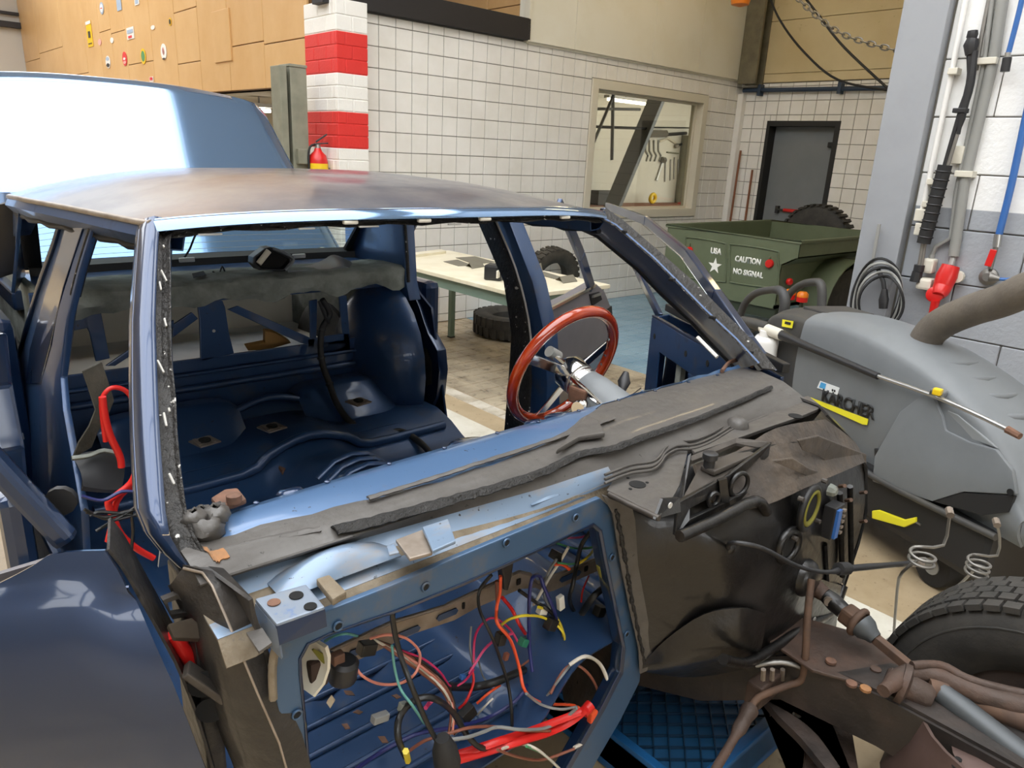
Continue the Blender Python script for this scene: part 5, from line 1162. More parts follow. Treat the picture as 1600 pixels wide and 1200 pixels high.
# package shelf, rear window surround, glass
MB().bx(.42, 1.74, 2.66, 3.12, 1.045, 1.058).build('parcel_shelf', 'car_blue_in', CAR, bevel=.003)
rb = [(x, 3.085 + .03 * (1 - ((x - 1.09) / .6) ** 2), 1.058) for x in [lerp(.44, 1.74, i / 12) for i in range(13)]]
rb = [V(q) for q in rb]
RW_ = MB().sheet([rb, [q + V((0, -.03, -.012)) for q in rb], [q + V((0, -.02, .024)) for q in rb], [q + V((0, .01, .038)) for q in rb]], .006).build('rear_window_sill', 'black_trim', CAR, 50)
rt_ = [q + V((0, -.03, -.02)) for q in reversed(rear)] if rear[0].x > rear[-1].x else [q + V((0, -.03, -.02)) for q in rear]
rt_ = [rt_[int(i * (len(rt_) - 1) / 12)] for i in range(13)]
up_ = [q + V((0, .01, .036)) for q in rb]
glass_material('rear_glass', (.86, .92, .93, 1), .0, .06)
GL = MB().sheet([up_, [lerp(a, b, .5) + V((0, .015, 0)) for a, b in zip(up_, rt_)], rt_], .004).build('rear_window', 'rear_glass', CAR, 60)
for k in range(1, 11):
    t = k / 11; MB().tube([lerp(a, b, t) + V((0, .002 + .03 * t * (1 - t), 0)) for a, b in zip(up_, rt_)], .0009, 4).build('heater_line', 'steel_dull', GL, 60)
for sgn, k in ((-1, 0), (1, 12)):
    a, b = up_[k], rt_[k]
    MB().sheet([[a + V((-sgn * .045, -.01, -.01)), b + V((-sgn * .05, -.01, -.01))], [a + V((sgn * .01, 0, -.01)), b + V((sgn * .02, 0, 0))], [a + V((sgn * .10, .10, -.06)), b + V((sgn * .05, .08, -.02))]], .012).build('rear_window_side', 'black_trim', CAR, 50)
    MB().sheet([[a + V((sgn * .02, -.02, -.03)), b + V((sgn * .02, -.05, 0))], [a + V((sgn * .09, -.25, -.05)), b + V((sgn * .04, -.3, .0))]], .01).build('rear_pillar_skin', 'car_blue_in', CAR, 50)
for x, y in ((292, 406), (467, 400)): MB().box(P(x, y, Y=3.06), (.06, .012, .018)).build('shelf_clip', 'seal_white', RW_, bevel=.003)
# --- boot lid, raised
LX0, LX1 = .27, 1.875
lid = [(3.42, 1.03), (3.46, 1.055), (3.62, 1.18), (3.78, 1.305), (3.94, 1.43), (4.08, 1.55), (4.18, 1.64), (4.25, 1.70), (4.29, 1.735), (4.31, 1.735), (4.33, 1.70)]
rows = []
for k, (y, z) in enumerate(lid):
    r = []
    for i in range(33):
        u = -1 + 2 * i / 32; t = k / 10
        hw_ = (LX1 - LX0) / 2 * (1 - .035 * t) ; x = (LX0 + LX1) / 2 + u * hw_
        cr = (1 - abs(u) ** 2.6)
        r.append(V((x, y - .02 * cr, z + .075 * cr * (.25 + .75 * t) - (.03 * max(0, abs(u) - .93) / .07))))
    rows.append(r)
LID = MB().sheet(rows, .02).build('boot_lid', 'car_lid', CAR, 40)
MB().bx(LX0 + .1, LX1 - .1, 3.0, 3.42, .95, 1.02).build('rear_deck', 'car_blue', CAR, bevel=.01)
MB().tube([(.55, 3.3, 1.0), (.55, 3.5, .98), (.55, 3.7, 1.2)], .014, 8, 3).build('lid_hinge', 'car_blue_in', CAR, 60); MB().tube([(1.6, 3.3, 1.0), (1.6, 3.5, .98), (1.6, 3.7, 1.2)], .014, 8, 3).build('lid_hinge', 'car_blue_in', CAR, 60)
# rear wings and lower rear so the body stands on something
MB().bx(.24, .32, 2.62, 4.3, .3, 1.0).build('rear_wing', 'car_blue', CAR, bevel=.03); MB().bx(1.84, 1.92, 2.62, 4.3, .3, 1.0).build('rear_wing', 'car_blue', CAR, bevel=.03); MB().bx(.24, 1.92, 4.28, 4.36, .3, .85).build('rear_panel', 'car_blue', CAR, bevel=.03)
for x in (.36, 1.80): MB().lathe([(.18, -.1), (.28, -.11), (.33, -.08), (.34, 0), (.33, .08), (.28, .11), (.18, .1)], (x, 3.35, .46), (1, 0, 0), 32).build('rear_wheel', 'tyre', CAR, 50)
# --- passenger front door, wide open (near, lower left)
DH, DN = V((.262, .93, 0)), V((.436, .90, 0)).normalized()
def DP(x, y, off=0): return PP(x, y, DH, DN) - DN * off
xr = [(850, 160), (858, 165), (890, 191), (935, 216), (990, 247), (1040, 274), (1100, 299), (1160, 318), (1230, 338)]
yt = [(-200, 985), (-60, 922), (0, 897), (50, 876), (80, 862), (120, 859), (165, 858)]
rows = []
for j in range(22):
    t = j / 21; r = []
    for i in range(15):
        c = i / 14; x0 = lerp(-260, 165, c); y = lerp(pl(yt, x0), 1235, t ** 1.15); x = lerp(-260, pl(xr, y), c)
        bul = .045 * math.sin(math.pi * min(1, max(0, (y - 870) / 420))) - .012 * max(0, c - .9) / .1
        if y < 915: bul = .0 + .012 * (y - 858) / 57
        r.append(DP(x, y, bul))
    rows.append(r)
FDP = MB().sheet([list(reversed(r)) for r in rows], .006).build('front_door', 'car_blue', CAR, 50)
MB().tube([DP(x, y, .014) for x, y in ((-150, 935), (0, 920), (120, 912), (205, 908))], .0025, 6).build('door_crease', 'car_blue', FDP, 60)
MB().sheet([[DP(pl(xr, y), y, .0) for y in range(860, 1236, 25)], [DP(pl(xr, y), y, -.0) + DN * .10 + V((-.02, 0, 0)) for y in range(860, 1236, 25)]], .004).build('door_front_edge', 'pillar_dirt', FDP, 50)
MB().beam(DP(-60, 700, -.03), DP(96, 864, -.03), .027, .03, DN).build('window_frame_bar', 'car_blue', FDP, bevel=.008)
MB().prism([DP(x, y, -.05) for x, y in ((-120, 960), (60, 905), (150, 900), (280, 1235), (-120, 1235))], DN * .01).build('door_inner', 'door_skin_grey', FDP)
MB().lathe([(.02, 0), (.02, .01), (.012, .012)], DP(72, 818, -.06), DN, 12).build('mirror_boss', 'black_trim', FDP, 40)
# hinge pillar of the passenger side, dirty and cut away
hp = [(285, 888, .95), (315, 895, .93), (330, 915, .91), (352, 965, .88), (375, 1020, .86), (400, 1080, .845), (435, 1160, .83), (455, 1230, .825)]
hq = [(262, 915, .99), (285, 960, .98), (300, 1000, .965), (315, 1050, .95), (330, 1100, .94), (345, 1150, .93), (365, 1200, .92), (375, 1260, .92)]
a_ = [P(x, y, Y=yy) for x, y, yy in hp]; b_ = [P(x, y, Y=yy) for x, y, yy in hq]
HPL = MB().sheet(smoothgrid([a_, [lerp(p, q, .5) + V((-.008, -.012, 0)) for p, q in zip(a_, b_)], b_]), .008).build('hinge_pillar', 'pillar_dirt', CAR, 60)
MB().sheet([a_, [q + V((.03, .0, -.004)) for q in a_], [P(x, y, Y=FY + .004) for x, y in ((395, 935), (400, 960), (410, 990), (424, 1030), (432, 1070), (442, 1120), (450, 1180), (462, 1240))]], .006).build('scuttle_side', 'pillar_dirt', HPL, 60)
MB().tube([q + V((0, -.004, .002)) for q in a_], .0022, 6).build('pillar_edge', 'raw_metal', HPL, 60)
for x, y in ((330, 1110), (318, 1070)): MB().lathe([(.022, 0), (.022, .002)], P(x, y, Y=.925), (.4, 1, 0), 14).build('access_hole', 'hole_black', HPL)
hg = [P(x, y, Y=.93) for x, y in ((262, 975), (300, 965), (330, 990), (315, 998), (272, 996))]
HN = MB().prism(hg, (0, .01, -.012)).build('door_hinge', 'metal_dark', CAR, bevel=.002); MB().ring([P(x, y, Y=.96) for x, y in ((254, 938), (280, 928), (298, 940), (300, 962), (270, 968))], [P(x, y, Y=.96) for x, y in ((262, 942), (279, 936), (290, 944), (291, 957), (268, 960))], (0, .012, 0)).build('hinge_loop', 'pillar_dirt', HN, bevel=.002)
MB().beam(P(290, 1045, Y=.93), P(352, 1088, Y=.91), .03, .012).build('hinge_arm', 'metal_dark', HN, bevel=.003)
MB().tube([P(270, 990, Y=.97), P(290, 1020, Y=.97), P(312, 1050, Y=.97)], .011, 8, 3).build('red_cable', 'red_gloss', HN, 60)
# lower front structure below the pillar so it is closed
MB().prism([(.30, .95, .3), (.30, 1.05, .3), (.30, 1.05, .95), (.30, .95, .95)], (-.03, 0, 0)).build('pillar_post', 'pillar_dirt', CAR, bevel=.004)
# --- driver front door, open about a third
a = math.radians(33); H1 = V((1.94, 1.03, 0)); D1 = V((math.sin(a), math.cos(a), 0)); N1 = V((D1.y, -D1.x, 0))
def D1p(s, z, o=0): return H1 + D1 * s + N1 * o + V((0, 0, z))
FDD = MB().prism([D1p(0, .36, .07), D1p(1.02, .36, .07), D1p(1.03, .70, .09), D1p(1.02, .93, .08), D1p(.6, .955, .07), D1p(0, .965, .05)], N1 * .012).build('front_door', 'car_blue', CAR, bevel=.004)
MB().ring([D1p(.02, .37), D1p(1.0, .37), D1p(1.01, .92), D1p(.02, .95)], [D1p(.14, .47), D1p(.86, .47), D1p(.88, .80), D1p(.14, .82)], N1 * .008).build('door_inner_skin', 'car_blue_in', FDD, bevel=.004)
MB().prism([D1p(1.0, .37, 0), D1p(1.0, .92, 0), D1p(1.02, .93, .085), D1p(1.02, .36, .085)], D1 * .006).build('latch_face', 'car_blue_in', FDD, bevel=.003)
MB().prism([D1p(.0, .945, 0), D1p(1.01, .92, 0), D1p(1.01, .915, .028), D1p(.0, .94, .028)], (0, 0, .01)).build('belt_lip', 'car_blue', FDD, bevel=.003); MB().prism([D1p(.0, .975, .05), D1p(1.0, .95, .05), D1p(1.0, .95, .075), D1p(.0, .975, .075)], (0, 0, .03)).build('belt_seal', 'black_trim', FDD, bevel=.004)
MB().beam(D1p(.5, .47, .004), D1p(.52, .81, .004), .07, .01, N1).build('inner_strut', 'car_blue_in', FDD, bevel=.003); MB().beam(D1p(.7, .47, .03), D1p(.7, .81, .03), .05, .02, N1).build('window_track', 'felt_grey', FDD)
for s, z in ((.95, .85), (.92, .6), (.92, .44), (.6, .87), (.4, .89), (.2, .9), (.08, .6)): MB().lathe([(.012, 0), (.012, .003)], D1p(s, z, -.002), N1, 10).build('skin_hole', 'hole_black', FDD)
def onD(x, y): return PP(x, y, H1 + N1 * .05, N1)
fr = [onD(*q) for q in ((1030, 492), (997, 425), (948, 322), (1010, 345), (1074, 398), (1120, 462), (1170, 535), (1192, 566))]
fr[0] = lerp(fr[0], fr[1], -.05)
def ribbon(pts, w, dr, name, mat, par, th=.02):
    return [MB().beam(p, q, w, th, dr).build(name, mat, par, bevel=.005) for p, q in zip(pts, pts[1:])]
ribbon(fr[:3], .035, N1, 'window_frame_bar', 'car_blue', FDD); ribbon(fr[2:5], .04, N1, 'window_frame_bar', 'car_blue', FDD); ribbon(fr[4:], .045, N1, 'window_frame_bar', 'car_blue', FDD, .03)
MB().tube([q + D1 * .035 - V((0, 0, .01)) for q in fr[3:]], .009, 6).build('frame_seal', 'black_trim', FDD, 60)
MB().tube([q + D1 * .055 - V((0, 0, .015)) for q in fr[3:]], .006, 6).build('frame_edge', 'chrome', FDD, 60)
# --- driver rear door, wide open, seen from outside
a = math.radians(69); H2 = V((1.87, 1.97, 0)); D2 = V((math.sin(a), math.cos(a), 0)); N2 = V((-D2.y, D2.x, 0))
def onR(x, y, o=0): return PP(x, y, H2 + N2 * o, N2)
RDD = MB().prism([onR(x, y) for x, y in ((838, 492), (900, 462), (932, 443), (945, 455), (957, 485), (955, 520), (948, 545), (900, 566), (838, 590))], N2 * .06).build('rear_door', 'door_skin_grey', CAR, bevel=.008)  # upper skin: grey reflection and dust on blue paint, put into the colour
MB().prism([onR(x, y) for x, y in ((838, 588), (900, 565), (948, 543), (940, 580), (932, 640), (920, 660), (838, 700))], N2 * .06).build('door_lower_skin', 'car_blue', RDD, bevel=.008)
MB().beam(onR(846, 490, -.004), onR(930, 446, -.004), .012, .012, N2).build('belt_trim', 'chrome', RDD)
hd = [onR(x, y, -.006) for x, y in ((922, 460), (937, 456), (941, 468), (926, 478))]
HD2 = MB().prism(hd, N2 * .01).build('handle_recess', 'hole_black', RDD); MB().beam(onR(926, 463, -.012), onR(938, 459, -.012), .012, .012, N2).build('door_handle', 'chrome', HD2)
MB().prism([onR(x, y, -.003) for x, y in ((937, 492), (956, 478), (957, 492), (942, 500))], N2 * .01).build('dark_scuff', 'black_trim', RDD)
ribbon([onR(924, 450), onR(908, 400), onR(885, 345), onR(872, 318)], .05, N2, 'window_frame_bar', 'car_blue', RDD); 
# --- steering column and wooden wheel
SW = thing('steering_wheel', None, None, None); SW.parent = CAR
SC_ = V((1.43, 1.36, .992)); SN = V((-.0, .93, .36)).normalized()
ux = SN.cross(V((1, 0, 0))).normalized(); vx = V((1, 0, 0))
MB().torus(SC_, SN, .182, .0165, 64, 14).build('rim', 'wood_rim', SW, 60)
for k in range(9):
    an = math.radians(-62 + 11 * k); d_ = vx * math.cos(an) + (-ux) * math.sin(an)
    MB().lathe([(.004, 0), (.004, .003)], SC_ + d_ * .168, -d_, 8).build('rivet', 'steel', SW)
for an in (100, 200, 340):
    d_ = vx * math.cos(math.radians(an)) + ux * math.sin(math.radians(an)); MB().beam(SC_ + d_ * .03 - SN * .03, SC_ + d_ * .17, .03, .006, SN).build('spoke', 'chrome', SW, bevel=.002)
MB().lathe([(.05, -.06), (.05, -.02), (.035, 0)], SC_, SN, 24).build('hub', 'chrome', SW, 40)
SCN = thing('steering_column', None, None, None); SCN.parent = CAR
e = SC_ - SN * .06
MB().lathe([(.042, 0), (.046, .01), (.046, .03), (.04, .035)], e - SN * .03, SN, 24).build('lock_collar', 'chrome', SCN, 40)
for k in range(3): MB().torus(e - SN * (.005 + .012 * k), SN, .046, .003, 24, 6).build('collar_ring', 'steel', SCN, 60)
MB().lathe([(.06, 0), (.062, .12), (.055, .20), (.048, .24)], e - SN * .27, SN, 24).build('column_shroud', 'column_grey', SCN, 40)
MB().beam(e + V((-.05, -.02, .02)), e - SN * .22 + V((-.055, 0, .03)), .012, .012).build('trim_strip', 'chrome', SCN, bevel=.003)
MB().lathe([(.022, 0), (.024, .02), (.02, .03)], e - SN * .09 + V((-.062, 0, -.01)), (-1, -.2, 0), 16).build('ignition_lock', 'chrome', SCN, 40); MB().tube([e - SN * .1 + V((-.07, -.01, -.05)), e - SN * .1 + V((-.075, -.01, -.075))], .011, 10).build('lock_button', 'plastic_black', SCN, 40)
MB().box(e - SN * .06 + V((-.05, 0, 0)), (.03, .06, .045)).build('switch_block', 'rust', SCN, bevel=.006)
MB().tube([SC_ - SN * .03 + V((-.03, 0, .03)), PP(862, 553, SC_, V((0, 1, 0)))], .009, 8).build('stalk', 'chrome', SCN, 40); MB().tube([PP(858, 549, SC_, V((0, 1, 0))), PP(872, 557, SC_, V((0, 1, 0)))], .016, 12).build('stalk_knob', 'plastic_grey', SCN, 40)
MB().tube([e - SN * .16 + V((.06, 0, 0)), P(972, 600, Y=1.2)], .004, 6).build('lever_rod', 'chrome', SCN, 40); MB().lathe([(.008, -.03), (.018, 0), (.008, .03)], P(975, 597, Y=1.2), (.5, .3, .6), 12).build('lever_knob', 'plastic_black', SCN, 40)
MB().tube([P(974, 630, Y=1.12), P(1003, 608, Y=1.1)], .005, 6).build('tilt_lever', 'chrome', SCN, 40)
# ------------------------------------------------------------------ hot water pressure cleaner
mk('cleaner_grey', '74787b', .5, col2='6d7174', scale=3)
mk('cleaner_light', '888c8e', .5)
mk('cleaner_dark', '3a3a3b', .55, col2='46443f', scale=5)
mk('cleaner_black', '1c1c1d', .55)
mk('cleaner_yellow', 'e6dc2a', .4)
mk('hose_brown', '5f5850', .7, col2='6d655a', scale=6, bump=.3, bscale=60)
mk('label_white', 'e6e9ea', .4); mk('label_blue', '4aa0d6', .4)
mk('letter_black', '191919', .5)
CL = thing('pressure_cleaner', None, 'grey and black wheeled pressure cleaner standing beyond the car', 'machine')
KA = V((.40, .9165, 0)); KB = V((.9165, -.40, 0)); K0 = V((2.97, .86, 0))
def K(s, t, z): return K0 + KA * s + KB * t + V((0, 0, z))
def KP(x, y, t=0.0): return PP(x, y, K0 + KB * t, KB)
def ks(p): return (p - K0).dot(KA)
tops = [(1262, 500), (1300, 505), (1345, 520), (1400, 548), (1450, 580), (1500, 622), (1545, 675), (1580, 730), (1608, 800)]
sec = []
for x, y in tops:
    T = KP(x, y); s = ks(T); z = T.z
    prof = [(0.02, .36), (-.012, lerp(.36, z, .35)), (-.018, lerp(.36, z, .7)), (-.008, z - .03), (.012, z), (.06, z + .02), (.14, z + .026), (.26, z + .020), (.38, z - .02), (.47, z - .10), (.50, lerp(.36, z, .5)), (.50, .36)]
    sec.append([K(s, t, zz) for t, zz in prof])
BODY = MB().sheet(smoothgrid([list(reversed(r)) for r in sec], 3), .01).build('body', 'cleaner_grey', CL, 60)
# nose and rear closing
def cap(r, off, name, mat):
    c = sum(r, V((0, 0, 0))) / len(r); MB().sheet([r, [lerp(q, c, .25) + off for q in r], [lerp(q, c, .97) + off * 1.3 for q in r]], .008).build(name, mat, CL, 50)
cap(sec[-1], KA * -.10, 'nose', 'cleaner_grey')
s1 = ks(KP(1262, 500)); z1 = KP(1262, 500).z
dk = []
for ds, dz in ((-.01, .004), (.08, .004), (.20, -.01), (.27, -.05), (.29, -.12)):
    s = s1 + ds; z = z1 + dz
    dk.append([K(s, t, zz) for t, zz in [(-.004, .30), (-.016, lerp(.36, z, .5)), (-.010, z - .03), (.012, z), (.06, z + .02), (.14, z + .026), (.26, z + .020), (.38, z - .02), (.48, z - .12), (.50, .30)]])
BK_ = MB().sheet(smoothgrid([list(reversed(r)) for r in dk], 3), .01).build('rear_cowl', 'cleaner_dark', CL, 60)
cap(dk[-1], KA * .02, 'rear_panel', 'cleaner_dark')
ztab = sorted((ks(KP(x, y)), KP(x, y).z) for x, y in tops)
def ktop(s_): return pl(ztab, s_)
for k in range(5):
    s_ = s1 - .10 - .075 * k; MB().beam(K(s_, .10, ktop(s_) + .027), K(s_, .34, ktop(s_) + .004), .05, .012).build('top_rib', 'cleaner_light', CL, bevel=.004)
MB().prism([K(s1 - .05, .08, z1 + .02), K(s1 + .14, .08, z1 + .02), K(s1 + .14, .34, z1 + .015), K(s1 - .05, .34, z1 + .015)], (0, 0, .018)).build('top_lid', 'cleaner_dark', CL, bevel=.006)
# black chassis and wheels
ZC = .36
MB().prism([K(-.35, -.02, .15), K(1.30, -.02, .15), K(1.30, .52, .15), K(-.35, .52, .15)], (0, 0, .22)).build('chassis', 'cleaner_black', CL, bevel=.03)
MB().tube([K(-.36, -.03, .365), K(.2, -.035, .345), K(.5, -.03, .40), K(1.25, -.03, .44)], .014, 8, 4).build('bumper_strip', 'cleaner_dark', CL, 60)
for s, t in ((1.05, .02), (1.05, .48), (-.1, .08), (-.1, .42)):
    R_ = .15 if s > .5 else .085
    w_ = MB().lathe([(R_ * .4, -.04), (R_ * .95, -.04), (R_, -.03), (R_, .03), (R_ * .95, .04), (R_ * .4, .04)], K(s, t, R_), KB, 24).build('wheel', 'rubber_black', CL, 50); MB().lathe([(R_ * .4, -.045), (R_ * .4, .045)], K(s, t, R_), KB, 16).build('wheel_hub', 'plastic_grey', w_, 40)
yb = [KP(x, y, -.03) for x, y in ((1362, 798), (1372, 797), (1412, 812), (1430, 808), (1430, 816), (1412, 824), (1362, 810))]
MB().prism(yb, KB * .03).build('yellow_grip', 'cleaner_yellow', CL, bevel=.004); MB().beam(KP(1425, 812, -.02), KP(1440, 820, -.02), .012, .006).build('grip_pin', 'steel_dull', CL)
# raised side panel with pocket
lp_ = [(1412, 642), (1452, 612), (1466, 625), (1478, 650), (1483, 672), (1520, 690), (1562, 702), (1588, 735), (1594, 772), (1510, 768), (1462, 783), (1368, 752), (1372, 712)]
MB().prism([KP(x, y, -.018) for x, y in lp_], KB * -.02).build('side_panel', 'cleaner_grey', CL, 40, bevel=.008)
MB().prism([KP(x, y, -.012) for x, y in ((1484, 640), (1500, 648), (1562, 700), (1520, 686), (1482, 668))], KB * -.012).build('side_pocket', 'cleaner_light', CL, bevel=.004)
MB().prism([KP(x, y, -.02) for x, y in ((1462, 783), (1508, 769), (1590, 774), (1580, 800), (1540, 805))], KB * -.014).build('side_recess', 'cleaner_black', CL, bevel=.003)
MB().lathe([(.012, 0), (.012, .003)], KP(1579, 769, -.042), -KB, 12).build('panel_screw', 'hole_black', CL)
pl_ = [KP(x, y, -.03) for x, y in ((1365, 700), (1395, 712), (1408, 735), (1402, 758), (1368, 752))]
DP_ = MB().prism(pl_, KB * .02).build('dark_plate', 'cleaner_black', CL, bevel=.006); MB().prism([KP(x, y, -.036) for x, y in ((1378, 733), (1394, 736), (1392, 750), (1376, 746))], KB * .005).build('plate_label', 'cleaner_light', DP_)
# vent ridges over the nose
for k, (x, y) in enumerate(((1530, 595), (1550, 606), (1566, 622), (1580, 640), (1592, 660), (1603, 682))):
    s_ = ks(KP(x, y)) + .0; zz = ktop(ks(KP(tops[4][0] + k * 26, tops[4][1] + k * 38))); s_ = ks(KP(tops[4][0] + k * 26, tops[4][1] + k * 38))
    MB().tube([K(s_ + .02, .06, zz + .018), K(s_ - .02, .16, zz + .026), K(s_ + .02, .30, zz + .012)], .014, 8, 3).build('vent_ridge', 'cleaner_grey', CL, 60)
# writing and labels on the side
od = -.028
o = KP(1284, 626, od); xe = KP(1366, 657, od); dn = (xe - o).normalized(); up_d = Z1
xd_ = V((dn.x, dn.y, dn.z)).normalized(); yd_ = (Z1 - xd_ * Z1.dot(xd_)).normalized()
text_mesh('KÄRCHER', 'brand_lettering', 'letter_black', o, xd_, yd_, 1, CL, fit=(xe - o).length, fith=.07, bold=.025, depth=.003)
MB().prism([KP(x, y, od) for x, y in ((1267, 621), (1272, 623), (1357, 655), (1355, 664), (1348, 663), (1274, 630))], KB * -.002).build('yellow_stripe', 'cleaner_yellow', CL)
LB = MB().prism([KP(x, y, od) for x, y in ((1282, 595), (1312, 606), (1309, 617), (1277, 606))], KB * -.002).build('service_label', 'label_white', CL)
MB().prism([KP(x, y, od - .0025) for x, y in ((1283, 597), (1291, 600), (1289, 608), (1280, 605))], KB * -.001).build('label_print', 'label_blue', LB)
WL = MB().prism([KP(x, y, -.02) for x, y in ((1223, 499), (1240, 502), (1238, 513), (1222, 510))], KB * -.002).build('warning_label', 'cleaner_yellow', CL); MB().prism([KP(x, y, -.0225) for x, y in ((1227, 502), (1236, 504), (1235, 508), (1226, 506))], KB * -.001).build('label_print', 'letter_black', WL)
# push handles
def HB(x, y, t): return KP(x, y, t)
MB().tube([HB(1152, 520, .10), HB(1160, 482, .10), HB(1178, 460, .10), HB(1205, 453, .10), HB(1222, 456, .10), HB(1226, 475, .10), HB(1222, 500, .10)], [.02, .02, .02, .02, .024, .026, .026], 10, 4).build('push_handle', 'cleaner_dark', CL, 60)
MB().tube([HB(1222, 492, .40), HB(1232, 462, .40), HB(1250, 446, .40), HB(1270, 441, .40), HB(1283, 446, .40), HB(1284, 480, .40)], [.02, .02, .02, .022, .024, .024], 10, 4).build('push_handle', 'cleaner_dark', CL, 60)
MB().tube([HB(1226, 495, .12), HB(1228, 520, .08)], .03, 8).build('handle_post', 'cleaner_dark', CL, 40)
cn = thing('detergent_canister', None, 'white plastic canister beside the cleaner handle', 'canister')
c = KP(1197, 538, -.05); MB().box(c + V((0, 0, -.02)), (.14, .12, .13), Matrix.Rotation(.4, 3, 'Z')).build('body', 'white_paint', cn, 50, bevel=.03, seg=3); MB().lathe([(.025, 0), (.025, .03)], c + V((-.03, 0, .045)), (0, 0, 1), 12).build('cap', 'white_paint', cn, 40)
MB().bx(c.x - .08, c.x + .08, c.y - .08, c.y + .08, 0, c.z - .085).build('stand', 'cleaner_black', cn, bevel=.01)
# lance clipped along the side
LN = thing('cleaner_lance', None, 'long spray lance with black grip clipped along the cleaner side', 'lance')
t = -.06
MB().tube([KP(1160, 499, t), KP(1178, 506, t), KP(1200, 512, t)], [.018, .030, .026], 10).build('grip', 'cleaner_dark', LN, 40); MB().tube([KP(1172, 520, t), KP(1180, 514, t), KP(1192, 516, t)], .008, 8).build('trigger', 'plastic_black', LN, 40)
MB().tube([KP(1192, 512, t), KP(1222, 524, t)], .028, 12).build('sleeve', 'plastic_cream', LN, 40); MB().tube([KP(1221, 523, t), KP(1250, 536, t), KP(1372, 588, t)], [.026, .018, .014], 10).build('insulated_tube', 'plastic_black', LN, 40)
MB().tube([KP(1370, 587, t), KP(1455, 617, t), KP(1520, 645, t), KP(1576, 672, t)], .0085, 10, 3).build('steel_tube', 'steel', LN, 40); MB().tube([KP(1574, 671, t), KP(1594, 682, t)], [.014, .012], 8).build('nozzle', 'rust', LN, 40)
CP = MB().box(KP(1466, 614, -.045), (.05, .05, .03)).build('holder_clip', 'steel', CL, bevel=.008); MB().box(KP(1465, 612, -.07), (.03, .03, .025)).build('clip_pad', 'yellow', CP, bevel=.006)
# exhaust hose from the top of the cleaner
EH = thing('exhaust_hose', None, 'thick brown grey exhaust hose plugged into the cleaner top', 'hose')
hp_ = [KP(1440, 560, .17), KP(1448, 528, .17), KP(1472, 505, .17), KP(1520, 484, .16), KP(1570, 468, .15), KP(1640, 440, .14)]
hp_ += [hp_[-1] + V((-.1, -.45, .25)), hp_[-1] + V((-.15, -.8, .9)), hp_[-1] + V((-.15, -.9, 1.9)), V((hp_[-1].x - .15, hp_[-1].y - .9, 5.2))]
hp_ = spline(hp_, 8)
MB().tube(hp_, .062, 16).build('hose', 'hose_brown', EH, 60)
# things near the right edge of the floor
tag(MB().lathe([(.03, 0), (.055, .02), (.055, .06), (.02, .09)], P(1600, 925, Z=.0), (0, 0, 1), 16).build('chrome_foot', 'chrome', None, 40), 'chrome round foot at the right edge of the floor', 'foot')

# ------------------------------------------------------------------ running gear in front of the bulkhead, lift platforms
mk('tower_brown', '5c4a45', .5, .2, col2='4a3a34', scale=7)
paint('rusty', '43362f', .6, 0, metal=.15, bump=.5, bscale=30, dust='523c30', dscale=9, dlo=.45, dhi=.7, drough=.85, spot='8a8378', spscale=60, splo=.7, sphi=.75)
paint('frame_black', '2a2624', .5, .1, metal=.15, bump=.4, bscale=25, dust='43362f', dscale=6, dlo=.45, dhi=.75, drough=.8)
mk('tube_grey', '4a4e51', .45, .3)
mk('lift_blue', '1a5c94', .45, col2='164f80', scale=5)
mk('lift_deck', '1d5078', .5, col2='174263', scale=8)
mk('lift_strand', '0e2c44', .5)
mk('lift_blue_dark', '143f61', .55, col2='10324d', scale=8)
# platforms
for x0, x1, nm in ((1.27, 1.90, 'blue lift platform with expanded metal deck under the driver side'), (.24, .86, 'blue lift platform under the passenger side')):
    LF = thing('lift_platform', None, nm, 'lift platform', 'lift platforms under the car'); y0, y1, zt_ = .69, 4.6, .12
    MB().bx(x0, x1, y0, y1, .02, zt_ - .012).build('deck', 'lift_deck', LF, bevel=.004)
    for a in ((x0, x0 + .025, y0, y1), (x1 - .025, x1, y0, y1), (x0, x1, y0, y0 + .03)): MB().bx(*a, 0, zt_).build('edge_rail', 'lift_blue', LF, bevel=.004)
    MB().bx(x0 + .02, x1 - .02, 1.0, 1.02, zt_ - .012, zt_ - .002).build('deck_seam', 'lift_blue_dark', LF)
    if x0 > 1:
        ms = MB(); dy = .026; dx = .062
        nyy = int((2.2 - y0 - .03) / dy)
        for j in range(nyy):
            y = y0 + .04 + j * dy; pts = []
            i = 0; x = x0 + .025
            while x < x1 - .025:
                pts.append(V((x, y + (dy * .5 if (i + j) % 2 else -dy * .5) * .92, zt_ - .006))); x += dx / 2; i += 1
            for p_, q_ in zip(pts, pts[1:]): ms.beam(p_, q_, .003, .008)
        tag(ms.build('mesh_deck', 'lift_strand', LF), kind='stuff')
# frame rail
RG = thing('front_frame', None, None, None); RG.parent = CAR
def rail(pts, w, h, name, mat): 
    for p_, q_ in zip(pts, pts[1:]): MB().beam(p_, q_, w, h).build(name, mat, RG, bevel=.006)
pr_ = [V((1.45, .98, .26)), V((1.50, .80, .30)), V((1.55, .62, .40)), V((1.56, .40, .42)), V((1.56, -.4, .42))]
tops_ = [[p + V((-.06, 0, .06)) for p in pr_], [p + V((.06, 0, .06)) for p in pr_], [p + V((.06, 0, -.06)) for p in pr_], [p + V((-.06, 0, -.06)) for p in pr_], [p + V((-.06, 0, .06)) for p in pr_]]
MB().sheet(smoothgrid(tops_, 1), .008).build('frame_rail', 'frame_black', RG, 30)
MB().prism([(1.49, .70, .462), (1.62, .72, .462), (1.68, .55, .47), (1.66, .42, .475), (1.52, .40, .475), (1.46, .55, .468)], (0, 0, .008)).build('rail_top_plate', 'rusty', RG, bevel=.003)
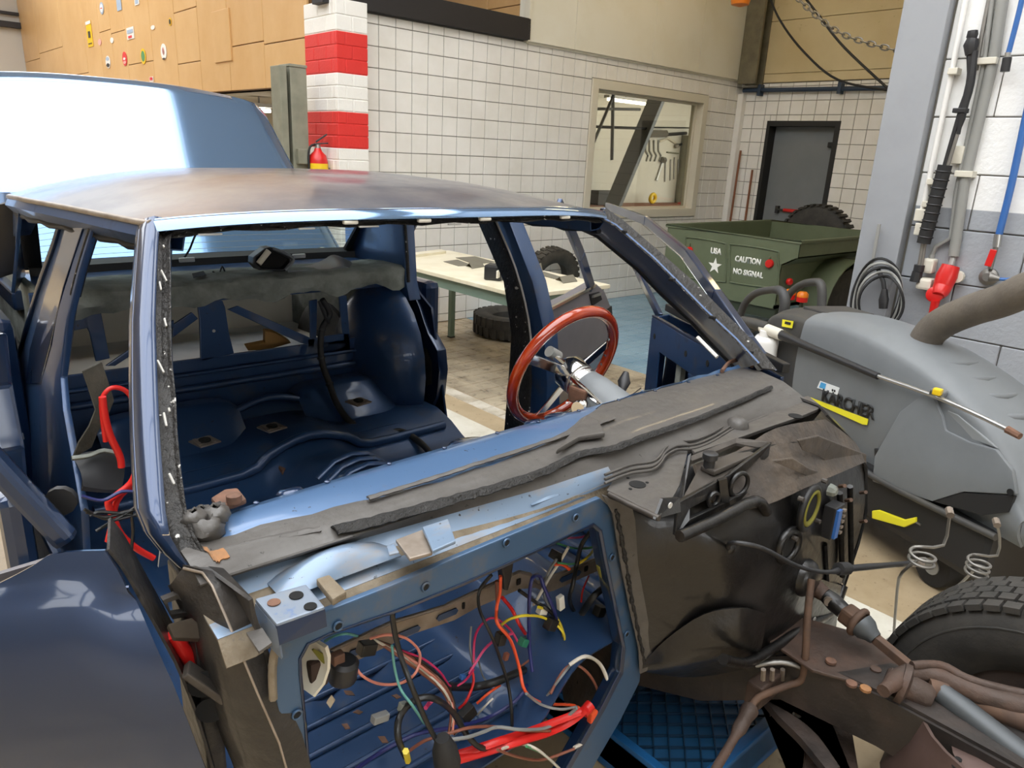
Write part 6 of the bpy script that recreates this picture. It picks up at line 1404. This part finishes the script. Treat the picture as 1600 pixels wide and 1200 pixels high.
for x, y, c in ((1298, 1035, 'rust'), (1330, 1070, 'rust'), (1352, 1078, 'rust_orange'), (1368, 1048, 'rust_dark')): MB().lathe([(.012, 0), (.012, .006), (.008, .008)], P(x, y, Z=.48), (0, 0, 1), 10).build('rail_bolt', c, RG, 40)
for x, y, r in ((1280, 1112, .014), (1340, 1128, .018)): MB().lathe([(r, 0), (r, .002)], P(x, y, X=1.499), (-1, 0, 0), 14).build('rail_hole', 'hole_black', RG)
tw = [P(1420, 1120, Z=.46), P(1600, 1090, Z=.46), P(1720, 1300, Z=.42), P(1420, 1330, Z=.42), P(1395, 1180, Z=.44)]
n = 12
c0 = V((1.55, .14, .405)); rows = []
for k in range(5):
    t = k / 4; r = lerp(.19, .15, t); rows.append([c0 + V((r * .9 * math.cos(a), r * 1.3 * math.sin(a), .14 * t - .1 + (.03 if t > .9 else 0))) for a in [2 * math.pi * i / 28 for i in range(29)]])
MB().sheet(rows, .008).build('spring_tower', 'tower_brown', RG, 50); MB().lathe([(.13, 0), (.14, .006), (.10, .012), (.03, .012)], c0 + V((0, 0, .045)), (0, 0, 1), 28).build('tower_top', 'tower_brown', RG, 40)
for x, y in ((1497, 1187), (1493, 1198)): MB().lathe([(.007, 0), (.007, .002)], P(x, y, Z=.464), (0, 0, 1), 10).build('tower_hole', 'hole_black', RG)
# upper control arm and bushing
ctl = [P(x, y, Z=.52) for x, y in ((1380, 1080), (1420, 1052), (1470, 1058), (1530, 1085), (1620, 1110))]
MB().tube(ctl, [.014, .02, .02, .022, .024], 10, 4).build('control_arm', 'rusty', RG, 60); MB().tube([P(x, y, Z=.50) for x, y in ((1450, 1075), (1500, 1085), (1560, 1110), (1640, 1140))], .024, 10, 4).build('control_arm', 'rust_dark', RG, 60)
MB().tube([P(x, y, Z=.54) for x, y in ((1425, 1040), (1470, 1040), (1510, 1060), (1560, 1075), (1640, 1092))], .010, 8, 4).build('arm_flange', 'rusty', RG, 60)
bc = P(1410, 1070, Z=.50); bd = (P(1460, 1095, Z=.49) - bc).normalized()
MB().lathe([(.018, -.035), (.024, -.03), (.024, -.01), (.045, -.008), (.048, .005), (.03, .012), (.028, .05), (.02, .06)], bc, bd, 18).build('arm_bushing', 'rusty', RG, 40)
# lower braces and lines
MB().sheet(smoothgrid([[P(x, y, Z=.3) for x, y in ((1190, 1100), (1215, 1130), (1250, 1165), (1290, 1215))], [P(x, y, Z=.3) for x, y in ((1205, 1110), (1240, 1130), (1275, 1160), (1310, 1210))]], 3), .02).build('cross_brace', 'frame_black', RG, 50)
MB().prism([P(x, y, Z=.26) for x, y in ((1200, 1020), (1300, 1060), (1290, 1110), (1260, 1150), (1250, 1250), (1350, 1250), (1330, 1130), (1180, 1060))], (0, 0, -.02)).build('cross_member', 'rusty', RG, bevel=.004)
MB().tube([P(1268, 905, Y=.62), P(1262, 960, Y=.60), P(1258, 1030, Y=.58), P(1252, 1062, Y=.58), P(1228, 1072, Y=.60), P(1185, 1090, Y=.62), P(1172, 1110, Y=.62)], .0085, 8, 4).build('rusty_pipe', 'rust_dark', RG, 60)
MB().tube([P(1172, 1108, Y=.62), P(1160, 1130, Y=.61), P(1140, 1165, Y=.60), P(1110, 1215, Y=.58)], [.02, .016, .010, .010], 8, 3).build('shift_rod', 'rusty', RG, 60)
MB().tube([P(1180, 1040, Y=.66), P(1220, 1035, Y=.62), P(1260, 1045, Y=.58), P(1310, 1060, Y=.55), P(1345, 1072, Y=.53)], .006, 8, 4).build('brake_line', 'steel_dull', RG, 60)
MB().tube([P(1205, 1025, Y=.68), P(1250, 1025, Y=.62), P(1300, 1045, Y=.58), P(1330, 1048, Y=.55), P(1370, 1020, Y=.5)], .005, 8, 4).build('brake_line', 'steel_dull', RG, 60)
for x in (1192, 1206, 1222): MB().tube([P(x, 1062, Y=.62), P(x + 1, 1046, Y=.62)], .006, 6).build('line_fitting', 'raw_metal', RG, 40)
MB().bx(P(1185, 1075, Y=.63).x, P(1228, 1075, Y=.63).x, .62, .66, P(1200, 1090, Y=.63).z, P(1200, 1062, Y=.63).z).build('junction_block', 'rusty', RG, bevel=.005)
MB().tube([P(1240, 1115, Y=.6), P(1270, 1130, Y=.58), P(1310, 1140, Y=.55), P(1345, 1150, Y=.52), P(1400, 1175, Y=.48)], .004, 6, 4).build('brake_line', 'steel_dull', RG, 60)
# brake lines with coils standing up in front
def coil_line(start, cpx, n, tail, yy, ty):
    c = P(*cpx, Y=yy); pts = [P(x, y, Y=yy) for x, y in start]; r = .032; h = .028
    for k in range(n * 10 + 1):
        a = 2 * math.pi * k / 10 + .4; pts.append(c + V((r * math.cos(a), r * .9 * math.sin(a), .022 - h * n * k / (n * 10) * .6)))
    pts += [P(x, y, Y=lerp(yy, ty, (k_ + 1) / len(tail))) for k_, (x, y) in enumerate(tail)]
    o_ = MB().tube(pts, .004, 8, 2).build('brake_line', 'steel_dull', RG, 60)
    q = P(*start[0], Y=yy); MB().tube([q + V((-.012, -.006, -.002)), q + V((.010, .006, .004))], .010, 8).build('line_nut', 'raw_metal', o_, 40)
coil_line([(1484, 801), (1482, 820), (1474, 852)], (1440, 875), 2, [(1410, 894), (1402, 920), (1396, 1000)], .50, .62)
coil_line([(1557, 817), (1562, 840), (1558, 868)], (1528, 885), 3, [(1505, 908), (1460, 945), (1400, 990), (1345, 1030)], .46, .70)
# black cable from the bulkhead
BC = MB().tube([P(1138, 856, Y=.70), P(1145, 848, Y=.66), P(1190, 856, Y=.62), P(1245, 884, Y=.60), P(1290, 894, Y=.58), P(1330, 888, Y=.57), P(1425, 880, Y=.54)], [.005, .005, .005, .005, .005, .008, .007], 8, 4).build('throttle_cable', 'plastic_black', RG, 60)
MB().tube([P(1310, 889, Y=.575), P(1324, 888, Y=.57)], .015, 10).build('cable_grommet', 'rubber_black', BC, 40); MB().tube([P(1422, 880, Y=.54), P(1440, 880, Y=.53)], .010, 8).build('cable_end', 'raw_metal', BC, 40)
# steering shaft
def S_(x, y, X): return P(x, y, X=X)
ST = thing('steering_shaft', None, None, None); ST.parent = CAR
p1, p2, p3, p4, p5, p6, p7, p8 = S_(1252, 902, 1.63), S_(1290, 930, 1.625), S_(1318, 955, 1.62), S_(1345, 975, 1.615), S_(1368, 998, 1.61), S_(1458, 1072, 1.59), S_(1460, 1074, 1.59), S_(1640, 1215, 1.54)
MB().tube([p1, lerp(p1, p2, .3), p2], [.02, .026, .018], 12).build('upper_coupling', 'rusty', ST, 40); MB().torus(lerp(p1, p2, .45), p2 - p1, .024, .008, 16, 8).build('clamp_ring', 'rust_dark', ST, 60)
MB().tube([p2, lerp(p2, p3, .5), p3], [.018, .022, .02], 12).build('universal_joint', 'undercoat', ST, 40); MB().lathe([(.010, 0), (.012, .01)], p2 + V((-.015, -.012, 0)), (-.7, -.7, 0), 10).build('joint_pin', 'raw_metal', ST, 40)
MB().beam(p3, p4, .045, .04).build('yoke', 'rust_dark', ST, bevel=.008); MB().torus(lerp(p3, p4, .85), p4 - p3, .03, .008, 16, 8).build('yoke_flange', 'rust_dark', ST, 60)
MB().tube([p4, lerp(p4, p5, .4), lerp(p4, p5, .7), p5], [.03, .028, .02, .016], 14).build('rubber_boot', 'tube_grey', ST, 40)
MB().beam(p5, p6, .02, .02).build('square_shaft', 'rust_dark', ST, bevel=.002); MB().tube([p7, p8], .026, 18).build('shaft_tube', 'tube_grey', ST, 40)
MB().prism([P(x, y, Y=.66) for x, y in ((1282, 905), (1315, 915), (1305, 990), (1262, 972), (1270, 940))], (0, .006, 0)).build('shaft_bracket', 'undercoat', ST); MB().lathe([(.008, 0), (.008, .002)], P(1272, 968, Y=.655), (0, -1, 0), 12).build('bracket_hole', 'seal_white', ST)
# front wheel
WC = V((1.865, .185, .335)); R_, w_ = .335, .20
FWH = thing('front_wheel', None, None, None); FWH.parent = CAR
h = w_ / 2
MB().lathe([(.19, -h * .75), (.23, -h * .98), (.28, -h), (.31, -h * .92), (.324, -h * .78), (.328, -h * .5), (.328, h * .5), (.324, h * .78), (.31, h * .92), (.28, h), (.23, h * .98), (.19, h * .75), (.17, h * .6), (.17, -h * .6), (.19, -h * .75)], WC, (1, 0, 0), 56, False).build('tyre', 'tyre', FWH, 50)
MB().torus(WC + V((-h * .99, 0, 0)), (1, 0, 0), .285, .003, 48, 6).build('sidewall_ring', 'tyre', FWH, 60)
NT = 54
for k in range(NT):
    a = 2 * math.pi * k / NT
    for row in range(5):
        a2 = a + (math.pi / NT if row % 2 else 0); d_ = V((0, math.cos(a2), math.sin(a2)))
        if d_.z < -.25: continue
        xx = lerp(-h * .78, h * .78, row / 4); rot = Matrix((d_, X1.cross(d_), X1)).transposed()
        ln = 2 * math.pi * R_ / NT * .82
        MB().box(WC + d_ * (R_ * (.982 if row in (0, 4) else .993)) + X1 * xx, (.014, ln, h * .36), rot).build('tread_block', 'tyre', FWH)
MB().lathe([(.17, -.05), (.165, .03), (.06, .05), (.05, .02)], WC, (1, 0, 0), 28).build('rim', 'frame_black', FWH, 40); MB().tube([WC, V((1.6, .2, .33))], .03, 10).build('hub_axle', 'rusty', FWH, 40)
# ------------------------------------------------------------------ wiring and loose things in the car
for nm, col in (('w_black', '161616'), ('w_orange', 'e0532a'), ('w_red', 'cc1f1a'), ('w_pink', 'd84a7c'), ('w_magenta', 'c2265a'), ('w_navy', '1f2660'), ('w_yellow', 'd6c22c'), ('w_white', 'c9c3b6'), ('w_brown', '7d4a38'), ('w_grey', '7d7f7e'), ('w_green', '3f8a5a'), ('w_teal', '5f9a92'), ('w_salmon', 'd88a78'), ('conn_green', '1f6b52'), ('conn_white', 'd7d5cc')): mk(nm, col, .4)
WH = thing('wiring_harness', None, 'tangle of coloured loose wires hanging behind the firewall opening', 'wiring')
def c8(x, y): return (500 + x / 2.6667, 750 + y / 2.6667)
def wire(col, pts, y0, y1=None, r=.0022, name='wire', par=None):
    y1 = y0 if y1 is None else y1; n = len(pts)
    q = [P(*c8(*p_), Y=lerp(y0, y1, k / (n - 1)) + .012 * math.sin(k * 2.1 + pts[0][0])) for k, p_ in enumerate(pts)]
    return MB().tube(q, r, 6, 5).build(name, 'w_' + col, par or WH, 60)
wire('black', [(300, 545), (312, 640), (345, 760), (390, 880), (440, 1000), (500, 1110)], .86, .80, .0045)
gr = P(*c8(520, 1125), Y=.80); MB().lathe([(.012, .03), (.016, .02), (.022, 0), (.024, -.03), (.02, -.05)], gr, (-.2, 0, 1), 18).build('grommet_boot', 'rubber_black', WH, 50)
wire('black', [(715, 395), (665, 460), (665, 540), (710, 640), (745, 730), (785, 860), (800, 1000), (790, 1080)], .95, .9, .0036)
wire('orange', [(752, 400), (750, 470), (735, 540), (740, 600), (795, 670), (830, 780), (855, 880), (930, 930), (1060, 940), (1115, 990), (1132, 1080), (1100, 1185)], .93, .86, .0034)
wire('brown', [(735, 420), (738, 520), (740, 590), (780, 640), (800, 690)], .95, .93, .003)
wire('red', [(760, 490), (800, 540), (830, 600), (855, 640)], .97, .97, .004)
wire('navy', [(885, 800), (872, 680), (872, 500), (885, 410), (915, 400), (935, 450), (980, 560), (985, 640)], .92, .95, .0042)
wire('yellow', [(755, 605), (790, 580), (850, 565), (920, 570), (980, 600), (1015, 640), (1018, 685)], .94, .92, .003)
wire('yellow', [(910, 530), (965, 550), (1005, 610), (1020, 680)], .95, .93, .0034)
wire('black', [(830, 460), (900, 510), (950, 540), (1000, 600), (1010, 650)], .96, .94, .0045)
wire('pink', [(620, 810), (650, 760), (690, 700), (740, 660), (800, 640)], .98, .95, .003)
wire('magenta', [(640, 760), (645, 660), (675, 600), (725, 575), (790, 620), (825, 675)], .98, .95, .0026)
wire('white', [(1040, 770), (1105, 735), (1165, 765), (1200, 840), (1208, 900), (1190, 980), (1130, 1070), (1060, 1115)], .86, .84, .0042)
wire('brown', [(960, 890), (1010, 800), (1060, 768), (1125, 815), (1165, 900), (1180, 985), (1172, 1040)], .87, .86, .0032)
rc = thing('battery_cable', None, 'pair of thick glossy red cables low in the firewall opening', 'cable')
wire('red', [(560, 1150), (640, 1125), (760, 1085), (880, 1045), (1000, 1000), (1105, 960)], .86, .84, .0085, 'cable_core', rc); wire('red', [(560, 1170), (700, 1130), (830, 1090), (960, 1050), (1050, 1005), (1110, 955)], .85, .835, .0085, 'cable_core', rc)
q = P(*c8(1112, 955), Y=.835); MB().tube([q + V((-.012, 0, -.004)), q + V((.012, 0, .006))], .012, 10).build('cable_lug', 'w_red', rc, 40)
q = P(*c8(1135, 985), Y=.84); MB().box(q, (.022, .015, .03)).build('lug_tape', 'w_orange', rc, bevel=.004)
wire('grey', [(480, 1085), (600, 1075), (680, 1050), (740, 1030), (830, 1040), (930, 1035), (1010, 1000), (1070, 950)], .84, .84, .0036)
wire('grey', [(860, 890), (920, 935), (1000, 955), (1070, 945)], .86, .85, .003)
wire('brown', [(370, 1130), (440, 1085), (540, 1055), (640, 1030), (760, 1030), (860, 1045), (960, 1045)], .85, .85, .003)
wire('navy', [(150, 1205), (260, 1130), (400, 1060), (560, 1030), (700, 990), (800, 930), (850, 880), (870, 850), (950, 810), (985, 700)], .9, .93, .004)
wire('salmon', [(210, 660), (280, 645), (360, 660), (415, 720), (400, 800), (340, 845), (250, 850), (175, 815), (135, 760), (75, 725)], .92, .9, .0026)
for k, col in enumerate(('brown', 'white', 'salmon', 'brown', 'black')):
    wire(col, [(215 + 3 * k, 658 + 2 * k), (330 + 4 * k, 735 - 6 * k), (430 + 6 * k, 810 - 8 * k), (510 + 6 * k, 880 - 4 * k), (545 + 5 * k, 960), (535 + 8 * k, 1060)], .94 + .01 * k, .88 + .01 * k, .0026)
wire('magenta', [(340, 712), (430, 745), (500, 800), (545, 860), (600, 840), (640, 790)], .95, .96, .0024)
wire('teal', [(300, 690), (310, 780), (335, 870), (385, 940), (435, 1015)], .88, .84, .0024); wire('teal', [(20, 672), (60, 650), (110, 640), (155, 650)], .93, .93, .0024)
wire('black', [(540, 860), (640, 862), (730, 842), (830, 800), (910, 770), (1000, 715), (1060, 620), (1090, 560), (1140, 485), (1195, 440)], .97, .93, .0085)
wire('black', [(355, 1150), (325, 1070), (335, 980), (400, 915), (480, 912), (555, 970), (610, 1060), (670, 1115), (740, 1110), (790, 1070)], .84, .86, .006)
wire('black', [(1135, 205), (1090, 270), (1070, 350), (1055, 430), (1040, 500), (1065, 560)], .95, .96, .005)
wire('white', [(1035, 280), (1000, 340), (960, 400), (920, 470), (890, 520)], .97, .97, .0035); wire('grey', [(985, 330), (945, 400), (935, 480), (960, 540)], .98, .97, .0035)
wire('orange', [(975, 352), (1010, 352), (1040, 372)], .97, .97, .004); wire('green', [(985, 262), (1050, 282), (1110, 285), (1145, 275)], .98, .98, .0026); wire('green', [(990, 345), (1040, 350), (1090, 345)], .97, .97, .0022)
wire('yellow', [(1150, 250), (1140, 290), (1105, 330), (1070, 350)], .97, .97, .0032); wire('pink', [(1030, 240), (1090, 238), (1135, 222)], .99, .98, .0026); wire('red', [(1120, 400), (1095, 460), (1085, 520), (1060, 560)], .99, .98, .0022)
wire('grey', [(830, 1020), (920, 930), (990, 840), (1040, 775)], .9, .86, .0026); wire('white', [(760, 1120), (830, 1100), (890, 1115), (940, 1150), (1000, 1205)], .83, .82, .003); wire('brown', [(740, 1125), (830, 1155), (930, 1165), (1060, 1120)], .83, .83, .003)
wire('green', [(860, 1110), (910, 1130), (940, 1150)], .82, .82, .0028)
wire('brown', [(820, 790), (900, 730), (960, 680), (975, 640)], .97, .95, .0026); wire('salmon', [(760, 840), (850, 790), (940, 720), (990, 665)], .98, .96, .0026); wire('pink', [(440, 950), (455, 930), (465, 920)], .85, .85, .004)
wire('orange', [(655, 930), (700, 890), (750, 855)], .95, .96, .0028); wire('white', [(655, 980), (690, 940), (720, 910)], .95, .95, .0022); wire('red', [(580, 950), (610, 920), (640, 840), (630, 780)], .95, .97, .003); wire('grey', [(630, 610), (625, 700), (640, 780)], .99, .99, .0022); wire('grey', [(660, 750), (680, 820), (720, 860)], .99, .98, .002)
def conn(x, y, yy, size, mat, rot=.3): MB().box(P(*c8(x, y), Y=yy), size, Matrix.Rotation(rot, 3, 'Y')).build('connector', mat, WH, bevel=.002)
conn(752, 660, .93, (.02, .018, .026), 'w_black'); conn(848, 675, .94, (.02, .015, .018), 'conn_green', .6); conn(615, 972, .92, (.032, .018, .028), 'w_black', -.4); conn(962, 600, .93, (.026, .02, .026), 'w_black', .5); conn(1002, 510, .94, (.016, .012, .036), 'conn_white', -.2); conn(1165, 545, .93, (.026, .02, .024), 'w_black', .4); conn(925, 545, .95, (.024, .015, .014), 'conn_white', .4); conn(345, 945, .86, (.014, .012, .016), 'felt_grey'); conn(595, 820, .97, (.012, .01, .01), 'hose_blue'); conn(775, 735, .93, (.01, .01, .016), 'w_brown'); conn(1145, 298, .97, (.008, .008, .01), 'conn_white'); conn(250, 990, .87, (.03, .014, .014), 'w_grey', .2); conn(985, 315, .98, (.03, .02, .02), 'w_black', .6); conn(195, 700, .93, (.03, .02, .022), 'w_black')
wire('yellow', [(357, 1130), (366, 1170)], .835, .835, .006)
t = thing('round_relay', None, 'black cylindrical relay hanging at the left of the opening', 'relay')
q = P(*c8(98, 785), Y=.90); MB().lathe([(.022, -.022), (.024, -.018), (.024, .012), (.018, .018)], q, (.1, -.1, 1), 20).build('can', 'plastic_black', t, 40); MB().box(q + V((-.01, 0, .025)), (.02, .015, .02)).build('terminal_block', 'rust', t, bevel=.003); wire('black', [(40, 720), (75, 735), (95, 765)], .92, .9, .004, 'lead', t)
t = thing('plastic_shell', None, 'broken cream plastic shell in the left corner of the opening', 'shell')
arc_ = [P(*c8(x, y), Y=.86) for x, y in ((20, 700), (32, 740), (30, 790), (10, 850), (-30, 900))]
MB().sheet([arc_, [p_ + V((-.004, .02, 0)) for p_ in arc_], [p_ + V((-.03, .04, .01)) for p_ in arc_]], .006).build('shell', 'frame_beige', t, 50)
mk('dark_brown', '3b2a22', .8)
for k in range(10): MB().tube([P(*c8(-30 + 4 * k, 705 + 2 * k), Y=.87), P(*c8(0 + 2 * k, 745 + 2 * k), Y=.868)], .0018, 5).build('bristle', 'bristle', t)
MB().box(P(*c8(-12, 800), Y=.885), (.03, .02, .05)).build('inner_clump', 'dark_brown', t, bevel=.006)
# slotted steel rail behind the opening
RY = 1.0
rp_ = [(40, 712), (300, 592), (515, 528), (535, 512), (640, 468), (830, 382), (872, 388), (882, 415), (905, 428), (1165, 322), (1172, 372), (975, 462), (940, 470), (900, 450), (835, 455), (655, 532), (560, 585), (395, 640), (130, 765), (60, 770)]
SRL = MB().prism([P(*c8(x, y), Y=RY) for x, y in rp_], (0, .004, 0)).build('slotted_rail', 'raw_metal', CAR, bevel=.001)
MB().tube([P(*c8(x, y), Y=RY - .004) for x, y in ((40, 712), (300, 592), (515, 528), (640, 468), (830, 382), (875, 392), (905, 428), (1165, 322))], .004, 6).build('rail_fold', 'raw_metal', SRL, 60)
for x, y, w_ in ((165, 712, 45), (370, 636, 50), (532, 562, 45), (1045, 402, 45), (830, 425, 8), (600, 525, 5), (1110, 370, 8)):
    a, b = P(*c8(x - w_, y + w_ * .42), Y=RY - .0035), P(*c8(x + w_, y - w_ * .42), Y=RY - .0035); d_ = (b - a); u_ = V((-d_.z, 0, d_.x)).normalized() * .007
    pts = [lerp(a, b, .1) + u_, lerp(a, b, .9) + u_, b, lerp(a, b, .9) - u_, lerp(a, b, .1) - u_, a]
    MB().prism(pts, (0, .002, 0)).build('slot', 'car_blue_in' if w_ > 20 else 'hole_black', SRL)
MB().prism([P(*c8(x, y), Y=.96) for x, y in ((748, 345), (808, 338), (800, 400), (785, 462), (770, 460), (765, 400))], (0, .02, 0)).build('hanger_tab', 'frame_black', CAR, bevel=.003)
# brown felt on the tunnel flank, foam edge
fe_ = [[(1235, 615, .90), (1150, 690, .98), (1070, 770, 1.05), (1020, 850, 1.10)], [(1245, 700, .89), (1180, 780, .95), (1100, 850, 1.0), (1030, 930, 1.05)], [(1235, 800, .88), (1190, 880, .90), (1130, 940, .92), (1080, 990, .93)]]
MB().sheet(smoothgrid([[P(*c8(x, y), Y=yy) for x, y, yy in r] for r in fe_]), .008).build('tunnel_felt', 'insulation', CAR, 50)
MB().tube([P(*c8(x, y), Y=.855) for x, y in ((1165, 350), (1200, 480), (1235, 650), (1255, 740), (1215, 830), (1180, 900))], .008, 6, 4).build('opening_foam', 'bristle', CAR, 60)
# leaves and crumbs on the passenger floor
for k, (x, y, lb) in enumerate(((45, 925, 'largest pale dry leaf on the blue passenger floor'), (160, 970, 'brown leaf crumb on the passenger floor beside the grey connector'), (265, 1085, 'brown leaf crumb near the yellow wire tip'), (110, 1030, 'brown leaf crumb between the leftmost floor ribs'), (320, 905, 'brown leaf crumb under the salmon wire loop'), (120, 890, 'tiny leaf crumb below the black relay'))):
    q = P(*c8(x, y), Z=.452); a = RND.random() * 6; s = .014 if k == 0 else .007 + .004 * RND.random()
    pts = [q + V((math.cos(a + b) * s * rr_, math.sin(a + b) * s * rr_, .002 * (i_ % 2))) for i_, (b, rr_) in enumerate(((0, 1.4), (1, .6), (2, .7), (3.1, 1.2), (4, .6), (5.2, .7)))]
    tag(MB().prism(pts, (0, 0, .0015)).build('dry_leaf', 'floor_paint' if k == 0 else 'rust'), lb, 'leaf', 'leaf crumbs on the passenger floor')
# red cable and black bits inside the passenger door opening
rc2 = thing('red_cable', None, 'bright red cable looping behind the near windscreen pillar', 'cable')
def RP(pts, yy): return [P(x, y, Y=yy) for x, y in pts]
MB().tube(RP([(165, 690), (160, 650), (160, 622), (175, 606), (198, 612), (215, 640)], 1.75), .0055, 8, 4).build('cable', 'w_red', rc2, 60); MB().tube(RP([(160, 620), (164, 650), (172, 680), (187, 712), (190, 730)], 1.72), .008, 8, 4).build('cable', 'w_red', rc2, 60)
MB().tube(RP([(214, 732), (204, 755), (180, 775), (169, 785), (176, 806), (190, 836), (215, 858), (240, 872)], 1.55), .007, 8, 4).build('cable', 'w_red', rc2, 60); MB().tube(RP([(206, 760), (190, 772), (180, 790), (176, 815), (169, 846)], 1.56), .007, 8, 4).build('cable', 'w_red', rc2, 60)
sb = thing('seat_belt', None, 'dark grey seat belt webbing hanging beside the door pillar', 'seat belt')
a_ = RP([(128, 580), (140, 615), (148, 640), (138, 665), (122, 690), (112, 715)], 1.85); MB().sheet([a_, [p_ + V((.045, .02, .01)) for p_ in a_]], .004).build('webbing', 'felt_dark', sb, 60)
tb_ = thing('floor_fuse_box', None, 'black crumpled plastic cover on the floor by the door pillar', 'cover')
MB().sheet(smoothgrid([RP([(112, 712), (150, 704), (185, 708)], 1.9), RP([(125, 735), (160, 725), (195, 730)], 1.82), RP([(130, 760), (165, 765), (190, 765)], 1.75)], 3), .012).build('cover', 'plastic_black', tb_, 40); MB().tube(RP([(112, 716), (140, 712), (163, 704), (190, 712)], 1.84), .006, 6, 3).build('bright_edge', 'felt_grey', tb_, 60)
wl = thing('floor_wires', None, 'black wires strewn across the floor behind the near pillar', 'wiring')
for k, pts in enumerate(([(128, 775), (160, 782), (190, 768), (218, 770)], [(135, 800), (165, 808), (195, 800), (218, 795)], [(132, 796), (170, 812), (205, 806), (218, 800)], [(150, 830), (175, 815), (200, 800), (215, 790)], [(205, 800), (208, 830), (205, 860)], [(140, 806), (160, 800), (218, 806)])):
    MB().tube(RP(pts, 1.5), .0035, 6, 4).build('wire', 'w_navy' if k == 0 else 'w_black', wl, 60)
# black harness running over the rear floor
bh = thing('rear_harness', None, 'taped black wiring loom lying over the rear floor', 'wiring')
lm_ = [P(x, y, Y=yy) for x, y, yy in ((503, 468, 2.67), (515, 490, 2.67), (503, 515, 2.67), (502, 560, 2.64), (515, 600, 2.58), (527, 632, 2.52), (550, 662, 2.44), (585, 680, 2.36), (625, 674, 2.32), (655, 690, 2.22), (672, 708, 2.12))]
MB().tube(lm_, .013, 8, 5).build('loom', 'rubber_black', bh, 60)
for k in (2, 3, 4, 6, 7): MB().torus(lm_[k], lm_[k + 1] - lm_[k - 1], .0135, .004, 12, 6).build('tape_wrap', 'plastic_black', bh, 60)
MB().tube([P(498, 470, Y=2.67), P(506, 490, Y=2.66), P(514, 505, Y=2.66)], .006, 6, 3).build('branch', 'rubber_black', bh, 60)
tag(MB().prism([P(x, y, Z=.46) for x, y in ((438, 732), (448, 734), (450, 742), (442, 748), (436, 742))], (0, 0, .03)).build('loose_scrap', 'rust'), 'small rusty scrap on the tunnel', 'scrap')
# felt on the package shelf
FE = thing('shelf_felt', None, 'torn grey felt mat draped over the package shelf', 'mat')
xs_ = [lerp(.44, 1.74, i / 40) for i in range(41)]
fr_ = lambda x: .025 * math.sin(x * 21) + .015 * math.sin(x * 47 + 1)
rows = [[V((x, 2.93 + .01 * math.sin(x * 30), 1.064)) for x in xs_], [V((x, 2.80, 1.072 + .003 * math.sin(x * 26))) for x in xs_], [V((x, 2.66, 1.073 + .003 * math.sin(x * 19))) for x in xs_], [V((x, 2.635, 1.06)) for x in xs_], [V((x, 2.63 + .012 * math.sin(x * 33), 1.02 + .1 * fr_(x))) for x in xs_], [V((x, 2.645 + .02 * math.sin(x * 25), .99 + .5 * fr_(x))) for x in xs_]]
MB().sheet(rows, .010).build('felt', 'felt_grey', FE, 60)
MB().prism([P(x, y, Z=1.078) for x, y in ((300, 428), (318, 424), (322, 430), (302, 434))], (0, 0, .002)).build('felt_tear', 'hole_black', FE)
# wing mirror housing and rag on the shelf
mm = thing('mirror_housing', None, 'empty black mirror housing lying on the package shelf', 'mirror')
MY = 2.72
om = [P(x, y, Y=MY) for x, y in ((396, 402), (414, 388), (424, 386), (458, 404), (458, 410), (446, 424), (404, 422), (395, 412))]
cm = sum(om, V((0, 0, 0))) / len(om)
MB().ring(om, [lerp(q, cm, .16) for q in om], (0, .05, 0)).build('shell', 'plastic_black', mm, bevel=.006); MB().prism([lerp(q, cm, .12) + V((0, .03, 0)) for q in om], (0, .02, 0)).build('inner', 'hole_black', mm); MB().tube([P(x, y, Y=MY - .005) for x, y in ((404, 412), (412, 402), (420, 392))], .012, 8, 2).build('pale_foam', 'frame_beige', mm, 50); MB().tube([P(x, y, Y=MY) for x, y in ((426, 388), (446, 396), (459, 406), (446, 422))], .006, 8, 3).build('rim', 'cleaner_grey', mm, 60)
rg = thing('grey_cover', None, 'crumpled blue grey plastic cover on the shelf', 'cover')
MB().sheet(smoothgrid([[P(x, y, Y=2.84) for x, y in ((450, 418), (485, 414), (505, 406), (522, 398), (548, 408))], [P(x, y, Y=2.78) for x, y in ((450, 421), (490, 418), (515, 412), (530, 406), (552, 414))], [P(x, y, Y=2.70) for x, y in ((450, 424), (490, 422), (515, 420), (535, 416), (556, 422))]], 4), .012).build('cover', 'door_grey', rg, 50)
wl2 = thing('shelf_wire', None, 'thin black wires standing up from the shelf', 'wiring')
MB().tube([P(x, y, Y=2.9) for x, y in ((288, 402), (296, 390), (302, 375), (306, 366))], .004, 6, 3).build('wire', 'w_black', wl2, 60); MB().tube([P(x, y, Y=2.8) for x, y in ((332, 424), (342, 428), (347, 416), (351, 424))], .003, 6, 3).build('wire', 'w_black', wl2, 60)
# in the boot
mk('cardboard', 'b58a52', .8); mk('sheet_plastic', 'b9c2c8', .35, col2='a3aeb6', scale=9)
tag(MB().prism([(.85, 2.8, .612), (1.55, 2.8, .612), (1.6, 3.6, .612), (.9, 3.55, .612)], (0, 0, .006)).build('plastic_sheet', 'sheet_plastic'), 'pale blue plastic sheet spread in the boot', 'sheet')
tag(MB().prism([P(x, y, Y=2.95) for x, y in ((384, 542), (414, 536), (414, 518), (430, 520), (450, 532), (455, 536), (420, 546), (388, 548))], (0, .02, .01)).build('torn_cardboard', 'cardboard', None, bevel=.002), 'torn brown cardboard piece lying in the boot', 'cardboard')
